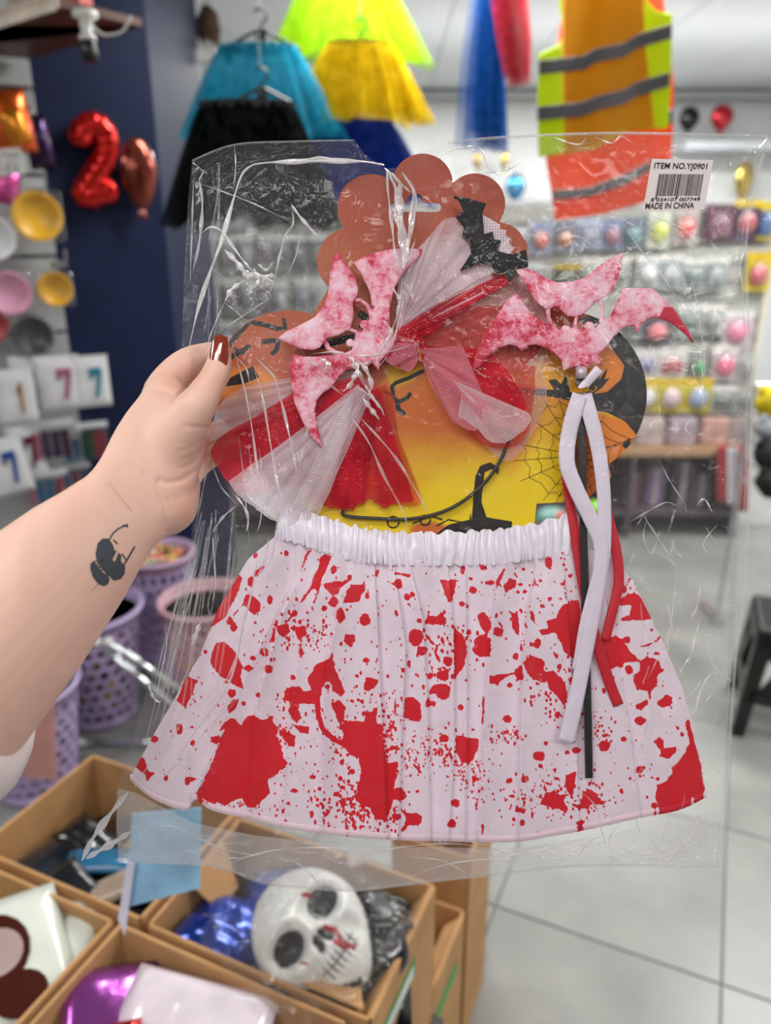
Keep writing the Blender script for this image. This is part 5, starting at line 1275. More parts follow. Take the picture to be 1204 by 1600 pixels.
# ---- folds and creases on the film, highlights whitened into their haze: ((points), width, strength)
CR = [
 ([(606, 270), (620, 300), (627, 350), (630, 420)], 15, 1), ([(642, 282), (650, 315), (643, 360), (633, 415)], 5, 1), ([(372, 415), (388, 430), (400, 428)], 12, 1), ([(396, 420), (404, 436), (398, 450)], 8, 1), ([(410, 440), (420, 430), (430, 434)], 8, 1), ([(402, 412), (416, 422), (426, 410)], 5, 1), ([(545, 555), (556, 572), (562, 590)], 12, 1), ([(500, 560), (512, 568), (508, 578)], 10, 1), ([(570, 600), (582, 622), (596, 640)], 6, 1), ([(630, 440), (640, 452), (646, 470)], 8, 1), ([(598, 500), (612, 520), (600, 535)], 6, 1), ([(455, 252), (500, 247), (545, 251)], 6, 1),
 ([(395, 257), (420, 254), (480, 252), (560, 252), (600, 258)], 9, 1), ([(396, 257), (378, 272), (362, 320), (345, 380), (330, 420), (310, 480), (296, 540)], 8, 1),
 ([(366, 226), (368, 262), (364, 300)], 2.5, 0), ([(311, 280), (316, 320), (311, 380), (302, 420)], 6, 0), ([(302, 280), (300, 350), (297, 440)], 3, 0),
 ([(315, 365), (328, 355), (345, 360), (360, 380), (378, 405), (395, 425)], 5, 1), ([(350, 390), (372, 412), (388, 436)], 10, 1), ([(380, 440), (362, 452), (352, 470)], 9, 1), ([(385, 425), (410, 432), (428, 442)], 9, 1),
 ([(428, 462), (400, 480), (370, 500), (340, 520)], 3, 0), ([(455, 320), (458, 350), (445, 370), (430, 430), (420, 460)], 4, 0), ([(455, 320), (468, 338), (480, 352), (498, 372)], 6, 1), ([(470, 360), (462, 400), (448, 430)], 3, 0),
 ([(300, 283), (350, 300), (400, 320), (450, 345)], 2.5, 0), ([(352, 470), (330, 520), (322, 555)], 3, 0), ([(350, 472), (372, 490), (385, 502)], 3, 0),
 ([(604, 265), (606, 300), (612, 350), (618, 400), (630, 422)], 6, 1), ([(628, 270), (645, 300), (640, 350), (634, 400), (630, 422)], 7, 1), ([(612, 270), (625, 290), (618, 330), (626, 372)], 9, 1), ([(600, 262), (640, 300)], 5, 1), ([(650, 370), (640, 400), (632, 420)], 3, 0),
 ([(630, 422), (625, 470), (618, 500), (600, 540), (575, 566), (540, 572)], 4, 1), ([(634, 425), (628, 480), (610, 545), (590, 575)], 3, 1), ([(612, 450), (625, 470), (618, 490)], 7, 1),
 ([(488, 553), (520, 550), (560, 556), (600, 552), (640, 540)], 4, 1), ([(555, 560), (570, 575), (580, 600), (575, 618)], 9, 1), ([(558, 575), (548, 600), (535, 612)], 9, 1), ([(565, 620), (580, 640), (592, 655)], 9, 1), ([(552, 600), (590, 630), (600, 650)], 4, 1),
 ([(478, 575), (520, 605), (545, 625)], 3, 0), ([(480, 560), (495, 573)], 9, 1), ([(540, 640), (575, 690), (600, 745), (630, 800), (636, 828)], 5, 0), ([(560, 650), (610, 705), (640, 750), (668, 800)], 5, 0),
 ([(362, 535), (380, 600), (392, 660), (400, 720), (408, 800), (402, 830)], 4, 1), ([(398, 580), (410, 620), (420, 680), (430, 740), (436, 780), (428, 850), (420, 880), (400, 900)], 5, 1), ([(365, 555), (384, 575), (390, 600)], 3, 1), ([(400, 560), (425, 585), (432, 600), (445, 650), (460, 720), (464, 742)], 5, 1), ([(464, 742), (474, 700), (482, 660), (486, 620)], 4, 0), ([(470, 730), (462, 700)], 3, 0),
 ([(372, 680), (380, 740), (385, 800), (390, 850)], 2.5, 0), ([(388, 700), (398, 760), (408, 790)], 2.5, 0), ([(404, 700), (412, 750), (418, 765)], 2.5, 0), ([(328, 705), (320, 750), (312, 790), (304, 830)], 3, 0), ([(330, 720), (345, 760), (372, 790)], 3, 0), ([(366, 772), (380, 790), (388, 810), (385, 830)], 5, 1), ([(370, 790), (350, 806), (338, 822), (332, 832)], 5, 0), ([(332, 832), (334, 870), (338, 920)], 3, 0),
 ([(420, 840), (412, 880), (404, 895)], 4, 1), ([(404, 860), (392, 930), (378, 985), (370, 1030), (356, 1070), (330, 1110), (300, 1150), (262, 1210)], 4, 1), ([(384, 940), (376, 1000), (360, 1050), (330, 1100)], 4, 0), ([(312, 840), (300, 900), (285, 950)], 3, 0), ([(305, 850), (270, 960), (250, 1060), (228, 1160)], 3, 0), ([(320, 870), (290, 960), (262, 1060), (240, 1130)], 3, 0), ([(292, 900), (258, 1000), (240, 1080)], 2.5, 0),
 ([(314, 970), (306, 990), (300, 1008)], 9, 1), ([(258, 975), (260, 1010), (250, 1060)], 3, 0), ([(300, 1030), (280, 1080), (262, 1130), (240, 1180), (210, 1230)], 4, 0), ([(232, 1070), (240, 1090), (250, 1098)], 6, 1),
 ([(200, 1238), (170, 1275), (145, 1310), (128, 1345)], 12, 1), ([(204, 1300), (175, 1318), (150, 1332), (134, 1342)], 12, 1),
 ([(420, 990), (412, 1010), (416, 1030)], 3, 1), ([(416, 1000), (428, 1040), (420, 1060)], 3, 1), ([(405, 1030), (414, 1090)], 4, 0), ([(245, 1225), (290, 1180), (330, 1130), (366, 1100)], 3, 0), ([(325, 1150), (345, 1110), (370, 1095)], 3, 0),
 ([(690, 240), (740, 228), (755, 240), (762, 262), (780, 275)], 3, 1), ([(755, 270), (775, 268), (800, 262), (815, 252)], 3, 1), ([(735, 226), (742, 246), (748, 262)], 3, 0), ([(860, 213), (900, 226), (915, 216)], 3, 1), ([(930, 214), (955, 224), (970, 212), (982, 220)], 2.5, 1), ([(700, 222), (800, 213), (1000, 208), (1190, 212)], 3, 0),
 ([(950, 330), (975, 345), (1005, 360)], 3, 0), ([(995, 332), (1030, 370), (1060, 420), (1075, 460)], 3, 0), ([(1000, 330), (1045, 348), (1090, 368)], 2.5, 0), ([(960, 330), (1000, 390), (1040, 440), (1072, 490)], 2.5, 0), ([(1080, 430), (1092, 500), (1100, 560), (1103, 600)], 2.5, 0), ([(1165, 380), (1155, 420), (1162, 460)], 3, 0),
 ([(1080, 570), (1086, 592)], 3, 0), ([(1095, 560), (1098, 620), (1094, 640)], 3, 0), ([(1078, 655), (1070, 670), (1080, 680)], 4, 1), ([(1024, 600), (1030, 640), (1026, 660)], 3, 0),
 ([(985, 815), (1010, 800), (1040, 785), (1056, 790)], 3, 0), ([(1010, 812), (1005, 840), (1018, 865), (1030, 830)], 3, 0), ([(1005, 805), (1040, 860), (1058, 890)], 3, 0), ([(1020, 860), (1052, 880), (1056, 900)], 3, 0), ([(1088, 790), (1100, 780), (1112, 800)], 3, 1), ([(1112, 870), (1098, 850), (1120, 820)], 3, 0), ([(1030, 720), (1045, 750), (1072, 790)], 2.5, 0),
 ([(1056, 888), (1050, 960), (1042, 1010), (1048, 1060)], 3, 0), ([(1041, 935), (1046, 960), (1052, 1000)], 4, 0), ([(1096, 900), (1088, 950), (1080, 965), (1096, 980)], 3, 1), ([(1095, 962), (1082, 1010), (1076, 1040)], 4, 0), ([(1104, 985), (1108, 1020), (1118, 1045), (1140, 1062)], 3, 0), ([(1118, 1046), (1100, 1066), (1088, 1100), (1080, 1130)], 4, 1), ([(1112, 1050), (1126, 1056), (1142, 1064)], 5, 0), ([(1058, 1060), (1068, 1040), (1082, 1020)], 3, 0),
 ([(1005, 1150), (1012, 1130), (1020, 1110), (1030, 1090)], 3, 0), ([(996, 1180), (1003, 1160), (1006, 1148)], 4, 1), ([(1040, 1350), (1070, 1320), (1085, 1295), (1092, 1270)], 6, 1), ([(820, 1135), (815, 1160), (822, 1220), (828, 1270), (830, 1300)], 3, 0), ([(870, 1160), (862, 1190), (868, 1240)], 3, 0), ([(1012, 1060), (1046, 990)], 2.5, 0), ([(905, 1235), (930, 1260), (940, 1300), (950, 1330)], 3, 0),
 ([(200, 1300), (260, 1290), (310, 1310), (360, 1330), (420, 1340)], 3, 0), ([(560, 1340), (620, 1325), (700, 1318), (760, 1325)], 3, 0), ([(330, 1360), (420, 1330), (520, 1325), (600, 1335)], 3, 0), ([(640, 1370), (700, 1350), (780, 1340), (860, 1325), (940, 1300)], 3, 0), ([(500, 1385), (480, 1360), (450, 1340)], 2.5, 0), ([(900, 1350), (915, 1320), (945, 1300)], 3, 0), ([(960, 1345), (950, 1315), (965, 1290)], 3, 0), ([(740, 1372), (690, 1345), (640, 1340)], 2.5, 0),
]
CREASE_GLINT = film('bag_crease_glint_film', haze=0.40, gloss=0.14, bump=0.8, scale=90, rough=0.07)
FOLD_GLINT = film('bag_fold_glint_film', haze=0.78, gloss=0.25, bump=1.0, scale=120, rough=0.08)  # film highlights painted as diffuse white on the folds
for st_, mt in ((0, CREASE_GLINT), (1, FOLD_GLINT)):
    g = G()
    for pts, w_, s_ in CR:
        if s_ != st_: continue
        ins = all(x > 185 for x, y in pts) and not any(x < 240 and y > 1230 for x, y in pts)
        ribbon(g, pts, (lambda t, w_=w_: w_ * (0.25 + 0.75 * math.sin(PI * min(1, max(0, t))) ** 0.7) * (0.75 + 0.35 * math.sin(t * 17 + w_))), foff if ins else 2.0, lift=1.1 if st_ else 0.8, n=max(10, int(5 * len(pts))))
    o = g.mk('fold_ridge_glints' if st_ else 'crease_line_glints', mt, bag, smooth=True, label='standing folds of the film, highlights painted white' if st_ else 'fine creases of the film, highlights painted white', kind='stuff')
# long gathered folds down the left edge and a doubled strip along the bottom
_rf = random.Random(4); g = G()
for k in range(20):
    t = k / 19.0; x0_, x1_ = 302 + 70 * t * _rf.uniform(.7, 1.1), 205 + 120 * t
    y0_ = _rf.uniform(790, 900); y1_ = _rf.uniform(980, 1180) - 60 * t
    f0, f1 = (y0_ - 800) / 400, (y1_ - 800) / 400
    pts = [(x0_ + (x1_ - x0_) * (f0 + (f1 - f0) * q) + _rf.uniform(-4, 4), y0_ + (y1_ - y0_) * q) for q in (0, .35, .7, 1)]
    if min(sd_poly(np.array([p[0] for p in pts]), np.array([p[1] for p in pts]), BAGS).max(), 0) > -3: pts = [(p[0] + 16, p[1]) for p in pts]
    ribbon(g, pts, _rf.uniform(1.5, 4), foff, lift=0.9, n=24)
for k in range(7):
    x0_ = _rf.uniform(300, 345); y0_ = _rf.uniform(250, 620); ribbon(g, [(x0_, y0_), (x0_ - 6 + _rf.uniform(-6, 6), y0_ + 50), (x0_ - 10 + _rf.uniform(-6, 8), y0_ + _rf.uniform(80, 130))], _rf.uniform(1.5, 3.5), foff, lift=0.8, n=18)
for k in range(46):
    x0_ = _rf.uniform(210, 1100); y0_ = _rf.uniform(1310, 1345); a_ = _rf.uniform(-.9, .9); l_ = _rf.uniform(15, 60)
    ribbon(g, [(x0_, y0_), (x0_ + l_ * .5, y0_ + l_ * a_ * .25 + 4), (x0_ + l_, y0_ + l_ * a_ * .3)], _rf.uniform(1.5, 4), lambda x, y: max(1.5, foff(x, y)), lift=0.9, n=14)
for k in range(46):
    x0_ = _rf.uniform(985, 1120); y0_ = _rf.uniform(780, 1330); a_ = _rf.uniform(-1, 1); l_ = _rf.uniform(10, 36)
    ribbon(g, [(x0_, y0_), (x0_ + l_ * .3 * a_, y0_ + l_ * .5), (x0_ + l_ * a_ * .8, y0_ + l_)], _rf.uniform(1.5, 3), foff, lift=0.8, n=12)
g.mk('gathered_folds', film('bag_gather_sheen_film', haze=0.16, gloss=0.07, bump=0.8, scale=90, rough=0.07), bag, smooth=True, label='fine gathered folds with painted sheen along the film edges', kind='stuff')  # sheen lines of the gathers painted as white haze
sheet('bottom_gusset', lambda X, Y: np.maximum(sd_poly(X, Y, BAGS) + 2, sd_poly(X, Y, [(150, 1225), (210, 1238), (300, 1285), (400, 1306), (560, 1322), (800, 1326), (940, 1306), (1140, 1262), (1140, 1420), (150, 1420)])), (170, 1215, 1150, 1405), 5.0, lambda X, Y: -0.5 + 0.6 * crumple(X, Y, 9, 0.6), film('bag_gusset_film', haze=0.27, gloss=0.03, bump=1.0, scale=90, rough=0.1), bag)
# barcode sticker
stk = [(1018, 248), (1114, 250), (1100, 327), (1004, 329)]
so = 21.0
g = G(); g.prism([Kv(p, so) for p in stk], FWD * 0.0002); s_lab = g.mk('barcode_sticker', plain('d5c9c9', 0.5, var=0.01), bag, label='pinkish white barcode sticker')
BK = plain('1b1a1c', 0.6)
def stick(u, v): # u,v in sticker unit coordinates, v down
    a = np.array(stk, float); p = (a[0] * (1 - u) + a[1] * u) * (1 - v) + (a[3] * (1 - u) + a[2] * u) * v
    return p
g = G(); rb = random.Random(8); u = 0.16
while u < 0.88:
    w_ = rb.choice((0.006, 0.006, 0.011, 0.016)); 
    tall = 0.78 if (u < 0.185 or u > 0.86 or 0.50 < u < 0.53) else 0.72
    g.prism([Kv(stick(u, 0.29), so + 0.35), Kv(stick(u + w_, 0.29), so + 0.35), Kv(stick(u + w_, tall), so + 0.35), Kv(stick(u, tall), so + 0.35)], FWD * 0.0001); u += w_ + rb.choice((0.006, 0.010, 0.013))
g.mk('barcode_lines', BK, s_lab, kind='stuff')
def text_on(body, u0, u1, v0, v1, mat, parent, name):
    cu = bpy.data.curves.new('t', 'FONT'); cu.body = body; cu.size = 1.0; cu.offset = 0.012
    to = bpy.data.objects.new('t', cu); COL.objects.link(to)
    bpy.context.view_layer.update()
    me = to.to_mesh(); vs = np.array([v.co[:] for v in me.vertices]); fs = [tuple(p.vertices) for p in me.polygons]; to.to_mesh_clear()
    bpy.data.objects.remove(to)
    x0_, x1_ = vs[:, 0].min(), vs[:, 0].max(); y0_, y1_ = vs[:, 1].min(), vs[:, 1].max()
    W = [K(*stick(u0 + (u1 - u0) * (x - x0_) / (x1_ - x0_), v1 - (v1 - v0) * (y - y0_) / (y1_ - y0_)), so + 0.45) for x, y, z in vs]
    mk(name, W, fs, mat, parent)
text_on('ITEM NO.YJ0901', 0.06, 0.92, 0.07, 0.22, BK, s_lab, 'item_number_print')
text_on('8 034107 007749', 0.10, 0.90, 0.755, 0.825, BK, s_lab, 'barcode_digits')
text_on('MADE IN CHINA', 0.03, 0.82, 0.85, 0.97, BK, s_lab, 'origin_print')

# ---- backing card
circ = [(660, 287, 47), (580, 325, 53), (547, 408, 52), (742, 318, 47), (775, 397, 50), (450, 600, 115), (880, 616, 130), (655, 380, 95), (665, 500, 90)]
bodyp = [(520, 440), (560, 420), (800, 430), (900, 500), (955, 745), (920, 777), (880, 785), (838, 787), (832, 842), (480, 838), (468, 772), (380, 700), (470, 520)]
def card_sd(X, Y):
    S = sd_poly(X, Y, bodyp)
    for (x, y, r) in circ: S = np.minimum(S, np.hypot(X - x, Y - y) - r)
    slot = np.minimum(sd_line(X, Y, [(616, 324), (682, 324)], 14), np.hypot(X - 648, Y - 314) - 12)
    return np.maximum(S, -slot)
def lerp3(a, b, t): return np.array(a)[None, None] * (1 - t[..., None]) + np.array(b)[None, None] * t[..., None]
def sstep(x, a, b): t = np.clip((x - a) / (b - a), 0, 1); return t * t * (3 - 2 * t)
def card_col(X, Y):
    rust, rust2, lit = np.array(L('a8502f')), np.array(L('b5623c')), np.array(L('c0805c'))
    C_ = lerp3(L('94381c'), L('a84f2a'), sstep(Y, 250, 560))
    g1 = sstep(X, 620, 480) * sstep(Y, 330, 420) * sstep(Y, 520, 450); C_ = C_ * (1 - g1[..., None] * 0.5) + np.array(L('b87048')) * g1[..., None] * 0.5
    # lower scene: orange brown to yellow
    n = fnoise(X / 60, Y / 40, 3)
    t = sstep(Y + 60 * n + 70 * sstep(X, 790, 850), 672, 775)
    low = lerp3(L('c4741c'), L('e8c80c'), t)
    br = np.exp(-(((X - 690) / 105) ** 2 + ((Y - 645) / 58) ** 2)) * 0.9
    low = low * (1 - br[..., None]) + np.array(L('b4541c')) * br[..., None]
    m = sstep(sd_poly(X, Y, [(600, 590), (680, 545), (780, 555), (960, 560), (1000, 640), (960, 840), (470, 840), (470, 780), (560, 650)]), 4, -4)
    C_ = C_ * (1 - m[..., None]) + low * m[..., None]
    y1 = sstep(sd_poly(X, Y, [(600, 575), (640, 560), (665, 572), (645, 596), (612, 606)]), 5, -5); C_ = C_ * (1 - y1[..., None]) + np.array(L('c9a414')) * y1[..., None]
    ye = sstep(sd_ell(X, Y, 905, 578, 72, 40), 6, -6) ; C_ = C_ * (1 - ye[..., None]) + lerp3(L('e0a428'), L('d87a1c'), sstep(np.hypot(X - 880, Y - 590), 10, 75)) * ye[..., None]
    yb = sstep(sd_poly(X, Y, [(780, 560), (870, 575), (880, 606), (780, 600)]), 4, -4); C_ = C_ * (1 - yb[..., None]) + np.array(L('d99a1c')) * yb[..., None]
    ol = sstep(sd_poly(X, Y, [(900, 640), (1000, 660), (1010, 760), (900, 800), (880, 760)]), 5, -5); C_ = C_ * (1 - ol[..., None]) + np.array(L('dc7c22')) * ol[..., None]
    ow = sstep(sd_poly(X, Y, [(790, 640), (840, 660), (800, 720), (770, 690)]), 14, -14); C_ = C_ * (1 - ow[..., None] * .8) + np.array(L('dc6a20')) * ow[..., None] * .8
    lo = sstep(sd_ell(X, Y, 380, 600, 50, 26), 8, -8); C_ = C_ * (1 - lo[..., None]) + np.array(L('d9853c')) * lo[..., None]
    pk = sstep(sd_ell(X, Y, 670, 828, 30, 12), 3, -3); C_ = C_ * (1 - pk[..., None]) + np.array(L('c8642c')) * pk[..., None]
    return C_
INKP = [  # closed black shapes on the card
 [(949, 532), (903, 500), (930, 488), (960, 500), (995, 545), (1012, 600), (1012, 640), (1003, 690), (990, 675), (977, 659), (949, 645), (921, 640), (889, 626), (861, 620), (800, 614), (780, 612), (780, 604), (861, 609), (894, 613), (921, 617), (949, 612), (970, 592), (975, 571), (956, 545)],
 [(348, 545), (366, 522), (386, 504), (392, 506), (376, 524), (362, 540), (354, 560)],
 [(360, 590), (395, 572), (405, 590), (380, 600), (352, 604)],
 [(735, 835), (738, 790), (742, 745), (750, 728), (766, 722), (780, 732), (778, 742), (768, 733), (757, 738), (754, 760), (752, 785), (760, 808), (800, 815), (798, 835)],
 [(735, 800), (733, 812), (700, 820), (680, 835), (740, 835)],
 [(975, 690), (984, 684), (985, 692), (1000, 700), (988, 712), (976, 718), (972, 710), (982, 704), (972, 698)],
 [(905, 600), (918, 606), (922, 596), (932, 592), (940, 578), (934, 596), (950, 572), (944, 594), (956, 586), (940, 606), (925, 616), (905, 612)],
 [(856, 594), (868, 592), (876, 600), (884, 585), (890, 610), (884, 626), (866, 610)]]
INKL = [([(395, 504), (415, 508), (434, 514)], 6), ([(443, 500), (446, 512), (434, 514)], 5), ([(412, 534), (428, 532), (434, 534), (432, 546), (426, 552)], 6), ([(450, 522), (480, 530), (500, 532)], 6), ([(360, 558), (372, 552), (388, 542)], 6), ([(366, 545), (380, 552)], 4),
 ([(500, 540), (540, 530), (552, 528)], 9), ([(565, 492), (575, 500), (566, 510)], 10),
 ([(660, 580), (640, 590), (618, 598), (612, 604), (614, 620), (622, 628), (636, 622), (640, 616)], 5), ([(620, 626), (622, 640), (630, 646)], 6), ([(608, 616), (600, 612)], 3),
 ([(682, 822), (700, 812), (720, 816)], 2), ([(645, 818), (672, 806), (690, 812)], 2)]
for (cx_, cy_, r_) in ((614, 816, 9), (664, 813, 8)):
    INKL.append(([(cx_ + r_ * math.cos(a), cy_ + r_ * math.sin(a)) for a in [i * PI / 6 for i in range(0, 12)]], 2.2))
def card_ink(X, Y):
    S = np.full(X.shape, 30.0)
    for p in INKP: a = np.array(p); umin(S, X, Y, lambda x, y, p=p: sd_poly(x, y, p), a[:, 0].min(), a[:, 1].min(), a[:, 0].max(), a[:, 1].max())
    for p, w_ in INKL: a = np.array(p); umin(S, X, Y, lambda x, y, p=p, w_=w_: sd_line(x, y, p, w_ * 1.3), a[:, 0].min() - w_, a[:, 1].min() - w_, a[:, 0].max() + w_, a[:, 1].max() + w_)
    return S + 0.8 * fnoise(X / 5, Y / 5, 2)
cardm = attr_cloth('printed_card', None, '1c1918', rough=0.4, coat=0.08)
card = thing('backing_card', 'glossy rust, orange and yellow printed card shaped like a pumpkin, in the bag', 'card', K(660, 835, 0))
o = sheet('printed_card', card_sd, (325, 235, 1018, 845), 1.7, 0.0, cardm, card, attrs={'ink': card_ink, 'base': card_col}, thick=0.0006)
g = G(); ctr = (905, 712)
rays_ = [(700, 290), ]
ends = [(812, 640), (846, 620), (868, 612), (800, 692), (803, 720), (812, 752), (848, 782), (880, 786), (868, 786), (945, 648), (985, 690), (1000, 682), (975, 742), (948, 752), (925, 770)]
rr = []
for e in ends:
    g.tube([Kv(ctr, 0.15), Kv(e, 0.15)], 0.00022, 4)
srt = sorted(ends, key=lambda e: math.atan2(e[1] - ctr[1], e[0] - ctr[0]))
for f_ in (0.25, 0.45, 0.65, 0.85):
    for a, b in zip(srt, srt[1:] + srt[:1]):
        p = [ctr[0] + (a[0] - ctr[0]) * f_, ctr[1] + (a[1] - ctr[1]) * f_]; q = [ctr[0] + (b[0] - ctr[0]) * f_, ctr[1] + (b[1] - ctr[1]) * f_]
        m_ = [(p[0] + q[0]) / 2 * 0.93 + ctr[0] * 0.07, (p[1] + q[1]) / 2 * 0.93 + ctr[1] * 0.07]
        g.tube([Kv(p, 0.15), Kv(m_, 0.15), Kv(q, 0.15)], 0.0002, 4)
g.mk('printed_web', plain('4a2814', 0.5), card, kind='stuff')

# ---- felt bats
def mat_felt():
    m, nt, b, out = newmat('mottled_pink_felt')
    tc = N(nt, 'ShaderNodeTexCoord')
    n1_ = N(nt, 'ShaderNodeTexNoise'); n1_.inputs['Scale'].default_value = 55; n1_.inputs['Detail'].default_value = 5; n1_.inputs['Roughness'].default_value = 0.7
    n2_ = N(nt, 'ShaderNodeTexNoise'); n2_.inputs['Scale'].default_value = 300; n2_.inputs['Detail'].default_value = 6; n2_.inputs['Roughness'].default_value = 0.8
    nt.links.new(tc.outputs['Object'], n1_.inputs[0]); nt.links.new(tc.outputs['Object'], n2_.inputs[0])
    at = N(nt, 'ShaderNodeAttribute', attribute_name='dye')
    ad = N(nt, 'ShaderNodeMath', operation='MULTIPLY_ADD'); ad.inputs[1].default_value = 0.62; nt.links.new(n2_.outputs['Fac'], ad.inputs[0]); nt.links.new(n1_.outputs['Fac'], ad.inputs[2])
    a3 = N(nt, 'ShaderNodeMath', operation='ADD'); nt.links.new(ad.outputs[0], a3.inputs[0]); nt.links.new(at.outputs['Fac'], a3.inputs[1])
    r = N(nt, 'ShaderNodeValToRGB'); e = r.color_ramp.elements
    e[0].position = 0.64; e[0].color = L('eccfdf') + (1,); e[1].position = 1.0; e[1].color = L('c22440') + (1,)
    x = e.new(0.80); x.color = L('e8aabb') + (1,); x = e.new(0.93); x.color = L('dc6480') + (1,)
    nt.links.new(a3.outputs[0], r.inputs[0]); nt.links.new(r.outputs[0], b.inputs['Base Color'])
    b.inputs['Roughness'].default_value = 0.85; b.inputs['Sheen Weight'].default_value = 0.3
    bp = N(nt, 'ShaderNodeBump'); bp.inputs['Strength'].default_value = 0.35; bp.inputs['Distance'].default_value = 0.0006
    nt.links.new(n2_.outputs['Fac'], bp.inputs['Height']); nt.links.new(bp.outputs[0], b.inputs['Normal'])
    return m
FELT = mat_felt()
def conv(pts, ox, oy, s): return [(ox + x / s, oy + y / s) for x, y in pts]
def felt(name, sdf, box, off, parent, thick=0.0022, dye=None, res=1.6, mat=None):
    def dy(X, Y):
        e = 0.12 * np.exp(sdf(X, Y) / 3.5) + 0.16 * fnoise(X / 30 + off, Y / 30, 2)
        if dye is not None: e = e + dye(X, Y)
        return e
    def offs(X, Y):
        S = sdf(X, Y); return off + 0.9 * (1 - np.exp(np.clip(S, -30, 0) / 2.5)) + 0.8 * fnoise(X / 70, Y / 70, 2)
    return sheet(name, sdf, box, res, offs, mat or FELT, parent, attrs={'dye': dy}, thick=thick)
z = (730, 380, 3.254)
wb = conv([(30, 640), (35, 590), (75, 480), (140, 380), (200, 290), (250, 250), (290, 310), (330, 365), (390, 400), (425, 442), (460, 448), (540, 430), (600, 440), (650, 430), (690, 385), (720, 380), (760, 300), (790, 230), (795, 150), (850, 175), (950, 240), (1040, 320), (1110, 420), (1155, 510), (1090, 450), (1040, 410), (985, 385), (930, 380), (885, 410), (865, 460), (850, 425), (820, 422), (790, 430), (740, 480), (700, 530), (670, 570), (685, 620), (640, 610), (600, 630), (550, 625), (520, 635), (485, 650), (480, 600), (450, 570), (400, 535), (350, 515), (310, 520), (275, 550), (255, 525), (210, 515), (150, 540), (100, 580), (60, 630)], *z)
wc = conv([(245, 135), (300, 130), (350, 145), (400, 180), (460, 200), (530, 195), (600, 175), (660, 120), (720, 80), (795, 45), (780, 120), (760, 200), (735, 245), (690, 280), (650, 300), (620, 335), (580, 365), (555, 375), (510, 370), (450, 325), (400, 335), (360, 310), (330, 270), (300, 220), (270, 175)], *z)
def wbat_sd(X, Y):
    S = sd_poly(X, Y, wb)
    for (x, y, r) in ((500, 445, 28), (618, 425, 27)): S = np.minimum(S, np.hypot(X - (730 + x / 3.254), Y - (380 + y / 3.254)) - r / 3.254)
    for l, w_ in (([(408, 325), (412, 380), (430, 425), (465, 455)], 22), ([(555, 365), (548, 410), (552, 450)], 18), ([(672, 285), (688, 330), (680, 395)], 22)): S = np.minimum(S, sd_line(X, Y, conv(l, *z), w_ / 3.254))
    return S
wand = thing('bat_wand', 'toy wand with a mottled pink felt bat, black stick and white and red ribbons', 'wand', K(920, 1216, 12))
felt('bat', wbat_sd, (734, 450, 1090, 585), 12.0, wand, dye=lambda X, Y: 0.55 * sstep(sd_poly(X, Y, conv([(1000, 330), (1060, 330), (1170, 520), (1090, 460), (1020, 400), (975, 385)], *z)), 3, -3) - 0.03 + 0.06 * sstep(X, 900, 800) + 0.09 * np.exp(-((Y - 560) / 18) ** 2) - 0.05 * np.exp(-(((X - 935) / 60) ** 2 + ((Y - 505) / 30) ** 2)))
felt('crescent', lambda X, Y: sd_poly(X, Y, wc), (800, 390, 980, 500), 12.6, wand, dye=lambda X, Y: -0.05 * np.exp(-(((X - 940) / 20) ** 2 + ((Y - 440) / 12) ** 2)))
z2 = (430, 370, 4.704)
lc_ = conv([(455, 100), (420, 170), (400, 280), (390, 400), (360, 500), (290, 590), (200, 640), (90, 690), (15, 745), (80, 775), (170, 820), (270, 835), (330, 815), (380, 745), (460, 725), (550, 680), (575, 590), (570, 480), (600, 440), (610, 390), (590, 310), (540, 230), (495, 170)], *z2)
lb2 = conv([(570, 185), (640, 150), (740, 115), (850, 90), (960, 85), (1080, 90), (1070, 130), (1000, 200), (930, 280), (880, 370), (850, 480), (840, 560), (840, 640), (855, 700), (915, 745), (870, 790), (820, 860), (770, 920), (760, 995), (710, 920), (680, 950), (600, 960), (520, 980), (460, 1040), (410, 1110), (350, 1150), (305, 1200), (290, 1290), (310, 1400), (350, 1550), (270, 1480), (200, 1360), (140, 1220), (110, 1060), (105, 940), (130, 860), (200, 880), (300, 880), (420, 870), (500, 860), (560, 830), (580, 760), (590, 700), (640, 690), (690, 600), (680, 530), (710, 540), (700, 430), (670, 350), (620, 260)], *z2)
def lbat_sd(X, Y):
    S = sd_poly(X, Y, lb2)
    for (x, y, r) in ((655, 645, 34), (550, 780, 30)): S = np.minimum(S, np.hypot(X - (430 + x / 4.704), Y - (370 + y / 4.704)) - r / 4.704)
    for l, w_ in (([(575, 465), (620, 465), (670, 500), (700, 560)], 30), ([(365, 770), (390, 820), (440, 850), (490, 860)], 34), ([(545, 680), (600, 700)], 24)): S = np.minimum(S, sd_line(X, Y, conv(l, *z2), w_ / 4.704))
    return S
hb = thing('bat_headband', 'black headband with red and white tulle bows and felt bats, in the bag', 'headband', K(560, 806, 4))
felt('pink_bat', lbat_sd, (448, 383, 664, 702), 10.8, hb, dye=lambda X, Y: -0.0 * X + 0.08 * sstep(Y, 620, 700))
felt('pink_crescent', lambda X, Y: sd_poly(X, Y, lc_), (430, 386, 562, 552), 12.0, hb, dye=lambda X, Y: 0.06 * sstep(X, 470, 440))
z3 = (620, 280, 2.508)
bb = conv([(222, 65), (280, 75), (350, 95), (335, 130), (340, 215), (375, 205), (380, 235), (408, 240), (395, 280), (450, 295), (505, 275), (515, 345), (475, 350), (460, 380), (440, 402), (420, 365), (380, 370), (370, 330), (320, 330), (245, 360), (290, 290), (285, 240), (255, 225), (262, 190), (230, 150), (258, 125), (245, 90)], *z3)
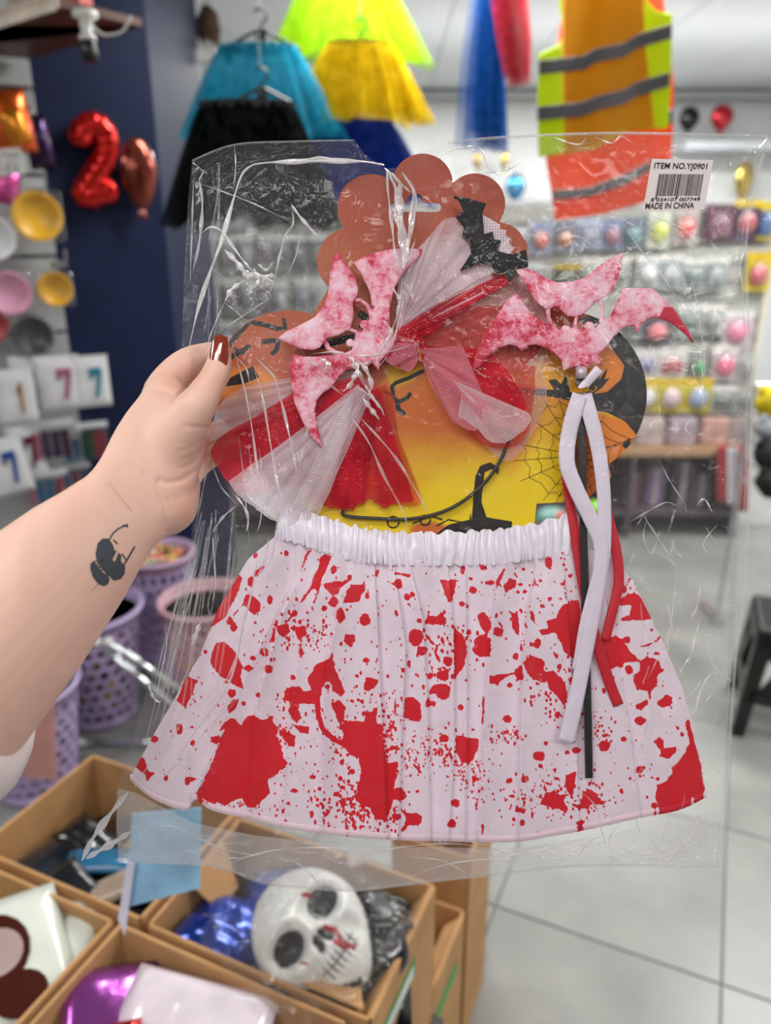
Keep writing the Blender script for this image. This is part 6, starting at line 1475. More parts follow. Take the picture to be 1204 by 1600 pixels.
felt('black_bat', lambda X, Y: sd_poly(X, Y, bb), (706, 300, 828, 445), 11.0, hb, mat=plain('19191b', 0.85, bump=0.5, bscale=400))
lace = conv([(325, 130), (345, 145), (380, 165), (405, 180), (402, 195), (428, 200), (425, 220), (448, 232), (436, 248), (455, 268), (445, 290), (400, 300), (330, 230)], *z3)
sheet('white_lace', lambda X, Y: sd_poly(X, Y, lace), (745, 325, 806, 405), 1.6, 9.0, tulle('lace_white', 'f2e6ee', 0.8, 0.0018), hb, thick=0.0008)
# headband itself
g = G(); g.tube([Kv(p, 3.2) for p in catmull([(540, 775), (536, 795), (540, 806), (590, 810), (640, 811), (690, 800), (730, 778), (765, 745), (788, 705), (798, 665), (802, 632)], 6)], 0.0017, 8, flat=0.7); g.mk('band', plain('17171a', 0.3, coat=0.4), hb, smooth=True)
# ---- tulle fans
T_W = tulle('net_white', 'f8e8f1', 0.5, 0.0012); T_P = tulle('net_pink', 'f0a0b4', 0.5, 0.0012); T_R = tulle('net_crimson', 'dc1838', 0.78, 0.0011); T_O = tulle('net_sheer_red', 'e03030', 0.45, 0.0012); T_G = tulle('net_sheer', 'efe2ea', 0.25, 0.0013); T_M = tulle('net_open', 'fbf2fa', 0.35, 0.0017)
def fan(name, A, Bp, mat, off, amp=1.6, waves=6, nu=70, nv=34, parent=None, gather=0.0, seed=0, edge=3.0):
    "gathered net between a short line A (knot) and a long line B (free edge)"
    a = resample(catmull(A, 5), nu); b = resample(catmull(Bp, 6), nu)
    v = np.linspace(0, 1, nv)[:, None]; u_ = np.linspace(0, 1, nu)[None, :]
    jit = edge * fnoise(u_ * 22 + seed * 3 + 9, u_ * 0 + seed, 2)
    L_ = v
    X = a[None, :, 0] * (1 - L_) + b[None, :, 0] * L_; Y = a[None, :, 1] * (1 - L_) + b[None, :, 1] * L_
    dx, dy = b[:, 0] - a[:, 0], b[:, 1] - a[:, 1]; ln = np.hypot(dx, dy) + 1e-6
    X = X + (dx / ln)[None] * jit * v ** 3; Y = Y + (dy / ln)[None] * jit * v ** 3
    ph = u_ * waves * 2 * PI + seed + 1.2 * np.sin(v * 2 + seed)
    amp = amp * 0.55
    O = off + amp * np.sin(ph) * (0.25 + 0.75 * np.sin(v * PI * 0.6)) + 0.3 * amp * np.sin(ph * 2.3 + seed) * v + 0.6 * fnoise(u_ * 9 + v * 0 + seed, v * 4 + seed, 2)
    V = Karr(X, Y, O).reshape(-1, 3)
    W = ln.mean() * D0 / F; Lb = np.hypot(*np.diff(b, axis=0).T).sum() * D0 / F
    uv = np.stack([(u_ * (0.35 + 0.65 * v) * Lb + 0 * v).ravel(), (v * W + 0 * u_).ravel()], 1)
    return fmesh(name, V, grid_faces(nv, nu), mat, parent or hb, uv=uv)
# upper right puff (white and pink)
fan('white_tulle', [(622, 520), (630, 505), (640, 500)], [(640, 400), (668, 372), (692, 345), (712, 340), (726, 356), (760, 395), (775, 420)], T_W, 9, 1.8, 5, seed=1)
fan('white_tulle', [(618, 522), (628, 510), (645, 512)], [(622, 440), (640, 405), (680, 372), (715, 370), (735, 390), (768, 428), (752, 460)], T_W, 7.5, 1.5, 7, seed=2)
fan('pink_tulle', [(620, 520), (632, 515), (645, 520)], [(628, 460), (660, 420), (700, 400), (740, 412), (772, 430), (750, 465), (700, 500)], T_P, 6.5, 1.5, 6, seed=3)
fan('crimson_tulle', [(616, 518), (622, 526), (634, 528)], [(680, 478), (740, 448), (790, 428), (797, 440), (750, 468), (700, 500), (670, 524)], T_R, 8.6, 1.5, 5, seed=4)
fan('crimson_tulle', [(622, 530), (640, 535), (655, 550)], [(720, 480), (790, 478), (830, 500), (845, 540), (820, 570)], T_O, 4, 1.2, 7, seed=5)
fan('sheer_tulle', [(640, 520), (655, 535), (660, 555)], [(760, 400), (810, 400), (850, 470), (855, 560), (830, 585)], T_G, 3, 1.0, 6, seed=6)
# knot
fan('crimson_tulle', [(620, 530), (625, 545), (640, 560)], [(640, 515), (660, 530), (662, 560), (640, 575)], T_R, 9, 1.8, 3, nu=40, seed=7)
fan('crimson_tulle', [(655, 540), (655, 552), (655, 562)], [(608, 528), (598, 548), (612, 568), (640, 578)], T_R, 9.5, 1.6, 3, nu=40, seed=8)
fan('pink_tulle', [(655, 535), (655, 548), (655, 562)], [(612, 520), (592, 545), (604, 566), (640, 582)], T_P, 10.4, 1.4, 3, nu=40, seed=9)
# lower right puffs
fan('pink_tulle', [(652, 545), (656, 555), (660, 566)], [(722, 540), (748, 600), (762, 640), (745, 672), (710, 660), (690, 630), (672, 600)], T_P, 9, 2, 4, seed=10)
fan('crimson_tulle', [(655, 540), (660, 550), (662, 560)], [(760, 545), (800, 590), (822, 640), (800, 668), (752, 660), (730, 632)], T_R, 6.5, 1.8, 5, seed=11)
fan('sheer_red_tulle', [(660, 548), (664, 560), (668, 575)], [(836, 572), (832, 640), (815, 692), (770, 700), (730, 680)], T_O, 4.5, 1.5, 6, seed=12)
fan('white_tulle', [(700, 590), (712, 600), (722, 612)], [(790, 630), (828, 648), (822, 668), (790, 690), (765, 690), (745, 670), (715, 650)], T_W, 9.6, 1.8, 4, nu=50, seed=13)
fan('sheer_tulle', [(664, 548), (668, 560), (670, 570)], [(800, 540), (848, 580), (850, 640), (800, 720), (760, 700)], T_G, 2.6, 1, 5, seed=14)
# lower left fan
fan('sheer_tulle', [(560, 560), (565, 580), (570, 600)], [(460, 592), (400, 600), (368, 612), (338, 640), (328, 690)], T_W, 4.5, 1.2, 6, seed=15)
fan('crimson_tulle', [(560, 588), (565, 598), (570, 606)], [(462, 610), (400, 650), (350, 678), (330, 702), (335, 722), (355, 752), (372, 752)], T_R, 6.5, 0.9, 5, seed=16, edge=1.5)
fan('pink_tulle', [(575, 590), (580, 600), (585, 606)], [(352, 700), (345, 735), (362, 760), (385, 775), (420, 770)], T_P, 5.4, 1.2, 6, seed=17)
fan('white_tulle', [(565, 605), (572, 612), (580, 618)], [(356, 752), (372, 775), (400, 795), (430, 815), (470, 822), (500, 800)], T_W, 6.8, 1.2, 5, seed=18)
fan('white_tulle', [(560, 600), (566, 610), (572, 620)], [(380, 740), (385, 775), (415, 800), (445, 820), (480, 812)], T_W, 8.2, 1.2, 5, seed=19)
fan('white_mesh_strip', [(545, 616), (549, 618), (553, 620)], [(450, 800), (462, 808), (480, 800), (500, 792), (515, 770), (522, 750)], T_M, 9.6, 0.8, 1.5, seed=20)
fan('white_mesh_strip', [(548, 612), (552, 615), (555, 618)], [(505, 690), (520, 705), (540, 690)], T_G, 9.0, 0.8, 1.5, nu=30, seed=21)
# lower centre red fan
fan('crimson_tulle', [(558, 612), (575, 612), (590, 608)], [(478, 782), (505, 792), (530, 796), (555, 790), (566, 783), (575, 740), (580, 700)], T_R, 5.5, 1.5, 6, seed=22, edge=9)
fan('crimson_tulle', [(560, 612), (575, 612), (592, 606)], [(515, 782), (545, 796), (575, 784), (600, 796), (628, 782), (648, 786)], T_R, 4.4, 1.5, 7, seed=23, edge=12)
fan('sheer_red_tulle', [(575, 608), (590, 604), (602, 600)], [(590, 785), (625, 790), (658, 786), (645, 740), (622, 680), (615, 620)], T_O, 3.6, 1.0, 5, seed=24)
g = G(); g.tube([Kv(p, 12) for p in ((652, 548), (656, 552), (655, 560), (658, 566))], 0.0006, 5); g.mk('gold_tie', plain('d8a020', 0.3, metal=0.8), hb)

# ---- the skirt
SPL = []   # splatter outlines in px
def zz(ox, oy, s, items):
    for it in items:
        if it[0] == 'e': SPL.append(('e', ox + it[1] / s, oy + it[2] / s, it[3] / s, it[4] / s))
        elif it[0] == 'p': SPL.append(('p', conv(it[1], ox, oy, s)))
        elif it[0] == 'l': SPL.append(('l', conv(it[2], ox, oy, s), it[1] / s))
def E_(s): return [('e',) + tuple(float(v) for v in q.split(',')) for q in s.split()]
def P_(s): return [('p', [tuple(float(v) for v in q.split(',')) for q in l.split()]) for l in s.strip().split(';')]
zz(180, 840, 5, P_('950,270 990,310 960,420 900,540 860,620 760,690 720,740 690,830 680,820 720,700 715,650 750,560 830,450 900,340;1160,210 1165,240 1110,300 1080,300 1085,270 1120,240;1010,440 1090,460 1130,500 1135,570 1090,610 1040,570 1000,510;790,820 860,820 920,870 960,940 1000,1010 980,1080 1005,1185 940,1160 880,1110 820,1080 760,1010 740,950 760,870;565,945 575,970 520,1080 470,1170 455,1150 500,1050;560,1070 640,1120 600,1210 550,1340 510,1290 475,1270 500,1220 530,1140;970,1255 940,1340 890,1375 875,1320 900,1280') + E_('1095,140,18,18 1055,350,22,38 895,650,25,35 925,700,30,35 1040,1020,35,25 705,895,18,18 1075,940,18,14 675,1137,11,15 910,1215,32,35 500,1490,25,50 600,1480,22,10 1115,1230,16,22 1005,1295,14,14 1165,890,35,32 865,1130,20,14 980,1110,12,10') + [('l', 8, [(1000, 520), (930, 600), (905, 650)])])
zz(180, 1080, 4.63, P_('165,460 200,480 225,500 220,550 250,580 285,590 230,650 215,600 160,560 130,535;510,625 545,615 600,635 550,655 530,685 505,670') + E_('275,345,32,26 365,630,17,18 560,378,18,24 730,350,38,30 495,790,14,8 1105,920,16,8'))
SPL.append(('p', [(359, 1123), (368, 1123), (377, 1134), (385, 1119), (396, 1118), (409, 1125), (426, 1118), (428, 1132), (430, 1146), (440, 1168), (442, 1184), (448, 1192), (446, 1200), (436, 1204), (430, 1212), (418, 1218), (422, 1239), (412, 1247), (402, 1257), (394, 1264), (385, 1262), (378, 1247), (366, 1250), (353, 1259), (340, 1253), (329, 1255), (314, 1247), (306, 1240), (318, 1220), (335, 1181), (350, 1140), (340, 1143), (348, 1132)]))
zz(400, 1080, 5.017, P_('180,300 260,320 310,360 300,440 250,430 215,370;300,265 410,280 410,335 350,330 305,290;220,0 480,0 470,60 420,80 340,80 330,150 360,210 320,250 280,220 250,160 280,100 220,60;590,90 650,75 700,120 690,240 640,260 630,180 595,130;700,230 850,235 850,150 900,170 950,130 940,250 980,260 1000,420 1020,560 1110,550 1100,680 1080,780 1170,800 1150,850 1070,850 1050,930 1010,1010 930,1000 900,920 830,900 780,860 790,780 820,620 800,520 740,500 690,440 650,420 690,340 650,280;1015,465 1060,430 1110,425 1110,460;1160,50 1204,50 1204,225 1160,210;660,540 700,530 680,590 655,570') + E_('1115,805,55,50 1100,985,38,28 1060,280,27,20 1090,105,7,62 445,675,28,20 300,785,35,15 500,765,17,15 435,965,16,25 245,885,18,12 225,1020,16,14 95,1000,17,12 160,975,12,12 750,630,25,22 660,685,20,14 630,480,25,15 700,890,20,12 680,750,20,14 640,800,25,10 150,300,20,35') + [('l', 42, [(490, 0), (480, 100), (490, 200), (520, 290), (600, 370), (700, 430), (780, 470)]), ('l', 8, [(630, 490), (560, 570)]), ('l', 12, [(670, 680), (700, 730), (760, 740)])])
zz(400, 860, 5.017, P_('350,160 400,60 430,0 400,0 365,100;500,60 540,30 590,50 550,160 520,220 490,330 450,300 400,350 320,450 350,390 430,280 450,210 490,140;520,260 620,240 680,250 720,220 740,230 720,250 660,290 650,340 600,350 540,300;740,260 850,270 850,310 800,400 740,410 680,410 710,330;700,660 770,660 780,710 740,765 690,720;570,850 600,800 600,860 640,920 610,900 700,1110 660,1150 600,1100 580,1030 540,1040 490,1110 480,1204 450,1204 440,1100 400,1020 420,980 470,900;230,1080 330,1060 370,1100 450,1110 450,1204 290,1204 220,1160;860,990 900,1000 960,1010 950,1060 880,1100 840,1090 850,1040;935,150 970,155 940,240;1090,165 1204,190 1204,208 1090,188;100,720 130,630 160,640 140,720;300,600 380,590 400,650 350,700 310,660;160,590 250,570 270,640 220,680 160,650') + E_('235,15,18,25 195,22,10,8 605,405,38,42 535,455,18,20 610,150,25,35 730,210,20,18 870,355,20,24 875,315,10,8 660,510,35,55 850,545,42,48 715,465,18,15 665,733,14,14 300,490,22,30 350,795,20,35 70,800,30,35 590,655,14,16 560,740,18,12 535,665,20,10 290,1000,18,20 395,925,12,10 560,1070,22,22 790,985,14,14 860,860,22,18 695,855,8,8 745,850,9,9 1110,265,35,35 1100,490,15,45 1155,940,15,25 1180,365,22,25 130,860,22,16 100,930,30,35 20,1130,16,22 110,385,22,40 340,560,20,20 750,1180,18,18 800,1170,14,12') + [('l', 10, [(490, 320), (450, 410)]), ('l', 9, [(1025, 240), (1090, 270)]), ('l', 14, [(300, 490), (240, 560)])])
zz(620, 860, 5.017, P_('340,230 400,240 430,230 460,230 455,330 430,400 400,400 370,320;205,580 240,510 300,520 345,480 385,540 385,580 300,580;445,605 520,670 550,760 530,900 470,970 450,1000;630,510 680,480 730,540 740,600 700,680 740,690 730,830 660,840 590,790 610,690 690,650 650,600;250,1110 290,1050 380,1045 415,1080 410,1150 350,1170 300,1130 255,1130;830,140 845,150 800,270 765,310 790,220;830,280 880,220 940,225 930,290 850,330;890,490 950,490 960,620 960,680 930,650 905,600;760,600 835,620 825,685 750,660;720,985 800,975 860,965 920,950 960,900 985,900 985,1015 940,1010 920,970 850,995 790,1055 730,1045;990,880 1040,820 1100,840 1150,900 1160,950 1200,960 1204,1010 1140,1040 1060,1010 1020,960;1040,470 1080,500 1080,550 1105,590 1085,580 1050,545;1115,630 1160,620 1204,590 1204,660 1130,665') + E_('15,265,28,35 75,362,22,22 118,343,20,20 515,150,22,35 680,135,25,22 575,222,18,18 595,310,32,32 725,255,32,20 510,422,22,22 565,640,22,22 540,1020,16,16 150,680,58,68 195,785,42,38 175,550,22,20 395,870,37,38 360,985,50,40 390,945,18,16 260,980,20,32 440,990,20,25 945,325,18,18 965,270,16,16 1000,325,18,12 780,510,15,25 930,830,25,33 972,760,10,40 882,1058,20,18 1190,95,30,50 1125,240,16,18 1138,440,17,14 1195,380,12,18 1100,730,28,45 1052,738,16,18 990,150,12,12 45,940,18,25 95,890,15,30 350,780,10,10 400,705,10,10 970,470,16,22') + [('l', 24, [(230, 670), (280, 730)]), ('l', 22, [(300, 810), (330, 860)]), ('l', 12, [(265, 900), (275, 950)]), ('l', 9, [(780, 540), (830, 610)]), ('l', 10, [(860, 460), (890, 490)]), ('l', 10, [(90, 420), (120, 460)])])
zz(620, 1080, 5.017, P_('70,45 130,50 190,100 185,235 140,240 50,205;460,340 560,360 640,370 640,440 600,530 560,575 500,550 455,460;670,50 690,40 680,180 665,280;35,935 80,950 160,955 195,990 190,1040 150,1050 100,1050 60,1090 20,1110 60,1050 70,990;930,910 1010,920 1000,960 920,950') + E_('360,25,55,40 500,125,22,22 375,370,38,32 380,285,10,10 405,252,11,14 240,90,24,34 280,95,26,20 865,218,38,30 20,810,55,45 90,790,14,12 160,780,14,12 10,985,25,28 455,875,38,32 430,1040,35,35 880,703,25,22 1000,688,28,30 1112,510,45,38 1128,585,16,16 900,822,20,14 858,852,18,12 1165,408,14,14 912,1000,15,20 985,1035,18,28 1058,965,8,45 1190,815,28,22 1160,870,35,25 1100,1120,35,18 610,690,18,25 600,300,15,12 460,305,14,18 620,880,8,40 670,1090,10,40') + [('l', 7, [(165, 1050), (178, 1080), (172, 1110)]), ('l', 9, [(150, 590), (185, 640)])])
zz(840, 860, 4.63, P_('180,400 230,370 300,360 310,500 310,780 270,790 190,740 160,660 130,600 70,600 20,600 10,580 70,560 65,510 130,490 150,430;95,710 150,760 140,785 110,750;40,880 110,870 180,930 215,1030 210,1100 170,1100 130,1040 80,1000 70,940 0,950 0,890;590,350 700,300 760,360 800,420 825,490 760,510 680,505 610,520 595,490 660,470 680,400 590,400 585,360;740,695 820,670 870,630 885,600 900,620 860,660 800,690;440,640 500,640 560,620 620,650 660,720 740,800 640,810 560,850 480,870 430,800 425,700;740,800 790,770 880,800 890,850 930,860 870,900 860,980 820,1020 810,1075 790,1020 720,1010 685,940 700,890 740,870;860,1100 930,1045 970,1060 970,1111') + E_('78,90,22,42 238,180,17,16 20,220,14,14 180,245,18,13 90,352,15,14 30,405,15,14 188,105,10,12 0,670,22,40 157,845,17,30 15,830,35,45 240,950,15,25 480,1015,15,18 620,280,26,24 660,212,8,8 615,175,6,6 823,575,8,10 938,715,12,18 860,745,17,10 648,645,24,24 660,865,30,35 595,830,18,22'))
zz(840, 1080, 4.3, P_('650,95 700,70 730,60 740,90 700,125 660,125;795,80 860,30 910,40 890,100 830,115;775,340 815,305 850,330 840,390 880,380 930,370 930,410 880,455 820,440 820,390;1030,250 1090,480 1125,690 1090,710 1040,710 1020,750 960,790 850,820 820,820 790,710 800,630 860,610 900,550 890,510 940,480 980,420 1020,340 1000,280;190,570 265,530 250,620 230,700 240,740 210,690 180,640;50,700 110,660 140,700 210,690 170,720 200,790 190,820 130,790 60,780 25,760 60,740;230,760 290,760 300,680 350,660 400,700 420,740 490,730 440,760 370,760 330,790 270,790') + E_('685,200,38,32 445,370,40,38 450,300,18,14 575,323,17,18 130,160,16,22 20,438,25,35 18,500,15,15 195,412,16,16 255,400,28,22 1010,230,20,40 940,252,12,12 968,290,12,15 680,530,25,28 710,515,15,12 685,570,15,14 765,580,11,10 803,590,11,11 560,668,14,20 735,710,11,11 783,768,18,18 285,885,30,20'))
# fine spray: (x, y, spread x, spread y, count, size)
SPRAY = [(375, 1262, 40, 6, 40, 1.8), (350, 1180, 60, 60, 60, 1.5), (590, 1130, 45, 40, 120, 1.8), (560, 1270, 40, 22, 120, 1.8), (840, 1240, 60, 20, 70, 1.6), (475, 1130, 40, 50, 60, 1.5), (880, 940, 30, 40, 40, 1.6), (1010, 1100, 60, 50, 50, 1.4), (455, 985, 26, 14, 60, 2.2), (490, 990, 20, 14, 50, 1.6), (540, 1262, 36, 18, 110, 2.4), (570, 1240, 22, 20, 60, 2.6), (660, 1170, 28, 16, 90, 1.3), (640, 1200, 16, 10, 34, 1.6), (700, 1178, 14, 10, 60, 2.0), (790, 1150, 16, 8, 60, 1.8), (735, 1205, 20, 22, 90, 1.7), (690, 1010, 22, 30, 70, 2.2), (870, 1085, 26, 26, 90, 2.2), (930, 1140, 16, 16, 70, 1.8), (890, 1240, 40, 22, 110, 2.0), (975, 915, 14, 18, 36, 1.6), (570, 1150, 30, 30, 80, 2.2), (600, 1180, 12, 50, 60, 2.2), (440, 1130, 10, 30, 40, 1.8), (435, 1190, 12, 30, 40, 1.6), (300, 1080, 14, 20, 26, 1.4), (260, 1150, 30, 40, 30, 1.3), (520, 1200, 50, 60, 26, 1.6), (720, 930, 60, 50, 60, 1.5), (820, 960, 30, 50, 50, 1.6), (460, 920, 60, 40, 50, 1.4), (760, 1200, 60, 60, 30, 1.5), (960, 1220, 40, 60, 40, 1.4), (560, 1010, 60, 60, 50, 1.4), (1030, 960, 30, 50, 20, 1.4), (330, 1020, 40, 60, 30, 1.2), (1085, 1245, 16, 5, 20, 1.6), (640, 1060, 60, 60, 40, 1.5)]
def blood(X, Y):
    S = np.full(X.shape, 20.0)
    for it in SPL:
        if it[0] == 'e': _, a, b, c_, d_ = it; umin(S, X, Y, lambda x, y: sd_ell(x, y, a, b, c_, d_), a - c_, b - d_, a + c_, b + d_)
        elif it[0] == 'p': q = np.array(it[1]); umin(S, X, Y, lambda x, y: sd_poly(x, y, it[1]), q[:, 0].min(), q[:, 1].min(), q[:, 0].max(), q[:, 1].max())
        else: q = np.array(it[1]); umin(S, X, Y, lambda x, y: sd_line(x, y, it[1], it[2]), q[:, 0].min() - 6, q[:, 1].min() - 6, q[:, 0].max() + 6, q[:, 1].max() + 6)
    rg = np.random.default_rng(5)
    n = (fnoise(X / 7, Y / 7, 3) * 4.5 + fnoise(X / 2.6 + 40, Y / 2.6, 2) * 3.2) * np.clip((S + 14) / 14, 0, 1)
    S = S + n * np.exp(-np.abs(S) / 6)
    for (cx_, cy_, sx, sy, n_, sz) in SPRAY:
        for k in range(n_):
            x, y = cx_ + rg.normal() * sx, cy_ + rg.normal() * sy; r = sz * (0.45 + 0.7 * rg.random()); e = 1 + rg.random() * 0.8
            umin(S, X, Y, lambda p, q: sd_ell(p, q, x, y, r, r * e), x - r, y - 2 * r, x + r, y + 2 * r, 4)
    return S
topL = resample(catmull([(432, 836), (470, 846), (512, 860), (547, 868), (600, 874), (700, 876), (780, 876), (850, 866), (903, 858), (935, 862), (958, 872)], 8), 700)
botL = resample(catmull([(203, 1215), (232, 1240), (262, 1255), (290, 1262), (298, 1256), (306, 1246), (330, 1262), (388, 1276), (450, 1291), (520, 1301), (600, 1308), (700, 1311), (800, 1312), (860, 1303), (920, 1292), (1000, 1274), (1060, 1262), (1103, 1242)], 6), 700)
NU, NV = 560, 290
tu = np.linspace(0, 1, NU)
top_ = np.stack([np.interp(tu, np.linspace(0, 1, 700), topL[:, i]) for i in (0, 1)], 1)
bot_ = np.stack([np.interp(tu, np.linspace(0, 1, 700), botL[:, i]) for i in (0, 1)], 1)
V_ = np.linspace(0, 1, NV)[:, None]
X = top_[None, :, 0] * (1 - V_) + bot_[None, :, 0] * V_; Y = top_[None, :, 1] * (1 - V_) + bot_[None, :, 1] * V_
bl_ = np.interp(V_, [0, .1, .3, .5, .8, 1], [0, -22, -22, -6, -4, 0]); br_ = np.interp(V_, [0, .1, .35, .55, .8, 1], [0, 16, 26, 28, 18, 0])
X = X + bl_ * np.clip(1 - tu[None] / .35, 0, 1) ** 1.5 + br_ * np.clip((tu[None] - .65) / .35, 0, 1) ** 1.5
# pleats: each edge is a line from the waist to the hem, in px
PLE = [[(461, 891), (360, 1105), (300, 1250)], [(480, 870), (440, 960), (400, 1100), (388, 1276)], [(516, 875), (480, 960), (455, 1100), (440, 1290)], [(550, 875), (512, 1025), (505, 1150), (500, 1300)], [(585, 880), (597, 1124), (604, 1308)], [(615, 880), (634, 1010), (628, 1130), (622, 1309)], [(640, 880), (660, 960), (668, 1100), (672, 1311)], [(700, 880), (708, 983), (710, 1169), (700, 1311)], [(728, 885), (728, 960), (730, 1100), (726, 1311)], [(779, 888), (762, 1050), (747, 1298)], [(835, 890), (818, 1030), (812, 1150), (811, 1310)], [(880, 875), (890, 1000), (900, 1150), (905, 1295)], [(930, 870), (960, 1000), (985, 1150), (1000, 1275)]]
def plx(pl, y): return np.interp(y, [p[1] for p in pl], [p[0] for p in pl])
OFF = np.zeros(X.shape)
lines_ = [plx(p, Y) for p in PLE]
edges = [np.full(X.shape, -200.0) + 0 * X] + lines_ + [np.full(X.shape, 1300.0)]
sgn = [-1, -1, -1, -1, -1, 1, 1, 1, -1, 1, 1, -1, -1]
for k, lx in enumerate(lines_):
    d = X - lx
    s_ = 1 if k in (4, 5, 6, 7, 8, 11, 12) else -1
    wd = 26.0
    ramp = np.where(d * s_ < 0, np.exp(-np.abs(d) / wd), 0) * 4.6
    shade = np.where(d * s_ >= 0, -np.exp(-np.abs(d) / 12.0), 0) * 1.8
    OFF += (ramp + shade) * (0.25 + 0.75 * sstep(Y, 880, 960))
OFF += 1.5 * np.sin(X / 19 + 1.5 * np.sin(Y / 160)) * (0.4 + 0.6 * sstep(Y, 1250, 900)) + 3.0 * fnoise(X / 45, Y / 110, 3)
OFF += 0.6 * np.sin(X / 6.0 + 2 * np.sin(X / 40)) * np.exp(-np.clip(Y - 876, 0, None) / 30)
OFF = 5.5 + OFF
SK = attr_cloth('blood_print_satin', 'e2d2df', 'cf0b22', attr='blood', rough=0.55, coat=0.12, sheen=0.2)
skirt = thing('costume_skirt', 'white pleated child skirt printed with red blood splatter, in the bag', 'skirt', K(650, 1312, 4))
o = fmesh('pleated_panel', Karr(X, Y, OFF).reshape(-1, 3), grid_faces(NV, NU), SK, skirt, attrs={'blood': blood(X, Y).ravel()}); solidify(o, 0.0008, -1)
# serged hem
hem = G(); 
for i in range(0, NU - 1):
    if 232 < -1: continue
bx_, by_, bo = X[-1], Y[-1], OFF[-1]
n_ = NU
vs = []; at_ = []
for dy, oo in ((-7, .35), (-3, 1.2), (1, .9), (4, 0)):
    for i in range(n_):
        j = 1.3 * mn.noise(Vector((i * 0.45, dy, 0)))
        vs.append(tuple(K(bx_[i], by_[i] + dy + j, bo[i] + oo)))
fmesh('serged_hem', np.array(vs), grid_faces(4, n_), attr_cloth('hem_thread', 'e3cbd6', 'c8203a', attr='blood', rough=0.8), skirt, attrs={'blood': (blood(np.tile(bx_, (4, 1)), np.tile(by_ - 8, (4, 1))) + 1.5 + 3 * fnoise(np.tile(np.arange(n_) / 2.0, (4, 1)), np.arange(4)[:, None] * 3.0, 1)).ravel()})
# waistband
wt = resample(catmull([(436, 806), (446, 797), (470, 798), (500, 806), (540, 818), (580, 828), (640, 832), (700, 831), (760, 829), (810, 823), (850, 814), (880, 806), (902, 804)], 8), 520)
wbm = resample(catmull([(432, 842), (470, 852), (512, 866), (547, 876), (600, 882), (700, 884), (780, 882), (850, 872), (904, 864)], 8), 520)
v = np.linspace(0, 1, 26)[:, None]; u = np.arange(520)[None, :] / 519.0
kn = np.r_[0, np.cumsum(0.35 + 1.5 * _rng.random(40))]; s1 = np.interp(np.linspace(0, kn[-1], 520), kn, np.linspace(0, 1, 41))
ph = 2 * PI * 42 * np.interp(np.arange(520), np.arange(520), s1)[None, :]
Xw = wt[None, :, 0] * (1 - v) + wbm[None, :, 0] * v; Yw = wt[None, :, 1] * (1 - v) + wbm[None, :, 1] * v
ru = np.sin(ph + 1.6 * np.sin(v * 2.4 + 3 * u * 6)) 
Yw = Yw + (1 - v) * (2.6 * np.sin(ph * 0.5 + 1) + 1.6 * ru) + v * 1.2 * ru
Ow = 6.8 + (1.7 + 3.2 * fnoise(u * 17 + 3, v * 2 + 8, 2)) * ru * (0.7 + 0.3 * np.cos(v * PI * 2)) + 1.5 * np.sin(v * PI) + 0.9 * fnoise(u * 60, v * 3 + 3, 2)
SAT = plain('f0ebf6', 0.32, coat=0.35, var=0.02)
o = fmesh('elastic_waistband', Karr(Xw, Yw, Ow).reshape(-1, 3), grid_faces(26, 520), SAT, skirt); solidify(o, 0.001, -1)

# ---- wand stick and ribbons
g = G()
st_ = [(906, 588), (909, 700), (911, 800), (913, 900), (915, 1000), (918, 1110), (920, 1216)]
for side in (0,):
    ps = resample(st_, 40)
    vs = []; 
    for p in ps: vs += [K(p[0] - 6.8, p[1], 9.6), K(p[0] - 5.6, p[1], 12.2), K(p[0] + 5.6, p[1], 12.2), K(p[0] + 6.8, p[1], 9.6)]
    fs = [(4 * i + a, 4 * i + (a + 1) % 4, 4 * i + 4 + (a + 1) % 4, 4 * i + 4 + a) for i in range(len(ps) - 1) for a in range(4)] + [(0, 1, 2, 3), tuple(4 * (len(ps) - 1) + a for a in (3, 2, 1, 0))]
    mk('stick', vs, fs, plain('131214', 0.3, coat=0.5), wand, smooth=False)
def ribb(name, pts, w_, off, mat, tw=0.0, amp=1.0):
    ps = resample(catmull(pts, 10), 90); nv = 7; V = []; UV = []
    for i, p in enumerate(ps):
        a = ps[min(i + 1, 89)] - ps[max(i - 1, 0)]; a = a / (np.linalg.norm(a) + 1e-9); nx, ny = -a[1], a[0]
        t = i / 89.0; ww = w_ * (0.86 + 0.14 * abs(math.cos(t * 3.2 + tw)))
        for k in range(nv):
            s_ = k / (nv - 1) * 2 - 1
            V.append(tuple(K(p[0] + nx * ww * s_ / 2, p[1] + ny * ww * s_ / 2, off(t) + amp * s_ * math.sin(t * 4 + tw) + 0.3 * math.cos(s_ * 2))))
    o = fmesh(name, np.array(V), grid_faces(90, nv), mat, wand); solidify(o, 0.0003, 0); return o
RW = plain('dcd2e2', 0.35, coat=0.2, var=0.02); RR = plain('c2122a', 0.35, coat=0.3, var=0.03)
ribb('red_ribbon', [(903, 622), (888, 680), (884, 740), (896, 820), (905, 880), (920, 960), (946, 1050), (966, 1102)], 17, lambda t: 8.8 + 1.2 * t, RR, 0.6, 0.5)
ribb('red_ribbon', [(905, 612), (930, 700), (945, 790), (962, 860), (966, 910), (955, 960), (945, 1000)], 17, lambda t: 9.0, RR, 1.6, 0.5)
ribb('white_ribbon', [(912, 616), (932, 690), (942, 760), (944, 830), (940, 880), (928, 930), (916, 980), (908, 1030), (904, 1048)], 24, lambda t: 13.6 + 0.6 * math.sin(t * 3), RW, 0.2, 0.6)
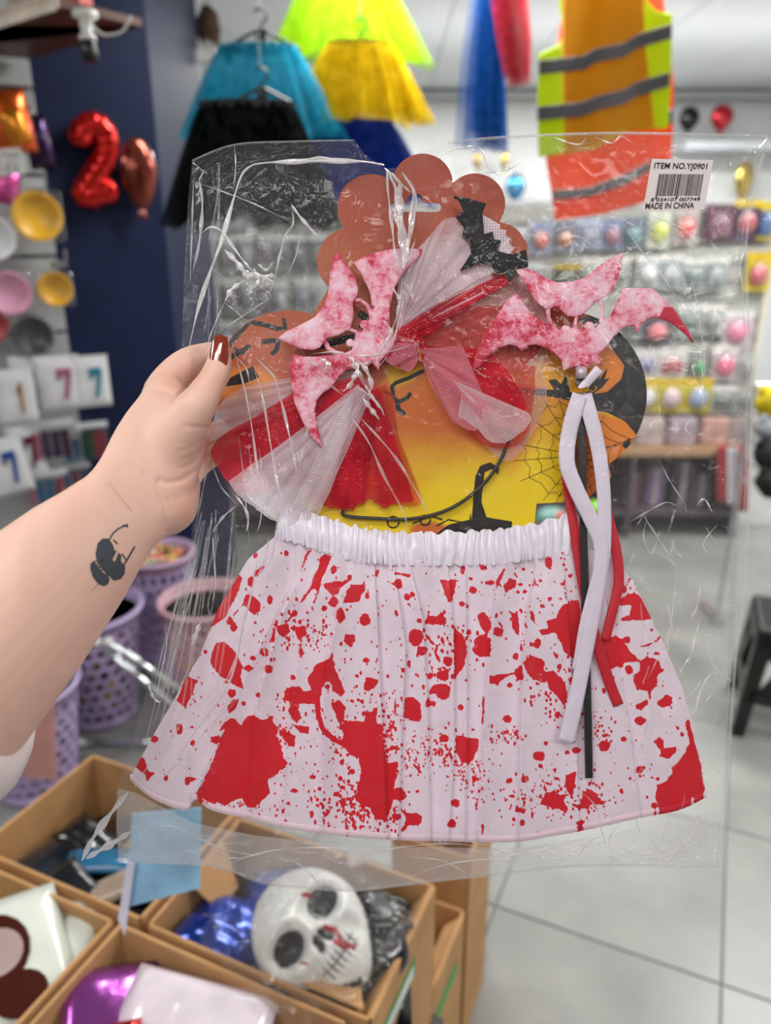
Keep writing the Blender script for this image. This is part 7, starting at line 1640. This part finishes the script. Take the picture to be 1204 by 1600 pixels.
ribb('white_ribbon', [(906, 616), (890, 670), (885, 720), (898, 760), (922, 810), (938, 850), (936, 900), (926, 960), (912, 1030), (900, 1090), (884, 1160)], 25, lambda t: 14.6 + 0.5 * math.sin(t * 5), RW, 2.9, 0.6)
ribb('white_ribbon', [(936, 576), (922, 592), (910, 606), (905, 618)], 15, lambda t: 13.6, RW, 0.0, 0.3)
g = G(); 
for k in range(5): g.tube([Kv((896 + k * 0.6, 606 + k * 1.4), 14.8), Kv((908, 608 + k * 1.3), 16.2), Kv((917 + k * 0.4, 605 + k * 1.5), 14.8)], 0.0005, 5)
g.tube([Kv(p, 15) for p in ((917, 608), (926, 612), (932, 606), (928, 604))], 0.0005, 5)
g.mk('gold_wire_tie', plain('d9a51c', 0.25, metal=0.85), wand)
g = G(); g.tube([Kv((908, 574), 12), Kv((907, 592), 12)], [0.0038, 0.0034], 12); g.mk('silver_thread_wrap', plain('c9b8c4', 0.3, metal=0.3), wand, smooth=True)
# small round rivets and colourful ball behind the card at lower right
# ================================================================ HAND
def section(U_, L_, d, thick, n=28, rot=0.0):
    "ellipse whose silhouette runs from pixel U_ to pixel L_ at depth d"
    a = P(U_[0], U_[1], d); b = P(L_[0], L_[1], d); c = (a + b) / 2; h = (a - b) / 2
    dn = FWD * (h.length * thick)
    return [c + h * math.cos(2 * PI * i / n) + dn * math.sin(2 * PI * i / n) for i in range(n)]
def loft(g, secs):
    n = len(secs[0]); vs = [p for s in secs for p in s]; fs = []
    for j in range(len(secs) - 1):
        for i in range(n): fs.append((j * n + i, j * n + (i + 1) % n, (j + 1) * n + (i + 1) % n, (j + 1) * n + i))
    c0, c1_ = sum(secs[0], Vector()) / n, sum(secs[-1], Vector()) / n
    vs += [c0, c1_]
    for i in range(n): fs.append((len(vs) - 2, (i + 1) % n, i)); fs.append((len(vs) - 1, (len(secs) - 1) * n + i, (len(secs) - 1) * n + (i + 1) % n))
    g.add(vs, fs)
def chain(g, pts, n=16):
    "rounded tapered limb: (px, py, radius px, depth)"
    ps = catmull([(x, y, r * d / F * 1000, d * 1000) for x, y, r, d in pts], 7)
    C_ = [P(p[0], p[1], p[3] / 1000) for p in ps]; R = [p[2] / 1000 for p in ps]
    C_ = [C_[0]] + C_ + [C_[-1]]; 
    t0 = (C_[2] - C_[1]).normalized(); t1__ = (C_[-2] - C_[-3]).normalized()
    pre = []; post = []
    for a in (85, 60, 35): pre.append((C_[1] - t0 * R[0] * math.sin(math.radians(a)), R[0] * math.cos(math.radians(a))))
    for a in (35, 60, 85): post.append((C_[-2] + t1__ * R[-1] * math.sin(math.radians(a)), R[-1] * math.cos(math.radians(a))))
    al = pre + list(zip(C_[1:-1], R)) + post
    g.tube([a[0] for a in al], [a[1] for a in al], n)
g = G()
loft(g, [section(*s) for s in [
 ((-200, 960), (-90, 1330), .405, .80), ((-60, 872), (-10, 1225), .405, .80), ((0, 833), (50, 1143), .41, .80), ((60, 791), (110, 1060), .42, .78), ((105, 765), (150, 1000), .43, .74), ((140, 741), (190, 938), .44, .68), ((158, 713), (215, 893), .447, .62), ((170, 684), (236, 860), .455, .56), ((184, 658), (262, 835), .462, .50), ((199, 635), (290, 800), .468, .46), ((216, 614), (308, 750), .474, .44), ((234, 594), (322, 700), .480, .42), ((252, 582), (322, 660), .484, .40), ((270, 580), (312, 640), .487, .36)]])
chain(g, [(252, 722, 46, .474), (278, 676, 42, .468), (306, 636, 31, .463), (326, 604, 24, .466), (337, 584, 22, .470), (343, 562, 19, .4745), (346, 545, 15, .478), (347, 536, 10, .480)])
chain(g, [(232, 644, 24, .488), (256, 604, 27, .492), (290, 571, 26, .502), (325, 556, 21, .511), (365, 552, 18, .513), (400, 560, 15, .513)])
chain(g, [(236, 680, 26, .492), (262, 655, 28, .510), (310, 632, 20, .521), (360, 622, 18, .523), (405, 622, 15, .520)])
chain(g, [(236, 730, 32, .492), (275, 705, 27, .511), (320, 682, 19, .521), (360, 668, 17, .523), (395, 664, 14, .520)])
chain(g, [(250, 770, 30, .490), (280, 755, 27, .504), (312, 728, 17, .518), (345, 708, 15, .521), (375, 700, 13, .519)])
chain(g, [(232, 800, 42, .462), (262, 790, 46, .474), (278, 762, 36, .482)])
me = bpy.data.meshes.new('arm_raw'); me.from_pydata([tuple(v) for v in g.v], [], g.f); me.update()
tmp = bpy.data.objects.new('arm_raw', me); COL.objects.link(tmp)
m = tmp.modifiers.new('r', 'REMESH'); m.mode = 'VOXEL'; m.voxel_size = 0.0013; m.use_smooth_shade = True
m = tmp.modifiers.new('s', 'SMOOTH'); m.factor = 0.6; m.iterations = 14
dg = bpy.context.evaluated_depsgraph_get(); ev = tmp.evaluated_get(dg); am = bpy.data.meshes.new_from_object(ev)
bpy.data.objects.remove(tmp)
tmp = bpy.data.objects.new('arm_raw', am); COL.objects.link(tmp); vg = tmp.vertex_groups.new(name='palm')
nv = len(am.vertices); co = np.empty(nv * 3, np.float32); am.vertices.foreach_get('co', co); co = co.reshape(-1, 3).astype(float)
rel = co - np.array(CAM); dep = rel @ np.array(FWD); px = 602 + F * rel[:, 0] / dep; py = 800 - F * (rel @ np.array(UP)) / dep
wt_ = np.clip(-sd_poly(px, py, [(150, 640), (190, 600), (262, 606), (292, 640), (300, 700), (292, 738), (240, 765), (250, 860), (170, 880), (100, 860)]) / 18 + 0.2, 0, 1)
for lv in range(1, 11):
    ids = np.nonzero(np.round(wt_ * 10) == lv)[0]
    if len(ids): vg.add(ids.tolist(), lv / 10, 'REPLACE')
m = tmp.modifiers.new('s', 'SMOOTH'); m.factor = 0.7; m.iterations = 110; m.vertex_group = 'palm'
dg = bpy.context.evaluated_depsgraph_get(); am = bpy.data.meshes.new_from_object(tmp.evaluated_get(dg)); bpy.data.objects.remove(tmp)
# creases of the skin, pressed in along pixel lines
nv = len(am.vertices); co = np.empty(nv * 3, np.float32); am.vertices.foreach_get('co', co); co = co.reshape(-1, 3).astype(float)
nr = np.empty(nv * 3, np.float32); am.vertices.foreach_get('normal', nr); nr = nr.reshape(-1, 3).astype(float)
rel = co - np.array(CAM); dep = rel @ np.array(FWD); px = 602 + F * rel[:, 0] / dep; py = 800 - F * (rel @ np.array(UP)) / dep
facing_ = (nr * rel).sum(1) < 0
disp = np.zeros(nv)
for pts, w_, dp in (([(172, 756), (188, 778), (205, 800)], 3.5, .55), ([(290, 666), (308, 668), (326, 667)], 3, .6), ([(238, 606), (258, 612), (277, 620), (288, 612)], 4, .7), ([(277, 620), (296, 602), (318, 578), (330, 560)], 4, .7), ([(225, 738), (245, 760), (258, 790), (260, 818)], 4, .6), ([(248, 756), (262, 775), (268, 800)], 3, .4), ([(308, 735), (285, 750), (262, 755), (250, 750)], 5, 1.0), ([(314, 690), (300, 700), (280, 705)], 3, .35), ([(318, 700), (304, 712), (286, 718)], 3, .3), ([(310, 600), (322, 606), (334, 612)], 3, .25), ([(322, 588), (336, 592), (352, 598)], 3, .25), ([(270, 690), (290, 694), (312, 690)], 2.5, .2), ([(215, 700), (240, 730), (250, 750)], 3, .2), ([(306, 720), (296, 728), (280, 732)], 2.5, .35)):
    d = sd_line(px, py, pts, 0); disp -= np.where(facing_, dp * np.exp(-(d / w_) ** 2), 0)
co += nr * (disp / 1000)[:, None]
am.vertices.foreach_set('co', co.astype(np.float32).ravel())
pinkv = 0.5 * np.exp(-(((px - 290) / 40) ** 2 + ((py - 790) / 40) ** 2)) + 0.45 * np.exp(-(((px - 290) / 45) ** 2 + ((py - 590) / 28) ** 2)) + 0.35 * np.exp(-(((px - 345) / 20) ** 2 + ((py - 595) / 25) ** 2)) + 0.25 * np.exp(-(((px - 318) / 16) ** 2 + ((py - 690) / 40) ** 2)) + 0.8 * fnoise(px / 60 + 20, py / 60 + 20, 3) * 0.5
at = am.attributes.new('flush', 'FLOAT', 'POINT'); at.data.foreach_set('value', np.clip(pinkv, 0, 1).astype(np.float32))
am.polygons.foreach_set('use_smooth', np.ones(len(am.polygons), bool))
msk, nt, b_, out_ = newmat('skin')
at = N(nt, 'ShaderNodeAttribute', attribute_name='flush'); tc = N(nt, 'ShaderNodeTexCoord')
n1_ = N(nt, 'ShaderNodeTexNoise'); n1_.inputs['Scale'].default_value = 45; n1_.inputs['Detail'].default_value = 6; nt.links.new(tc.outputs['Object'], n1_.inputs[0])
mx = N(nt, 'ShaderNodeMix', data_type='RGBA'); mx.inputs[6].default_value = L('deb7a6') + (1,); mx.inputs[7].default_value = L('d69a86') + (1,)
sa = N(nt, 'ShaderNodeMath', operation='MULTIPLY_ADD'); sa.inputs[1].default_value = 0.35; sa.inputs[2].default_value = -0.12; nt.links.new(n1_.outputs['Fac'], sa.inputs[0])
sb_ = N(nt, 'ShaderNodeMath', operation='ADD', use_clamp=True); nt.links.new(sa.outputs[0], sb_.inputs[0]); nt.links.new(at.outputs['Fac'], sb_.inputs[1]); nt.links.new(sb_.outputs[0], mx.inputs[0]); nt.links.new(mx.outputs[2], b_.inputs['Base Color'])
b_.inputs['Roughness'].default_value = 0.5; b_.inputs['Subsurface Weight'].default_value = 0.12; b_.inputs['Subsurface Radius'].default_value = (.008, .003, .0015); b_.inputs['Subsurface Scale'].default_value = 0.5
n2_ = N(nt, 'ShaderNodeTexVoronoi'); n2_.inputs['Scale'].default_value = 1400; nt.links.new(tc.outputs['Object'], n2_.inputs['Vector'])
bp = N(nt, 'ShaderNodeBump'); bp.inputs['Strength'].default_value = 0.12; bp.inputs['Distance'].default_value = 0.0004; nt.links.new(n2_.outputs['Distance'], bp.inputs['Height']); nt.links.new(bp.outputs[0], b_.inputs['Normal'])
am.materials.clear(); am.materials.append(msk)
base = P(-60, 1080, .40)
person = thing('person', 'left forearm and hand with brown nail and wrist tattoo holding up the bag', 'person', base)
am.transform(Matrix.Translation(-base)); am.name = 'arm_and_hand'
ao = bpy.data.objects.new('arm_and_hand', am); COL.objects.link(ao); ao.parent = person; ORG[ao.name] = base
bvh = BVHTree.FromPolygons([Vector(c) for c in co], [tuple(p.vertices) for p in am.polygons])
def onskin(X, Y, lift=0.00035):
    V = np.full(X.shape + (3,), np.nan)
    for idx in np.ndindex(X.shape):
        d = ray(X[idx], Y[idx]).normalized(); h = bvh.ray_cast(CAM, d)
        if h[0] is not None: V[idx] = tuple(h[0] - d * lift)
    return V
z4 = (0, 500, 3.01)
z5 = (0, 500, 2.965)
tat = [conv(p, *z5) for p in ([(452, 1035), (475, 1012), (500, 1012), (520, 1035), (532, 1070), (520, 1105), (528, 1122), (545, 1100), (556, 1082), (562, 1100), (560, 1118), (580, 1140), (578, 1175), (560, 1200), (530, 1207), (500, 1192), (470, 1160), (450, 1125), (443, 1085)], [(420, 1128), (440, 1110), (470, 1150), (512, 1190), (500, 1225), (480, 1233), (455, 1222), (430, 1190), (418, 1150)])]
_old = [conv(p, *z4) for p in ([(500, 1025), (525, 1045), (545, 1075), (540, 1100), (520, 1140), (535, 1140), (550, 1120), (560, 1140), (575, 1135), (590, 1160), (585, 1190), (560, 1222), (530, 1225), (500, 1205), (470, 1170), (452, 1130), (450, 1090), (462, 1050), (480, 1030)],
    [(445, 1132), (456, 1140), (480, 1180), (515, 1212), (505, 1248), (480, 1252), (455, 1230), (432, 1195), (425, 1160)])]
tl_ = [(conv([(513, 1035), (530, 1005), (555, 982), (585, 968), (598, 962)], *z4), 2.3), (conv([(580, 965), (600, 972)], *z4), 2.5), (conv([(587, 1145), (605, 1115), (632, 1068)], *z4), 2.6), (conv([(535, 1035), (552, 1052)], *z4), 2.2), (conv([(575, 1100), (590, 1125)], *z4), 2.0), (conv([(548, 1122), (560, 1096)], *z4), 1.4), (conv([(558, 1132), (570, 1106)], *z4), 1.4), (conv([(528, 1122), (548, 1084)], *z4), 1.2)]
def tat_sd(X, Y):
    S = np.minimum(sd_poly(X, Y, tat[0]), sd_poly(X, Y, tat[1]))
    S = np.maximum(S, -sd_line(X, Y, conv([(436, 1106), (450, 1130), (478, 1165), (514, 1198)], *z5), 2.2))
    for p, w_ in tl_: S = np.minimum(S, sd_line(X, Y, p, w_))
    return S
sheet('tattoo', tat_sd, (136, 815, 214, 920), 0.9, 0, plain('3c434c', 0.6, var=0.08), person, proj=onskin)
for pts, w_ in (([(172, 755), (186, 774), (204, 797)], 2.4),):
    sheet('wrist_crease_line', lambda X, Y: sd_line(X, Y, pts, w_), (166, 748, 212, 804), 0.9, 0, plain('d6a892', 0.6), person, proj=lambda X, Y: onskin(X, Y, 0.0002))  # darker strip along the pressed-in wrist crease
# thumb nail
nc = P(345.5, 556, .4745); nax = (P(349, 532, .4775) - P(342, 580, .4725)).normalized(); nn_ = (-FWD - nax * (-FWD).dot(nax)).normalized(); nb = nax.cross(nn_).normalized()
RN = 19.5 * .4745 / F; vs = []; fs = []; nu_, nv_ = 17, 22
for sd in (0, 1):
    for j in range(nv_):
        t = j / (nv_ - 1); yl = (-26 + 54 * t) * .4745 / F
        hw = (0.88 * math.sqrt(max(0.0, 1 - max(0, (0.16 - t) / 0.16) ** 2 * 0.75))) * (1 if t < 0.55 else math.sqrt(max(0.0, 1 - ((t - 0.55) / 0.45) ** 2.3)))
        for i in range(nu_):
            a = (i / (nu_ - 1) * 2 - 1) * 1.0 * hw
            r_ = RN * (1.03 + 0.05 * t) - sd * 0.0005
            vs.append(nc + nax * yl + nb * (r_ * 0.93 * math.sin(a)) + nn_ * (r_ * math.cos(a) * (1.0 - 0.22 * max(0, t - 0.4) ** 1.2) + 0.0002 - 0.0012 * max(0, t - .75) * 4 * 0.5))
n_ = nu_ * nv_
for sd in (0, 1):
    for j in range(nv_ - 1):
        for i in range(nu_ - 1):
            q = [sd * n_ + j * nu_ + i, sd * n_ + j * nu_ + i + 1, sd * n_ + (j + 1) * nu_ + i + 1, sd * n_ + (j + 1) * nu_ + i]; fs.append(tuple(q if sd == 0 else q[::-1]))
rim = [j * nu_ for j in range(nv_)] + [(nv_ - 1) * nu_ + i for i in range(1, nu_)] + [j * nu_ + nu_ - 1 for j in range(nv_ - 2, -1, -1)] + [i for i in range(nu_ - 2, 0, -1)]
for p, q in zip(rim, rim[1:] + rim[:1]): fs.append((p, q, q + n_, p + n_))
mk('thumb_nail', vs, fs, plain('7a2a10', 0.12, coat=0.8, var=0.05), person, smooth=True, label='glossy brown thumb nail')
# sleeve
g = G(); secs = []
for (U_, L_, d, th_) in (((-220, 950), (-110, 1375), .40, .95), ((-130, 900), (-60, 1330), .40, .95), ((-75, 880), (-14, 1262), .40, .92), ((-64, 884), (10, 1240), .40, .92), ((-58, 888), (22, 1198), .402, .90), ((-56, 892), (14, 1160), .404, .88)):
    secs.append(section(U_, L_, d, th_, 36))
vs = [p + Vector((0, 0, .0008 * math.sin(i * 1.7))) for s in secs for i, p in enumerate(s)]; n = 36
fs = [(j * n + i, j * n + (i + 1) % n, (j + 1) * n + (i + 1) % n, (j + 1) * n + i) for j in range(len(secs) - 1) for i in range(n)]
o = mk('sleeve', vs, fs, plain('d9cfcf', 0.9, bump=0.4, bscale=300), person, smooth=True, label='pale knitted sleeve cuff'); solidify(o, 0.003, 1)
